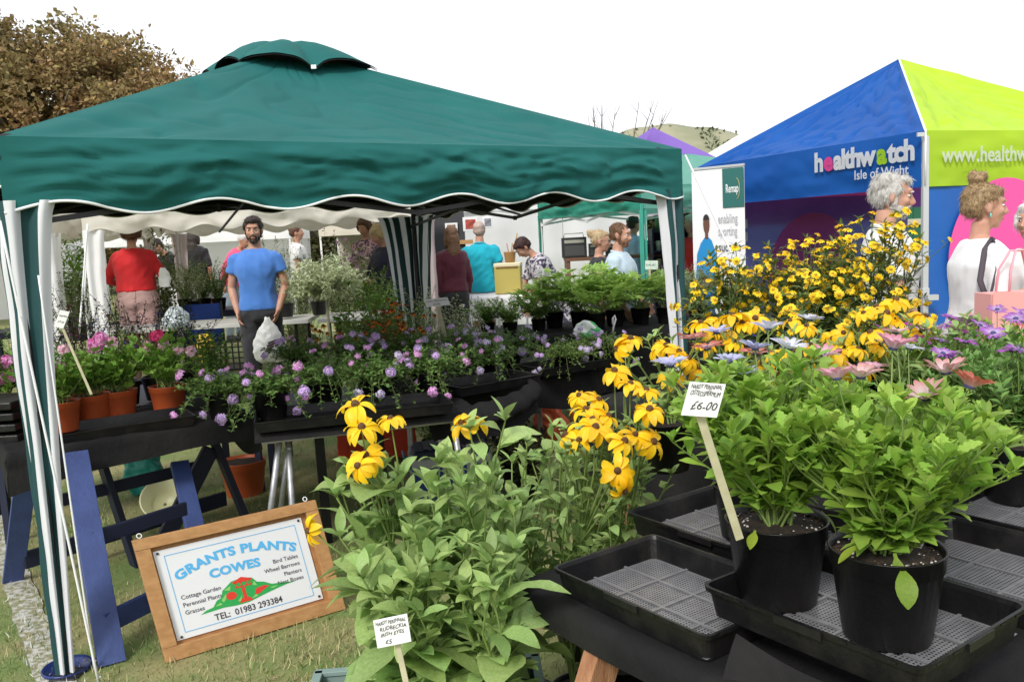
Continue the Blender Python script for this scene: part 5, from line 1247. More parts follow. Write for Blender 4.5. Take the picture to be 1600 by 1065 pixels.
PK1 = petal_mat('petal_salmon_pink', (.66, .54, .54), (.56, .22, .22), mid=.55); PK2 = petal_mat('petal_rose', (.66, .50, .56), (.60, .20, .30), mid=.5); BLU = petal_mat('petal_blue_grey', (.42, .36, .62), (.50, .52, .74), mid=.3)
RUST = petal_mat('petal_brick', (.62, .42, .40), (.52, .12, .08), mid=.35); PUR = petal_mat('petal_purple', (.36, .12, .42), (.42, .08, .48), mid=.5); PURW = petal_mat('petal_violet_white', (.60, .50, .68), (.34, .10, .46), mid=.3); MGT = petal_mat('petal_magenta', (.52, .03, .45), (.60, .04, .52)); WHV = petal_mat('petal_white_violet', (.70, .70, .76), (.5, .48, .66), mid=.6)
# positions are given in pixels of the picture for the pot centre on the tray and converted to places on it
pB = NP(-.835, 1.375, .838); pA = NP(-1.06, 1.36, .838)
def fl(loc, px_, py_, Y=None, n_=(0, 0, 1)):
    p = at(px_, py_, Y=Y if Y else loc.y) - loc; return (p.x, p.y, p.z, *n_)
F1 = [fl(pB, 1345, 590, 1.50, (.05, -.05, 1)), fl(pB, 1395, 545, 1.62, (.15, -.1, 1)), fl(pB, 1478, 583, 1.52, (-.1, -.0, 1)), fl(pB, 1514, 605, 1.48, (.35, -.1, 1)), fl(pB, 1448, 622, 1.46, (-.5, -.2, .9)), fl(pB, 1308, 592, 1.45, (-.1, .1, 1))]
osteo('bushy green daisy with pink flowers in the big black pot at the very front', pB, 'B', 11, .30, .195, 84, 17, lo=.08, arch=1.15, flowers=F1, fm=[PK1, PK2, PK1, RUST], yellow=3, Lp=.036, elev=.75, lsz=.066)
F2 = [fl(pA, 1288, 556, 1.72, (.0, -.2, 1)), fl(pA, 1160, 590, 1.72, (-.05, .0, 1)), fl(pA, 1140, 566, 1.80, (.0, .05, 1)), fl(pA, 1180, 546, 1.82, (.1, .05, 1)), fl(pA, 1048, 572, 1.85, (-.1, 0, 1)), fl(pA, 1200, 515, 1.85, (.1, .1, 1)), fl(pA, 1232, 545, 1.75, (.2, -.1, 1))]
osteo('tall green daisy with pale blue flowers in the big black pot behind the price ticket', pA, 'B', 12, .345, .20, 80, 17, 'spoon', L_OST, .066, flowers=F2, fm=[PK2, BLU, BLU, BLU, BLU, WHV, WHV], yellow=2, Lp=.036, elev=.6, lo=.16, arch=1.1)
pC = NP(-1.44, 1.73, .776); F3 = [fl(pC, 1082, 530, 2.1, (0, 0, 1)), fl(pC, 1105, 545, 2.0, (-.1, 0, 1)), fl(pC, 1182, 553, 1.95, (.1, 0, 1)), fl(pC, 1120, 520, 2.1), fl(pC, 1265, 500, 2.15, (.2, 0, 1))]
osteo('green daisy with brick pink flowers behind the price ticket pot', pC, 'b', 13, .30, .18, 60, 15, 'spoon', L_OST, .06, flowers=F3, fm=[RUST, RUST, RUST, BLU, WHV], Lp=.034, lo=.35, parts=False)
pD = NP(-1.10, 1.92, .776); F4 = [fl(pD, 1365, 575, 1.9), fl(pD, 1400, 520, 2.2), fl(pD, 1420, 545, 2.1, (.3, 0, 1))]
osteo('light green daisy with rose flowers between the front pair and the purple ones', pD, 'b', 14, .27, .20, 70, 15, 'ost', L_OST, .055, flowers=F4, fm=[PK2, PK1, WHV], Lp=.034, lo=.3, parts=False)
def specks(loc, seed, label):
    rr = random.Random(seed); mb = MB()
    for i in range(70):
        a, d = rr.uniform(0, 2 * PI), .088 * math.sqrt(rr.random()); r_ = rr.uniform(.001, .0035); mb.ell((d * math.cos(a), d * math.sin(a), .153 + rr.uniform(0, .002)), (r_, r_ * .8, r_ * .7), n=5)
    t = [o for o in COL.objects if o.get('label') == label][0]; mb.build('perlite', PERL, t, kind='stuff')
    mb = MB()
    for i in range(160):
        a, d = rr.uniform(0, 2 * PI), .09 * math.sqrt(rr.random()); p = Vector((d * math.cos(a), d * math.sin(a), .152)); q = Vector((rr.uniform(-1, 1), rr.uniform(-1, 1), rr.uniform(-.1, .5))) * .008; mb.beam(p - q, p + q, rr.uniform(.001, .004), .0015)
    mb.build('bark_bits', mat('bark_bits', (.05, .028, .016), .9, (.10, .06, .035), 80), t, kind='stuff')
specks(pB, 1, 'bushy green daisy with pink flowers in the big black pot at the very front'); specks(pA, 2, 'tall green daisy with pale blue flowers in the big black pot behind the price ticket')
# purple daisies at the right
for i, (px_, py_, Y, lab, fms, nf, hh) in enumerate([
    (1590, 700, 2.35, 'dark leaved daisy with violet flowers at the right edge of the table', [PUR, PURW], 7, .29),
    (1500, 690, 2.75, 'leafy daisy with violet flowers left of the one at the right edge', [PURW, PUR], 7, .27),
    (1440, 660, 3.0, 'leafy daisy with magenta flowers in front of the tent pole', [MGT, PUR, WHV], 9, .27),
    (1560, 640, 3.1, 'leafy daisy with lilac and rust flowers below the pink shopping bag', [PURW, RUST, PUR], 8, .27),
    (1650, 690, 2.7, 'leafy daisy with pale violet flowers cut off by the right edge', [PURW, PUR], 5, .29)]):
    p = at(px_, py_, Y=Y); p = Vector((p.x, p.y, .776)); rr = random.Random(40 + i); fls = []
    for k in range(nf):
        a = rr.uniform(0, 6.28); d = rr.uniform(.02, .20); fls.append((d * math.cos(a), d * math.sin(a), .115 + hh + rr.uniform(.0, .06), rr.uniform(-.4, .4), rr.uniform(-.5, .2), 1))
    osteo(lab, p, 'B', 50 + i, hh, .22, 72, 14, 'ost', L_OST2 if i in (0, 1, 4) else L_OST, .052, flowers=fls, fm=fms, Lp=.032, elev=.3, lo=.25, parts=False, npet=16)
# ---- rudbeckias
def rudb(label, loc, pk, seed, nst, H_, spread, lsz, per, flowers=3, key='rud', lo=.12, lean=(0, 0), parts=True, big=0, flist=None, pot=True, fs=1.0, m_=L_RUD, buds=.6, name='potted_plant', limit=235, side=None, wob=.02):
    rr = random.Random(seed)
    t, z0 = potted(label, loc, pk, 'potted plant')
    lines = stems(nst, H_, spread, z0, 1.35, .28, .03, rr, 8, wob, lean, side); put_stems(t, lines, .0042, S_GRN, parts)
    leafy(t, lines, key, m_, lsz, per, lo, (.15, 1.15), .62, parts, rr, 4, .003, limit)
    if big: leafy(t, lines[:big], 'rudbig', m_, lsz * 1.5, 3, .08, (-.2, .5), .8, parts, rr, 0, .003, 60)
    tp = sorted(tips(lines), key=lambda q: -q[0].z)
    for i, (p, d) in enumerate(tp):
        if flist is None and i < flowers:
            n_ = (d + Vector((rr.uniform(-.5, .5), rr.uniform(-.8, .1), .2))).normalized(); big_flower(t, p + d * .03, n_, 'rud', YEL, rr.choice((9, 10, 11, 12)), .046 * fs, -.05, .25, 'rud', 1, seed * 7 + i, .05)
        elif rr.random() < buds: # green bud
            b = leaf_tpl(P_lance(.2), .3, .3, 3); M_ = frames(np.linspace(0, 6, 9), np.full(9, .9), np.zeros(9)); V, T, _ = scatter(b, M_, [tuple(p)] * 9, .022); link_mesh('bud', np_mesh('bud', V, T), S_GRN, t)
    for i, (fx, fy, fY, n_) in enumerate(flist or []):
        p = at(fx, fy, Y=fY) - loc; near = min(lines, key=lambda ln: (ln[6] - p).length); b = near[5]
        mid = b.lerp(p, .55) + Vector((rr.uniform(-.02, .02), rr.uniform(-.02, .02), .02)); nn = (Vector(n_).normalized() + Vector((rr.uniform(-.45, .45), rr.uniform(-.2, .3), rr.uniform(-.2, .2)))).normalized()
        put_stems(t, [[b, b.lerp(mid, .5), mid, mid.lerp(p, .6) - nn * .006, p - nn * .004]], .0035, S_GRN, True)
        big_flower(t, p, nn, 'rud', YEL, rr.choice((10, 11, 12)), .050 * fs, -.15, .42, 'rud', rr.uniform(.82, 1.12), seed * 7 + i, .10)
    return t
def gp(px_, py_, z): return at(px_, py_, z=z)
CR = Vector((-.30, 2.18, .05))
rudb('leafy yellow rudbeckia at the left of the grey crate with the tallest flower cluster', Vector((-.32, 2.10, .262)), 'B', 21, 20, .70, .13, .145, 11, lo=.1, big=8, lean=(.0, 0), flist=[(556, 633, 2.08, (.1, -.5, 1)), (565, 668, 2.04, (-.2, -.6, .9)), (570, 712, 2.02, (.2, -.3, 1)), (560, 728, 1.97, (0, -.8, .6)), (610, 655, 2.1, (.3, 0, 1)), (484, 828, 2.06, (-.7, -.5, -.2))])
rudb('leafy rudbeckia in the middle of the grey crate, mostly in bud', Vector((-.12, 2.10, .262)), 'B', 22, 19, .76, .14, .14, 11, 0, lo=.1, big=5, flist=[(722, 662, 2.1, (-.2, -.2, 1)), (738, 655, 2.12, (.3, 0, 1))])
rudb('leafy rudbeckia at the front of the grey crate behind the handwritten ticket', Vector((-.25, 1.87, .262)), 'B', 23, 17, .58, .10, .14, 10, 0, lo=.08, big=8, buds=.8, flist=[])
rudb('leafy rudbeckia at the right end of the grey crate', Vector((-.08, 1.87, .262)), 'B', 24, 16, .56, .09, .13, 10, 0, lo=.1, big=4, buds=.8, flist=[])
rudb('rudbeckia with thin brown stems between the grey crate and the black trays', Vector((-.02, 2.45, .06)), 'B', 25, 19, .84, .18, .10, 12, 0, lo=.3, flist=[])
rudb('rudbeckia in full yellow flower left of the price ticket', Vector((.16, 2.46, .06)), 'B', 26, 22, .86, .19, .10, 13, 0, lo=.25,
     flist=[(905, 688, 2.35, (-.1, -.6, .8)), (885, 680, 2.4, (-.5, -.3, .8)), (925, 655, 2.4, (.1, -.3, 1)), (975, 690, 2.3, (.5, -.5, .7)), (965, 735, 2.2, (0, -.9, .35)), (975, 765, 2.2, (.1, -.5, -.6)), (930, 668, 2.35, (0, -.4, 1)), (950, 650, 2.45, (.2, 0, 1)), (992, 680, 2.4, (.4, -.2, 1))])
rudb('tall rudbeckia behind with drooping yellow heads up to the third table', Vector((.30, 2.62, .06)), 'B', 27, 22, .98, .19, .10, 14, 0, lo=.3,
     flist=[(905, 618, 2.5, (-.3, -.3, 1)), (935, 625, 2.5, (.2, -.3, 1)), (960, 580, 2.6, (-.2, -.4, 1)), (985, 600, 2.55, (.3, -.2, 1)), (1010, 610, 2.5, (.3, 0, 1)), (965, 545, 2.7, (-.7, -.2, .5)), (915, 640, 2.45, (-.1, -.2, 1)), (1015, 640, 2.4, (.2, -.4, 1)), (1020, 690, 2.4, (.5, -.5, .5)), (985, 530, 2.7, (-.3, 0, 1))])
# band of yellow rudbeckias behind the daisies
for i, (bx, by, lab, fls) in enumerate([
    (.50, 2.85, 'yellow rudbeckia beside the foot of the right gazebo curtain', [(1040, 540, (0, -.3, 1)), (1060, 550, (.3, -.5, .8)), (1025, 545, (-.5, -.2, .8)), (1075, 560, (.2, -.3, 1)), (1090, 575, (0, -.5, 1)), (1050, 590, (0, -.6, .8)), (1095, 505, (-.2, -.2, 1)), (1115, 520, (.1, -.2, 1)), (1100, 540, (0, -.4, 1)), (1125, 500, (0, -.2, 1))]),
    (.76, 2.80, 'yellow rudbeckia right behind the pale blue daisies', [(1145, 495, (.1, 0, 1)), (1160, 505, (-.2, -.5, .8)), (1180, 498, (0, -.7, .7)), (1135, 520, (0, -.4, 1)), (1150, 535, (0, -.3, 1)), (1165, 580, (0, -.6, .8)), (1190, 570, (.1, -.6, .8)), (1215, 585, (.1, -.5, .8)), (1130, 585, (0, -.6, .8)), (1105, 600, (-.2, -.6, .8))]),
    (1.0, 2.75, 'yellow rudbeckia behind the pink daisies', [(1235, 502, (-.4, -.3, 1)), (1260, 510, (.2, -.3, 1)), (1280, 520, (.4, 0, 1)), (1240, 550, (0, -.3, 1)), (1265, 540, (0, -.4, 1)), (1215, 555, (0, -.4, 1)), (1250, 580, (0, -.6, .8)), (1300, 530, (0, -.6, .8)), (1310, 550, (.1, -.6, .8)), (1320, 575, (0, -.6, .7)), (1225, 600, (0, -.5, 1)), (1275, 600, (0, -.5, 1))]),
    (1.24, 2.72, 'yellow rudbeckia with dark coned heads left of the magenta daisies', [(1318, 520, (0, -.8, .6)), (1340, 545, (0, -.5, 1)), (1360, 520, (-.2, -.2, 1)), (1385, 490, (0, -.3, 1)), (1370, 480, (-.3, 0, 1)), (1350, 490, (-.3, 0, 1)), (1400, 500, (.3, -.2, 1)), (1350, 580, (0, -.6, .8)), (1330, 600, (0, -.4, 1)), (1375, 540, (.2, -.4, 1))]),
    (1.50, 2.85, 'yellow rudbeckia just left of the silver tent pole', [(1410, 515, (0, -.3, 1)), (1425, 490, (.2, 0, 1)), (1445, 495, (.2, -.2, 1)), (1440, 520, (0, -.5, 1)), (1400, 470, (0, 0, 1))])]):
    loc = Vector((bx, by, .776)); rudb(lab, loc, 'B', 60 + i, 10, .36, .15, .08, 8, 0, lo=.15, parts=False, flist=[(a, b, by - .1 + .25 * random.random(), n_) for a, b, n_ in fls], buds=.2)
# ---- tall yellow heleniums
HELF = fmesh('hel', [mat('petal_helenium', (.90, .72, .014), .5, (.90, .60, .010), 30, rand=.14, trans=.25), GCONE], 11, .0205, .32, .05, .5, .0068, .007, 3, .2)
HELS = mat('stem_olive', (.09, .12, .035), .6)
for i, (px_, Y, ptop, sp, nst, nf, lab) in enumerate([
    (1135, 3.75, 372, .24, 15, 46, 'tall yellow helenium at the left of the clump, next to the gazebo curtain'),
    (1205, 3.9, 378, .22, 14, 52, 'tall yellow helenium in front of the dark inner tent wall'),
    (1255, 3.6, 352, .24, 16, 70, 'dense yellow helenium in the middle of the clump'),
    (1320, 3.65, 378, .24, 16, 64, 'yellow helenium under the pink printed circle'),
    (1370, 3.7, 325, .20, 15, 66, 'tallest yellow helenium in front of the white haired man'),
    (1300, 3.25, 450, .24, 13, 36, 'lower yellow helenium at the front of the clump'),
    (1420, 3.4, 470, .14, 8, 16, 'small yellow helenium close to the silver tent pole')]):
    p = at(px_, 500, Y=Y); loc = Vector((p.x, p.y, .776)); top = at(px_, ptop, Y=Y).z - .776; rr = random.Random(80 + i); t, z0 = potted(lab, loc, 'B', 'potted plant')
    lines = stems(nst, top - z0, sp, z0, 1.25, .22, .04, rr, 8, .015); put_stems(t, lines, .0035, HELS); leafy(t, lines, 'lance', L_HEL, .11, 26, .05, (.1, 1.0), .55, False, rr, 3)
    side = []; 
    for ln in lines:
        for q in range(4 + nf // 18):
            b = ln[rr.choice((4, 5, 6, 7))]; e = ln[-1] + Vector((rr.uniform(-.09, .09), rr.uniform(-.09, .09), rr.uniform(-.17, .03))); side.append([b, b.lerp(e, .6) + Vector((0, 0, .01)), e])
    put_stems(t, side, .002, HELS); leafy(t, side, 'lance', L_HEL, .05, 4, .1, (.2, 1.1), .7, False, rr)
    tp = tips(side + lines); rr.shuffle(tp); put_flowers(t, [(p_ + Vector((rr.uniform(-.01, .01), 0, 0)), (d + Vector((rr.uniform(-.4, .4), rr.uniform(-.9, .0), .3)))) for p_, d in tp[:int(nf * 1.5) + 22]], HELF, 1.0, .2, rr)
# ---- lilac verbenas along the middle tables
VB = [cluster_mesh('v1', LIL, 13, .020, .0125, .32, 1), cluster_mesh('v2', LIL2, 12, .020, .0130, .36, 2), cluster_mesh('v3', LILW, 11, .019, .012, .3, 3)]
for i, (px_, py_, z, lab, cols, hh, sp) in enumerate([
    (352, 640, .79, 'trailing lilac verbena hanging over the left end of the tray, beside the terracotta pots', (0, 0, 1), .14, .22),
    (425, 640, .79, 'trailing verbena with bright pink lilac heads, second along the tray', (1, 0, 1), .17, .25),
    (505, 625, .79, 'lilac verbena in front of the carrier bag', (1, 0, 1), .19, .24),
    (590, 618, .79, 'lilac verbena in the middle of the tray with a violet head low in front', (1, 0, 2), .18, .24),
    (670, 606, .79, 'lilac verbena with pink heads at the right end of the first tray', (0, 1, 1), .18, .25),
    (470, 585, .79, 'lilac verbena in the back row behind the carrier bag', (0, 1, 0), .15, .24),
    (560, 580, .79, 'violet verbena in the back row left of the striped curtain', (0, 0, 1), .14, .25),
    (640, 570, .79, 'violet verbena in the back row just left of the striped curtain foot', (0, 0, 2), .13, .25),
    (760, 585, .79, 'pale flowered verbena above the empty tray', (2, 0, 1), .15, .22),
    (720, 560, .79, 'lilac verbena right of the striped curtain foot', (0, 2, 0), .16, .24),
    (800, 565, .79, 'lilac verbena with high heads in front of the lupin table', (0, 0, 2), .17, .24),
    (880, 575, .79, 'trailing fine leaved verbena hanging over the cloth below the green and white bag', (0, 2, 2), .13, .25),
    (940, 560, .79, 'fine leaved verbena at the right end of the row', (2, 0, 0), .12, .20)]):
    loc = at(px_, py_ + (8 if i < 5 else 0), z=z); loc.z = .765; rr = random.Random(100 + i); t, z0 = potted(lab, loc, 's' if i > 7 else 'b', 'potted verbena', None)
    lines = stems(52, hh * .92, sp, z0, .9, .75, .03, rr, 7, .02)
    for k in range(18):   # trailing shoots
        a = rr.uniform(-PI * .9, -PI * .1) if k < 12 else rr.uniform(0, PI); r_ = rr.uniform(.16, .26); drop = rr.uniform(.02, .16)
        lines.append([Vector((math.cos(a) * r_ * (q / 7), math.sin(a) * r_ * (q / 7), z0 + .09 * math.sin(PI * min(1, q / 7 * 1.3) * .9) - drop * (q / 7) ** 2.5)) for q in range(8)])
    put_stems(t, lines, .0018, S_MID); leafy(t, lines, 'small', L_VERB if i < 11 else L_MID, .036 if i < 11 else .024, 24, .12, (-.2, 1.0), .8, False, rr, 3)
    tp = tips(lines); rr.shuffle(tp); nf = 12 if i < 8 else 14
    for q, (p_, d) in enumerate(tp[:nf]): put_flowers(t, [(p_ + Vector((0, 0, .012 + rr.random() * .03)), d + Vector((rr.uniform(-.3, .3), -.6, .5)))], VB[cols[q % 3]], (.98 if i < 11 else .8), .32, rr)
# ---- pelargoniums in terracotta pots
PGP = mat('petal_geranium_pink', (.74, .20, .52), .5, (.78, .45, .68), 40, rand=.15, trans=.3); PGL = mat('petal_geranium_pale', (.80, .58, .66), .5, (.72, .25, .38), 60, rand=.1, trans=.3, lo=.5, hi=.7); PGR = mat('petal_geranium_rose', (.72, .06, .22), .5, rand=.15, trans=.25); PGM = mat('petal_geranium_magenta', (.68, .04, .38), .5, rand=.15, trans=.25)
def ger(key, m_, n=9, R_=.026, L_=.024): return cluster_mesh(key, m_, n, R_, L_, .6, 5, .46)
for i, (px_, py_, lab, pk, H_, sp, fls) in enumerate([
    (97, 668, 'pelargonium in the terracotta pot beside the striped curtain, one magenta bloom', 't', .26, .15, [(ger('gm', PGM, 5, .016), 78, 615), (ger('gl', PGL, 5, .02), 100, 545), (ger('gl', PGL), 92, 572)]),
    (146, 655, 'pelargonium in the terracotta pot standing behind the leaning ticket', 't', .24, .13, []),
    (188, 648, 'pelargonium with a large pink flower head in a terracotta pot', 't', .27, .155, [(ger('gp', PGP, 11, .034, .027), 150, 540), (ger('gp', PGP, 11, .034, .027), 157, 530), (ger('gl', PGL, 6, .02), 175, 535)]),
    (265, 640, 'pelargonium with pink and white blooms in the rightmost terracotta pot', 't', .29, .175, [(ger('gl', PGL, 8), 230, 540), (ger('gr', PGR, 9, .03), 246, 524), (ger('gl', PGL, 5, .02), 278, 545), (ger('gl', PGL, 4, .018), 255, 537), (ger('gl', PGL, 5, .02), 298, 548)]),
    (8, 650, 'pelargonium with mauve pink flowers cut off at the left edge behind the curtain', 'b', .28, .15, [(ger('gp', PGP, 10), 10, 565), (ger('gp', PGP, 10), 22, 585), (ger('gp', PGP, 9), 2, 590)])]):
    loc = at(px_, py_, z=.80); loc.z = .785; rr = random.Random(130 + i); t, z0 = potted(lab, loc, pk, 'potted geranium', sc=.86)
    lines = stems(26, H_, sp, z0, 1.0, .55, .04, rr, 6, .01); put_stems(t, lines, .0026, S_GRN); leafy(t, lines, 'lobed', L_PEL, .062, 7, .25, (-.1, .9), .85, True, rr, 2, .01)
    for me, fx, fy in fls:
        p_ = at(fx, fy, Y=loc.y - .02) - loc; put_stems(t, [[Vector((p_.x * .4, p_.y * .4, z0 + H_ * .4)), p_ * .7 + Vector((0, 0, z0 * .3 + .04)), p_]], .002, S_GRN, True); put_flowers(t, [(p_, (rr.uniform(-.2, .2), -.7, .6))], me, .95, .1, rr)
# small trays under those pots and along the row
def solid_tray(label, a, b, depth, h=.045, z=.772):
    a, b = Vector(a), Vector(b); u = (b - a); L_ = u.length; u.normalize(); v = Vector((-u.y, u.x, 0)); c = (a + b) / 2 + v * depth / 2; t = thing('plant_tray', label, 'tray', (c.x, c.y, z), math.atan2(u.y, u.x), 'plain black trays along the tables')
    mb = MB(); X, Y = L_ / 2, depth / 2
    q = lambda x, y, zz: [Vector((x, y, zz)), Vector((-x, y, zz)), Vector((-x, -y, zz)), Vector((x, -y, zz))]
    mb.rings([q(X - .008, Y - .008, 0), q(X, Y, h), q(X + .004, Y + .004, h), q(X + .004, Y + .004, h + .004), q(X - .004, Y - .004, h + .004), q(X - .012, Y - .012, .004)], True, smooth=False); mb.build('tray_wall', BLACKTRAY, t); return t
ft = lambda x, y, z=.80: Vector((*at(x, y, z=z).xy, 0))
solid_tray('plain black tray under the terracotta pots', ft(84, 688), ft(305, 655), .30)
solid_tray('plain black tray under the first lilac verbenas', ft(398, 668), ft(708, 636), .36)
solid_tray('plain black tray in the middle of the row, half empty', ft(722, 612), ft(845, 590), .3)
solid_tray('plain black tray near the right end of the verbena row', ft(852, 582), ft(985, 560), .3)
solid_tray('black tray on the low staging by the marguerites', Vector((-.25, 6.8, 0)), Vector((.2, 6.85, 0)), .3, .06, .60)
# ---- dark salvias
SALR = mat('petal_salvia_red', (.16, .008, .04), .6, rand=.3); SALB = mat('petal_salvia_blue', (.05, .04, .35), .6, rand=.3)
for i, (px_, Y, ptop, lab, fm_, sp) in enumerate([
    (95, 4.75, 425, 'dark salvia with crimson flowers behind the left striped curtain', SALR, .2), (135, 4.9, 432, 'dark salvia with blue flowers beside the white ticket', SALB, .22), (185, 5.05, 425, 'tall dark salvia in front of the white tent curtain', SALR, .2),
    (235, 5.2, 440, 'dark stemmed salvia with blue flowers in front of the pink trousers', SALB, .22), (290, 5.35, 460, 'loose blue salvia left of the bearded man', SALB, .22), (40, 4.6, 470, 'feathery green plant half hidden by the left striped curtain', SALB, .2), (325, 5.4, 505, 'low lime leaved plant left of the bearded man', SALB, .16), (165, 4.55, 500, 'green salvia directly behind the terracotta pots', SALB, .2)]):
    p = at(px_, 500, Y=Y); loc = Vector((p.x, p.y, .715)); top = at(px_, ptop, Y=Y).z - .715; rr = random.Random(160 + i); t, z0 = potted(lab, loc, 'b', 'potted plant')
    gr = i in (5, 6, 7); lines = stems(22 if not gr else 18, top - z0, sp, z0, 1.2, .35, .04, rr, 8, .02); put_stems(t, lines, .0022, S_DK if not gr else S_MID)
    leafy(t, lines, 'small' if i != 7 else 'lance', (L_DARK if not gr else (L_PEL if i == 6 else L_MID)), .032 if not gr else .045, 24, .05, (-.1, 1.0), .7, False, rr, 1)
    if i != 6:
        P = []; 
        for ln in lines:
            for q in range(7 if not gr else 2): f = rr.uniform(.55, 1) * 7; k = min(int(f), 7); P.append(tuple(ln[k].lerp(ln[min(k + 1, 8)], f - k)))
        n = len(P); V, T, _ = scatter(LEAF['small'][0], frames(rng.uniform(0, 6, n), rng.uniform(-.3, .8, n), rng.uniform(-1, 1, n)), P, rng.uniform(.014, .024, n)); link_mesh('flowers', np_mesh('flowers', V, T), fm_, t, kind='stuff')
# ---- lupins
for i, (px_, Y, ptop, lab) in enumerate([(905, 7.45, 420, 'leafy lupin in front of the bun haired woman'), (865, 7.5, 455, 'low lupin at the left of the lupin group'), (960, 7.4, 432, 'broad leafy lupin in front of the man in pale blue'), (1000, 7.45, 435, 'leafy lupin left of the lavender'), (930, 7.2, 450, 'front lupin spreading its fingered leaves over the cloth edge')]):
    p = at(px_, 470, Y=Y); loc = Vector((p.x, p.y, .775)); top = at(px_, ptop, Y=Y).z - .775; rr = random.Random(180 + i); t, z0 = potted(lab, loc, 'b', 'potted lupin')
    lines = stems(60, top - z0 + .02, .30, z0, 1.0, .5, .04, rr, 6, .01); put_stems(t, lines, .003, S_GRN); P = [ln[-1] for ln in lines] + [ln[4] for ln in lines[::2]]; n = len(P)
    az = np.array([math.atan2(q.y, q.x) + rr.uniform(-.6, .6) for q in P]); put_leaves(t, 'palm', L_LUP, [tuple(q) for q in P], frames(az, rng.uniform(-.2, .9, n), rng.uniform(-.4, .4, n)), rng.uniform(.13, .19, n), True, 300)
# ---- lavenders
LAVF = mat('lavender_flower', (.22, .14, .45), .7, rand=.2)
for i, (px_, Y, lab) in enumerate([(1040, 7.4, 'grey green lavender just left of the right gazebo curtain'), (1090, 7.5, 'grey green lavender behind the right gazebo curtain'), (1060, 7.8, 'taller lavender in the back row near the right gazebo corner')]):
    p = at(px_, 470, Y=Y); loc = Vector((p.x, p.y, .775)); rr = random.Random(190 + i); t, z0 = potted(lab, loc, 'b', 'potted lavender')
    lines = stems(70, .36, .22, z0, 1.1, .3, .04, rr, 6, .01); put_stems(t, lines, .0016, S_MID); leafy(t, lines, 'thin', L_LAV, .055, 22, .1, (.4, 1.2), .8, False, rr, 2)
    sp = [ln for ln in lines if rr.random() < .35]; up_ = [[ln[-1], ln[-1] + Vector((rr.uniform(-.02, .02), 0, rr.uniform(.06, .12)))] for ln in sp]; put_stems(t, up_, .001, S_MID)
    P = [tuple(l[-1] - Vector((0, 0, .006 * q))) for l in up_ for q in range(6)]; n = len(P); V, T, _ = scatter(LEAF['small'][0], frames(rng.uniform(0, 6, n), rng.uniform(0, 1, n), np.zeros(n)), P, .011); link_mesh('flowers', np_mesh('flowers', V, T), LAVF, t, kind='stuff')
# ---- marguerites, middle green plants, gaura
WDAISY = fmesh('daisy', [mat('petal_white', (.78, .78, .76), .5, rand=.05), GCONE], 14, .022, .22, .1, .3, .007, .005, 2, .1)
for i, (px_, py_, Y, lab) in enumerate([(795, 470, 7.2, 'white flowered marguerite left on the lupin table'), (840, 465, 7.35, 'white flowered marguerite beside the lupins'), (760, 475, 7.3, 'white flowered marguerite in front of the turquoise man')]):
    p = at(px_, py_, Y=Y); loc = Vector((p.x, p.y, .775)); rr = random.Random(200 + i); t, z0 = potted(lab, loc, 's', 'potted daisy')
    lines = stems(36, .20, .2, z0, 1, .4, .03, rr, 6); put_stems(t, lines, .002, S_MID); leafy(t, lines, 'lance', L_MID, .07, 16, .15, (.0, 1.1), .8, False, rr, 3)
    put_flowers(t, [(q + Vector((0, 0, .03)), (rr.uniform(-.3, .3), -.5, .8)) for q, d in tips(lines)[:9]], WDAISY, 1.1, .15, rr)
REDF = fmesh('rust', [ORG, CONE], 10, .020, .30, .0, .5, .009, .008, 2, .2)
def generic(label, px_, Y, zb, ptop, sp, key, m_, lsz, per, nst, seed, pk='b', flw=None, nf=0, fs=1, arch=1.1, cat='potted plant', sm=None, hv=.35, lo=.08, elev=(.0, 1.0)):
    p = at(px_, 500, Y=Y); loc = Vector((p.x, p.y, zb + (gz(p.x, p.y) if zb < .3 else 0))); top = at(px_, ptop, Y=Y).z - loc.z; rr = random.Random(seed); t, z0 = potted(label, loc, pk, cat)
    lines = stems(nst, max(.1, top - z0), sp, z0, arch, hv, .04, rr, 8, .02); put_stems(t, lines, .0025, sm or S_MID); leafy(t, lines, key, m_, lsz, per, lo, elev, .75, False, rr, 2)
    if flw: tp = tips(lines) + [(ln[6], Vector((0, -.3, 1))) for ln in lines]; rr.shuffle(tp); put_flowers(t, [(q + Vector((0, 0, .01)), d + Vector((rr.uniform(-.3, .3), -.5, .3))) for q, d in tp[:nf]], flw, fs, .2, rr)
    return t
generic('green lance leaved plant with a few rust flowers left of the striped curtain', 568, 6.2, .52, 442, .27, 'lance', L_PEL, .11, 20, 30, 210, flw=REDF, nf=5)
generic('green bushy plant right behind the green lance leaved one', 610, 6.6, .52, 440, .25, 'lance', L_PEL, .08, 20, 30, 211, flw=REDF, nf=3)
generic('rust red helenium in front of the striped curtain', 630, 5.75, .52, 472, .25, 'lance', L_MID, .07, 18, 30, 212, flw=REDF, nf=60, fs=1.15, arch=1.3, hv=.15)
generic('dark leaved rust helenium left of the brighter one', 592, 5.7, .52, 486, .18, 'lance', L_MID, .07, 18, 22, 213, flw=REDF, nf=22, hv=.2)
generic('small orange yellow rudbeckia below the feathery standard', 508, 5.8, .52, 500, .14, 'lance', L_MID, .05, 12, 18, 214, flw=fmesh('amb', [AMB, CONE], 11, .026, .3, -.1, .7, .011, .011, 2, .15), nf=20, hv=.25)
generic('airy light green plant behind the striped curtain', 660, 6.9, .52, 438, .28, 'small', L_PALE, .035, 26, 40, 215)
generic('airy green plant with tiny white flowers right of the striped curtain', 728, 6.3, .52, 455, .20, 'small', L_PALE, .032, 26, 34, 216, flw=WDAISY, nf=16, fs=.4)
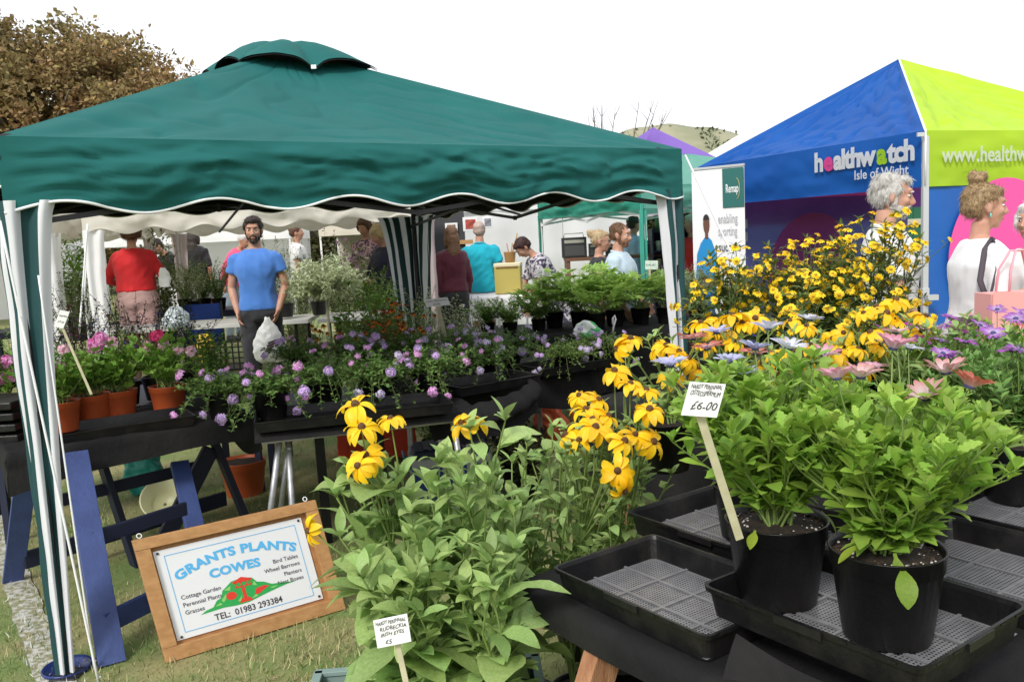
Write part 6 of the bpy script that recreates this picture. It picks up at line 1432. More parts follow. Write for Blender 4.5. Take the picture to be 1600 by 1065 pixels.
generic('fine green plant at the foot of the turquoise man', 700, 6.6, .52, 480, .18, 'small', L_MID, .03, 24, 28, 217)
generic('lime green leaved plant at the left of the verbena row', 322, 4.85, .60, 505, .16, 'small', L_PEL, .06, 16, 20, 218)
# standard shrub with feathery crown
def standard():
    p = at(515, 520, Y=7.95); loc = Vector((p.x, p.y, .0)); t, z0 = potted('feathery pale green standard shrub with ball crown on a bare stem beside the bearded man', loc, 'B', 'shrub', name='standard_shrub', sc=1.4)
    c = at(508, 440, Y=7.95) - loc; mb = MB(); mb.tube([(0, 0, z0 - .02), (.01, 0, .5), (c.x * .6, 0, .85), (c.x * .8, 0, c.z - .1)], .013, 8); mb.build('stem', mat('grey_stem', (.30, .30, .2), .8), t)
    rr = random.Random(9); lines = []
    for i in range(150):
        a = rr.uniform(0, 6.28); ph = math.acos(rr.uniform(-.55, 1)); r_ = rr.uniform(.7, 1.0); e = c + Vector((math.sin(ph) * math.cos(a) * .41, math.sin(ph) * math.sin(a) * .34, math.cos(ph) * .27)) * r_; b = c + Vector((0, 0, -.12)); lines.append([b.lerp(e, q / 6) + Vector((0, 0, .03 * math.sin(PI * q / 6) - .02 * (q / 6) ** 2)) for q in range(7)])
    put_stems(t, lines, .002, mat('grey_stem', (.3, .3, .2), .8)); leafy(t, lines, 'lance', L_PALE, .068, 25, .25, (-.6, .9), .9, False, rr, 4)
standard()
# background bushes beyond
for i, (lab, px_, Y, zb, ptop, sp, key, m_, lsz, per, nst) in enumerate([
    ('pale feathery bush behind the bearded man on his right', 470, 9.6, .0, 392, .38, 'thin', L_PALE, .09, 34, 40), ('tall grassy plant behind the bearded man', 455, 10.3, .0, 352, .35, 'thin', L_MID, .16, 22, 40), ('white flowering shrub right of the tall grass', 548, 9.9, .1, 360, .4, 'small', L_PALE, .05, 30, 40),
    ('tall rust leaved shrub behind the white flowering one', 530, 11.0, .1, 350, .4, 'small', lmat('leaf_rust', (.12, .07, .02), (.10, .10, .02)), .06, 30, 40), ('tall bamboo like bush beside the woman in red', 262, 9.6, .0, 350, .32, 'lance', lmat('leaf_bamboo', (.14, .17, .035), (.10, .13, .03)), .11, 34, 46), ('clipped green bush on the far table', 322, 10.4, .9, 395, .32, 'small', L_MID, .04, 26, 40),
    ('low green plant on the far table beside the clipped bush', 292, 10.5, .9, 410, .25, 'small', L_MID, .04, 26, 34), ('green herb at the left of the far table', 345, 10.3, .9, 405, .25, 'small', L_MID, .04, 26, 34), ('pale herb between the far table pots', 305, 9.9, .9, 405, .25, 'small', L_PALE, .035, 22, 30),
    ('palm leaved green plant between the white tent curtains', 115, 10.6, .75, 365, .34, 'lance', L_PEL, .2, 10, 18), ('bright green plant behind the left white curtains', 130, 11.4, .9, 350, .3, 'lance', L_PEL, .14, 14, 20), ('dark red flowered plant behind the salvias', 122, 8.6, .78, 412, .25, 'small', L_DARK, .04, 22, 26),
    ('dark bushy plant between the red clad woman and the white curtains', 92, 9.6, .78, 405, .3, 'small', L_DARK, .05, 24, 30), ('green leafy plant beside the blonde woman', 590, 9.6, .6, 410, .3, 'lance', L_MID, .08, 20, 30), ('pink flowered tall plant left of the blonde woman', 560, 10.6, .5, 370, .3, 'lance', L_MID, .09, 20, 26),
    ('low green plant under the blonde woman', 630, 9.4, .5, 430, .28, 'small', L_MID, .045, 24, 34), ('orange and green plant right behind the bearded head', 425, 11.4, .5, 358, .3, 'lance', L_MID, .09, 20, 24), ('small silver seedlings on the grey table', 448, 8.95, .88, 478, .12, 'small', L_LAV, .02, 16, 20),
    ('dark potted seedlings on the right grey table', 500, 9.0, .88, 475, .14, 'small', L_DARK, .02, 16, 20), ('dark red leaved shrub under the first table', 812, 5.0, .0, 655, .2, 'lance', lmat('leaf_dark_red', (.05, .035, .015), (.03, .05, .012)), .07, 24, 34), ('dark shrub under the third table behind the cooler box', 790, 5.5, .0, 650, .2, 'lance', L_DARK, .08, 22, 30), ('small green plant on the grass by the red crate', 665, 6.2, .0, 655, .16, 'lance', L_MID, .06, 14, 20)]):
    generic(lab, px_, Y, zb, ptop, sp, key, m_, lsz, per, nst, 230 + i, flw=(VB[1] if 'pink flowered' in lab else (WDAISY if 'white flowering' in lab else (REDF if 'orange' in lab or 'rust' in lab else None))), nf=18, fs=1.3)
for o_, l_, d_, lab in (((-4.2, 10.2, 0), 1.5, .7, 'far black table with green herbs left of the bearded man'), ((-6.4, 10.3, 0), 1.4, .8, 'far dark table with bright green plants behind the white curtains')):
    tt = thing('trestle_table', lab, 'table', o_); tabletop(tt, o_, (1, .05, 0), (-.05, 1, 0), l_, d_, .90 if 'herbs' in lab else .76, .08, DKNAVY)
    for u in (.1, l_ - .1): bar(tt, Vector(o_) + Vector((u, .3, 0)), Vector(o_) + Vector((u, .3, .84 if 'herbs' in lab else .7)), .05, .05, DKNAVY)
for i, px_ in enumerate((303, 318, 333, 290)):   # white planters hanging beyond
    p = at(px_, 400 - (i % 2) * 8, Y=10.9); t = thing('white_planter', 'small white planter on the far herb table, ' + ('second from the left', 'third from the left', 'rightmost', 'leftmost')[i], 'planter', (p.x, p.y, .98), 0, 'white planters on the far table')
    mb = MB(); mb.rings([[Vector((sx * w, sy * w, z)) for sx, sy in ((1, 1), (-1, 1), (-1, -1), (1, -1))] for w, z in ((.05, 0), (.075, .24), (.08, .24), (.08, .26), (.07, .26), (.06, .2))], True, smooth=False); mb.build('planter_wall', WHITE, t)
    mb = MB(); mb.box((0, 0, .20), (.12, .12, .01)); mb.build('soil', SOIL, t)
# ---- pots on the ground tray beside the near table
for i, (px_, py_, lab) in enumerate([(905, 960, 'black pot with cut stems on the ground under the table corner'), (800, 1040, 'black pot in the dark ground tray right of the grey crate')]):
    loc = at(px_, py_ + 60, z=.06); rr = random.Random(300 + i); t, z0 = potted(lab, Vector((loc.x, loc.y, .06)), 'B', 'potted plant', sc=.9)
    lines = stems(9, .25, .06, z0, 1.2, .3, .02, rr, 6); put_stems(t, lines, .003, S_GRN); leafy(t, lines, 'rud', L_RUD, .07, 4, .3, (.0, .9), .7, True, rr)
# ================================================================== SIGN, TICKETS, BOXES
def card(label, corners_px, Y, lines, stake=None, name='price_ticket', tilt=0, m_=None, ink=None, th=.0012):
    """a small card whose four corners lie on a plane at depth Y; stake: list of points"""
    tl, tr_, bl = [at(x, y, Y=Y) for x, y in corners_px]; U = (tr_ - tl); V_ = (bl - tl); c = tl + U / 2 + V_ / 2; t = thing(name, label, 'price ticket', c)
    N = U.cross(-V_).normalized(); mb = MB(); off = N * th
    P = [tl, tr_, tr_ + V_, bl]; mb.add([p + off for p in P] + [p - off for p in P], [(3, 2, 1, 0), (4, 5, 6, 7), (0, 1, 5, 4), (1, 2, 6, 5), (2, 3, 7, 6), (3, 0, 4, 7)]); mb.build('card', m_ or mat('white_card', (.80, .80, .80), .6), t, True)
    for (tx, u, v, s_, sh) in lines:
        me = text_mesh(tx, s_, shear=sh, extrude=.0002); kx = min(1, (.93 - u) * U.length / mwidth(me)); [setattr(q_.co, 'x', q_.co.x * kx) for q_ in me.vertices]; Un = U.normalized(); Vn = -V_.normalized()
        rr = random.Random(len(tx)); 
        map_mesh(me, lambda q: tl + U * u + V_ * v + Un * q.x + Vn * (q.y + .0012 * math.sin(q.x * 260 + len(tx))) + N * (th + .0006 + q.z)); link_mesh('lettering', me, ink or mat('ink', (.03, .03, .035), .6), t, True)
    if stake:
        mb = MB(); a, b = Vector(stake[0]), Vector(stake[1]); mb.beam(a, b, stake[2], .004, tuple(N)); mb.build('stake', mat('pale_wood_stake', (.55, .52, .34), .7, (.45, .42, .27), 30), t, True, bevel=.0008)
    return t
sA = at(1090, 652, Y=1.43); sB = at(1156, 842, Y=1.47)
card('white handwritten price ticket on a long wooden stake reading hardy perennial osteospermum', [(1078, 596), (1134, 600), (1064, 648)], 1.42,
     [('HARDY PERENNIAL', .06, .17, .0105, .2), ('OSTEOSPERMUM', .08, .38, .0118, .2), ('£6-00', .18, .80, .020, .25)], (sA + Vector((0, .004, .02)), sB, .0145))
sA = at(620, 1006, Y=1.67); 
card('handwritten white ticket reading hardy perennial rudbeckia low among the leaves', [(583, 969), (636, 958), (590, 1012)], 1.66,
     [('HARDY PERENNIAL', .05, .20, .0105, .2), ('RUDBECKIA', .14, .42, .0115, .2), ('IRISH EYES', .14, .62, .0105, .2), ('£5', .25, .90, .013, .2)], (sA + Vector((0, .006, .0)), at(640, 1090, Y=1.68), .012))
card('small white ticket on a slanting green stake above the terracotta pots', [(94, 484), (109, 487), (84, 510)], 3.78, [('GERANIUM', .1, .35, .010, .1), ('£4.50', .2, .7, .012, .1)], (at(96, 508, Y=3.785), at(143, 616, Y=3.80), .012))
card('white handwritten ticket tied to the striped middle curtain', [(662, 468), (699, 464), (667, 480)], 5.9, [('HARDY PERENNIALS', .05, .4, .016, .2), ('£4-00', .3, .85, .02, .2)], (at(684, 478, Y=5.91), at(696, 530, Y=5.92), .03))
card('small white ticket in front of the bending woman', [(838, 420), (850, 419), (839, 431)], 7.3, [('£4', .2, .7, .03, .1)], (at(845, 428, Y=7.3), at(846, 455, Y=7.3), .012))
card('pale green and white ticket at the right end of the lupin table', [(1008, 407), (1028, 407), (1008, 421)], 7.9, [('SHRUBS', .05, .6, .025, 0)], (at(1015, 420, Y=7.9), at(1015, 470, Y=7.9), .02), m_=mat('pale_green_card', (.6, .72, .62), .6))
for i, (x, y, Y) in enumerate([(824, 500, 7.1), (780, 505, 7.1), (443, 632, 4.2)]):
    p = at(x, y, Y=Y); t = thing('plant_label', ('small white plant label in a pot under the marguerites, right one', 'small white plant label in a pot under the marguerites, left one', 'small white plant label stuck in a verbena pot')[i], 'plant label', p); mb = MB(); mb.box((0, 0, .0), (.018, .0015, .07)); mb.build('tag', WHITE, t)
# the wooden framed shop sign
def sign():
    O = at(258, 1034, z=0.0); BR = at(528, 952, z=0.0); U = (BR - O); U.z = 0; W = .75; U.normalize(); back = Vector((-U.y, U.x, 0)); Vv = (Vector((0, 0, 1)) + back * .22 - U * .12).normalized(); Hh = .495
    t = thing('shop_sign', 'wooden framed plant nursery sign leaning beside the blue trestle on the grass', 'sign', O); N = U.cross(Vv).normalized()
    if N.y > 0: N = -N
    def bx(name, u0, u1, v0, v1, n0, n1, m_, bev=.002):
        mb = MB(); P = [O + U * u + Vv * v + N * n_ for n_ in (n0, n1) for v in (v0, v1) for u in (u0, u1)]
        mb.add(P, [(0, 1, 3, 2), (4, 6, 7, 5), (0, 4, 5, 1), (2, 3, 7, 6), (0, 2, 6, 4), (1, 5, 7, 3)]); return mb.build(name, m_, t, True, bevel=bev)
    f = .055
    bx('frame_board', 0, W, 0, f, 0, .03, WOODP); bx('frame_board', 0, W, Hh - f * .8, Hh, 0, .03, WOODP); bx('frame_board', 0, f, f + .0005, Hh - f * .8 - .0005, .001, .029, WOODP); bx('frame_board', W - f, W, f + .0005, Hh - f * .8 - .0005, .001, .029, WOODP)
    bx('back_board', .01, W - .01, .01, Hh - .01, -.008, .004, mat('backing_board', (.42, .21, .085), .7, (.34, .16, .06), 5, 5, stretch=(1, 8, 8)))
    x0, x1, y0, y1 = .062, W - .078, .068, Hh - .062
    bx('white_panel', x0, x1, y0, y1, .006, .010, mat('sign_panel', (.80, .81, .83), .35, (.76, .77, .80), 3), .001)
    PW, PH = x1 - x0, y1 - y0; LB = mat('print_sky_blue', (.10, .45, .80), .5); BK = mat('print_black', (.04, .035, .05), .5); GR = mat('print_green', (.03, .38, .09), .5); GR2 = mat('print_pale_green', (.28, .58, .16), .5); RD = mat('print_red', (.72, .05, .03), .5)
    Q = lambda u, v, n_=.0112: O + U * (x0 + u * PW) + Vv * (y0 + v * PH) + N * n_
    mb = MB(); w = .0022
    for (a, b) in (((.06, .07), (.94, .07)), ((.06, .93), (.94, .93)), ((.06, .07), (.06, .93)), ((.94, .07), (.94, .93))): mb.beam(Q(*a), Q(*b), w, .0008, tuple(N))
    mb.build('printed_border', LB, t, True)
    def txt(s_, size, u, v, m_, bold=0, align='LEFT', arc=None, space=1.0, fit=None):
        me = text_mesh(s_, size, bold=bold, align=align, extrude=.0003, space=space)
        if fit:
            xs = [q.co.x for q in me.vertices]; k = fit * PW / (max(xs) - min(xs))
            for q in me.vertices: q.co.x *= k
        if arc:
            Rr = arc
            def fn(c): a = c.x / Rr; r_ = Rr + c.y; return O + U * (x0 + u * PW + r_ * math.sin(a)) + Vv * (y0 + v * PH + r_ * math.cos(a) - Rr) + N * (.0112 + c.z)
        else: fn = lambda c: O + U * (x0 + u * PW + c.x) + Vv * (y0 + v * PH + c.y) + N * (.0112 + c.z)
        map_mesh(me, fn); link_mesh('lettering', me, m_, t, True)
    txt('GRANTS PLANTS', .050, .50, .765, LB, .0022, 'CENTER', .62, 1.05, fit=.82); txt('COWES', .048, .47, .575, LB, .0022, 'CENTER', 2.0, 1.05, fit=.34)
    for i, s_ in enumerate(('Cottage Garden', 'Perennial Plants', 'Grasses')): txt(s_, .024, .09, .42 - i * .085, BK)
    for i, s_ in enumerate(('Bird Tables', 'Wheel Barrows', 'Planters', 'Nest Boxes')): txt(s_, .024, .905, .55 - i * .085, BK, align='RIGHT')
    txt('TEL:  01983 293384', .036, .49, .10, BK, .0004, 'CENTER', fit=.46)
    def poly(pts, m_, n_, name): mb = MB(); mb.add([Q(u, v, n_) for u, v in pts], [tuple(range(len(pts)))]); mb.build(name, m_, t, True)
    hill_ = [(.18, .205), (.22, .235), (.27, .25), (.30, .31), (.335, .33), (.35, .40), (.39, .44), (.42, .475), (.50, .49), (.56, .46), (.585, .40), (.63, .38), (.68, .33), (.76, .315), (.84, .29), (.78, .285), (.70, .265), (.60, .235), (.50, .20), (.42, .20), (.33, .215), (.25, .21)]
    poly(hill_, GR, .0112, 'printed_mound')
    for pts in ([(.33, .30), (.37, .36), (.36, .30), (.34, .27)], [(.36, .40), (.41, .43), (.40, .38)], [(.43, .24), (.47, .30), (.45, .235)], [(.55, .38), (.57, .42), (.58, .36)], [(.52, .23), (.56, .27), (.57, .24)], [(.66, .30), (.72, .30), (.68, .28)], [(.28, .25), (.32, .28), (.33, .25)]): poly(pts, GR2, .0116, 'printed_mound')
    poly([(.475, .24), (.497, .24), (.497, .38), (.475, .38)], RD, .0120, 'printed_bird_table'); poly([(.425, .46), (.49, .50), (.555, .46), (.55, .44), (.43, .44)], RD, .0120, 'printed_bird_table'); poly([(.435, .385), (.545, .385), (.545, .40), (.435, .40)], RD, .0120, 'printed_bird_table')
    for u in (.44, .475, .51, .535): poly([(u, .39), (u + .008, .39), (u + .008, .45), (u, .45)], RD, .0120, 'printed_bird_table')
    poly([(.44, .215), (.53, .215), (.51, .26), (.46, .26)], RD, .0122, 'printed_bird_table')
    poly([(.40 + .035 * math.cos(a), .32 + .045 * math.sin(a)) for a in np.linspace(0, 6.1, 14)], RD, .0118, 'printed_wheel'); poly([(.55, .27), (.57, .33), (.63, .34), (.66, .32), (.61, .29), (.58, .26)], RD, .0118, 'printed_barrow')
    for (u, v) in ((.025, .97), (.975, .97), (.03, .03), (.975, .04)): mb = MB(); mb.ell(Q(u, v, .0115), (.0055, .0055, .0055), n=8); mb.build('screw', STEEL, t, True)
    for u in (.02, .70): mb = MB(); c = O + U * (u + .01) + Vv * (Hh + .012) + N * .015; mb.tube([c + U * (.009 * math.cos(a)) + Vv * (.009 * math.sin(a)) for a in np.linspace(0, 2 * PI, 13)], .0022, 6, False); mb.build('screw_eye', TRIM, t, True)
sign()
# grey green crate holding the rudbeckias
def crate(label, loc, rz, L_, D_, Hh, m_, group=None, slots=True, name='plastic_crate'):
    t = thing(name, label, 'crate', loc, rz, group)
    for (c, s_) in (((0, -D_ / 2, Hh / 2), (L_, .012, Hh)), ((0, D_ / 2, Hh / 2), (L_, .012, Hh)), ((-L_ / 2, 0, Hh / 2), (.012, D_ - .013, Hh - .002)), ((L_ / 2, 0, Hh / 2), (.012, D_ - .013, Hh - .002))):
        mb = MB(); ax = 0 if s_[0] > s_[1] else 1; Ls = s_[ax]; n = 5
        # wall with a hand slot: built of bands round an opening
        def B(a0, a1, z0, z1):
            cc = [c[0], c[1], (z0 + z1) / 2]; cc[ax] = (a0 + a1) / 2; ss = [s_[0], s_[1], z1 - z0]; ss[ax] = a1 - a0; mb.box(cc, ss)
        B(-Ls / 2, Ls / 2, 0, Hh * .68); B(-Ls / 2, -.06, Hh * .68, Hh * .86); B(.06, Ls / 2, Hh * .68, Hh * .86); B(-Ls / 2, Ls / 2, Hh * .86, Hh)
        cc = [c[0], c[1], Hh]; ss = [s_[0] + .012, s_[1] + .012, .012]; ss[ax] = Ls + .02; mb.box(cc, ss)
        for k in range(n): cc = [c[0], c[1], Hh * .34]; cc[ax] = -Ls / 2 + (k + .5) * Ls / n; ss = [.008, .008, Hh * .64]; ss[1 - ax] = .024; mb.box(cc, ss)
        mb.build('crate_wall', m_, t, bevel=.0015)
    mb = MB(); mb.box((0, 0, .006), (L_ - .014, D_ - .014, .012)); mb.build('crate_floor', m_, t); return t
a = at(505, 1046, z=.24); b = at(852, 1068, z=.24); c = at(775, 1025, z=.24)
crate('grey green plastic crate with hand slots holding the big rudbeckias', (-.26, 1.98, .24), R(3), .58, .44, .215, mat('grey_green_plastic', (.20, .29, .27), .5, (.25, .34, .31), 8))
crate('upturned dark crate carrying the grey green crate', (-.26, 1.98, .01), R(3), .56, .42, .21, BLACKPL)
def groundtray():
    t = thing('ground_tray', 'large black tray of dark slats on the grass between the crate and the table leg', 'tray', (.12, 2.15, 0), R(18)); mb = MB()
    for c, s_ in (((0, .45, .07), (.95, .015, .12)), ((-.47, 0, .07), (.015, .885, .12)), ((.47, 0, .07), (.015, .885, .12)), ((0, -.45, .07), (.95, .015, .12))): mb.box(c, s_)
    mb.build('tray_wall', BLACKPL, t, bevel=.002)
    for i in range(22):
        mb = MB(); mb.box((0, -.42 + i * .04, .02 + .002 * (i % 3)), (.92, .028, .012)); mb.build('slat', mat('dark_slat', (.022, .021, .017), .7, (.04, .038, .025), 12, 4, bump=.5, bscale=50), t)
groundtray()
crate('orange red plastic crate on the grass under the third table', (at(588, 712, z=0).x, at(588, 712, z=0).y + .1, 0), R(8), .56, .38, .20, mat('orange_red_plastic', (.72, .07, .02), .45, (.66, .06, .02), 6))
def plainbox(label, name, cat, loc, rz, size, m_, bev=.01, extra=None, group=None, part='body'):
    t = thing(name, label, cat, loc, rz, group); mb = MB(); mb.box((0, 0, size[2] / 2), size); mb.build(part, m_, t, bevel=bev)
    if extra: extra(t)
    return t
def cool_extra(t):
    mb = MB(); mb.box((0, 0, .30), (.47, .30, .06)); mb.build('rim', mat('cooler_grey', (.42, .44, .46), .5), t, bevel=.012)
    mb = MB(); mb.box((0, 0, .352), (.45, .285, .045)); mb.build('lid', mat('cooler_navy', (.012, .018, .06), .45), t, bevel=.014)
    for i in range(7): mb = MB(); mb.box((-.15 + i * .05, -.02, .377), (.028, .20, .006)); mb.build('lid_rib', MATS['cooler_navy'], t, bevel=.002)
    mb = MB(); mb.tube([(-.24, -.09, .26), (-.27, -.09, .33), (-.27, .09, .33), (-.24, .09, .26)], .009, 8); mb.build('handle', mat('cooler_blue_handle', (.03, .22, .35), .4), t)
p = at(705, 795, z=0); plainbox('blue and grey cooler box with ribbed navy lid under the second table', 'cooler_box', 'cooler box', (p.x, p.y + .1, 0), R(12), (.45, .28, .28), mat('cooler_blue', (.012, .045, .22), .45), .02, cool_extra)
# bags under and on tables
def softbag(label, loc, size, m_, seed, name='plastic_bag', cat='bag'):
    t = thing(name, label, cat, loc); mb = MB(); rr = random.Random(seed); W, D_, Hh = size; rg = []
    for i, z in enumerate(np.linspace(0, 1, 9)):
        k = math.sin(PI * (.18 + .72 * z)) ** .6 * (1 - .35 * z); rg.append([Vector((W / 2 * k * math.cos(a) * (1 + .16 * math.sin(3 * a + i + seed)), D_ / 2 * k * math.sin(a) * (1 + .16 * math.cos(4 * a + seed * 2 + i)), Hh * z)) for a in np.linspace(0, 2 * PI, 22, endpoint=False)])
    mb.rings(rg); me = remesh(mb, max(W, Hh) / 28, 1, folds(.02 * max(W, Hh) / .4, seed, 12, 10), 'bag_body'); link_mesh('bag_body', me, m_, t); return t
p = at(752, 700, z=0); softbag('grey and white plastic sack behind the cooler box', (p.x, p.y + .6, 0), (.36, .3, .42), mat('grey_sack', (.45, .46, .50), .45, (.2, .2, .24), 9), 3)
p = at(862, 700, z=0); softbag('crumpled orange plastic bag under the third table', (p.x, p.y, .05), (.3, .25, .3), mat('orange_bag', (.55, .09, .02), .5, (.35, .04, .01), 9), 5)
p = at(230, 770, z=0); softbag('teal green bag on the grass behind the blue trestle', (p.x, p.y, 0), (.3, .2, .34), mat('teal_bag', (.01, .25, .2), .5), 6)
p = at(244, 812, z=0); 
t = thing('plastic_bowl', 'pale yellow plastic bowl tipped over behind the blue trestle', 'bowl', (p.x, p.y + .15, .05)); mb = MB(); mb.lathe([(.01, 0), (.08, .01), (.13, .09), (.14, .09), (.135, .08), (.08, .0)], 24); o = mb.build('bowl_wall', mat('pale_yellow_plastic', (.62, .62, .36), .4), t); t.rotation_euler = (R(50), 0, R(20))
p = at(365, 790, z=0); t, _ = potted('large empty looking terracotta pot standing on the grass under the table', Vector((p.x, p.y + .25, 0)), 't', 'pot', name='flower_pot', sc=1.4)
p = at(930, 700, z=0); t, _ = potted('orange plastic pot half hidden under the right end of the third table', Vector((at(930, 690, Y=4.9).x, 4.9, .35)), 't', 'pot', name='flower_pot', sc=1.3)
t_ = thing('staging', 'low black stand under the orange pot', 'stand', (t.location.x, 4.9, 0)); mb = MB(); mb.box((0, 0, .33), (.4, .3, .03)); mb.build('shelf', DKNAVY, t_)
for sx in (-.17, .17): mb = MB(); mb.box((sx, 0, .16), (.03, .26, .32)); mb.build('leg', DKNAVY, t_)
softbag('yellow carrier bag under the left grey table', at(320, 545, Y=8.3) - Vector((0, 0, .12)), (.24, .2, .26), mat('yellow_bag', (.72, .50, .02), .5), 8)
bc = thing('black_crate', 'black lattice crate under the left grey table', 'crate', at(350, 560, Y=8.0) - Vector((0, 0, .1))); mb = MB()
for i in range(9):
    for z in range(4): pass
for i in range(10): mb.box((-.25 + i * .055, -.15, .14), (.012, .012, .26))
for z in range(6): mb.box((0, -.152, .02 + z * .05), (.52, .01, .012))
mb.box((0, .02, .01), (.5, .32, .02)); mb.build('lattice_side', BLACKPL, bc)
t = thing('folding_chair', 'blue camping chair beside the far grey table', 'chair', Vector((at(312, 470, Y=9.6).x, 9.6, .12))); mb = MB(); mb.grid(lambda u, v: ((u - .5) * .42, .05 - .05 * math.sin(PI * u), .45 + v * .45), 10, 6); mb.build('backrest', mat('chair_blue', (.012, .045, .24), .8), t)
mb = MB(); mb.box((0, -.2, .45), (.42, .4, .02)); mb.build('seat', MATS['chair_blue'], t)
for sx in (-.22, .22):
    for sy in (-.38, .04): mb = MB(); mb.tube([(sx, sy, 0), (sx, sy, .6 if sy < 0 else .92)], .012, 6); mb.build('leg', STEEL, t)
# things lying on the third table
p = at(918, 527, z=.77); softbag('green and white crumpled bag on the third table', (p.x, p.y, .77), (.24, .16, .13), mat('green_white_bag', (.70, .74, .70), .4, (.05, .42, .12), 9, lo=.48, hi=.52), 12)
p = at(913, 525, z=.77); t = thing('sauce_bottle', 'small red capped bottle lying against the green and white bag', 'bottle', (p.x, p.y - .08, .775)); mb = MB(); mb.lathe([(.001, 0), (.02, 0), (.022, .01), (.022, .075), (.012, .09), (.012, .1)], 16); mb.build('bottle_body', mat('bottle_red', (.65, .02, .02), .35), t); mb = MB(); mb.lathe([(.014, .095), (.015, .125), (.001, .126)], 14); mb.build('cap', MATS['bottle_red'], t)
p = at(957, 520, z=.77); t = thing('hand_fork', 'white looped plastic handle standing on the third table', 'tool', (p.x, p.y, .77)); mb = MB(); mb.tube([(0, 0, 0), (.012, 0, .06), (.03, 0, .11), (.022, 0, .14), (.008, 0, .12), (.004, 0, .07)], .008, 8); mb.build('handle', WHITE, t)
# ring dish at the gazebo foot
p = Vector((-1.79, 3.19, 0)); t = thing('base_weight', 'dark blue round base plate at the foot of the left gazebo post', 'weight', p); mb = MB(); mb.lathe([(.05, 0), (.085, .002), (.092, .018), (.088, .024), (.08, .012), (.02, .008)], 28); mb.build('plate', mat('navy_gloss', (.015, .03, .14), .3), t)
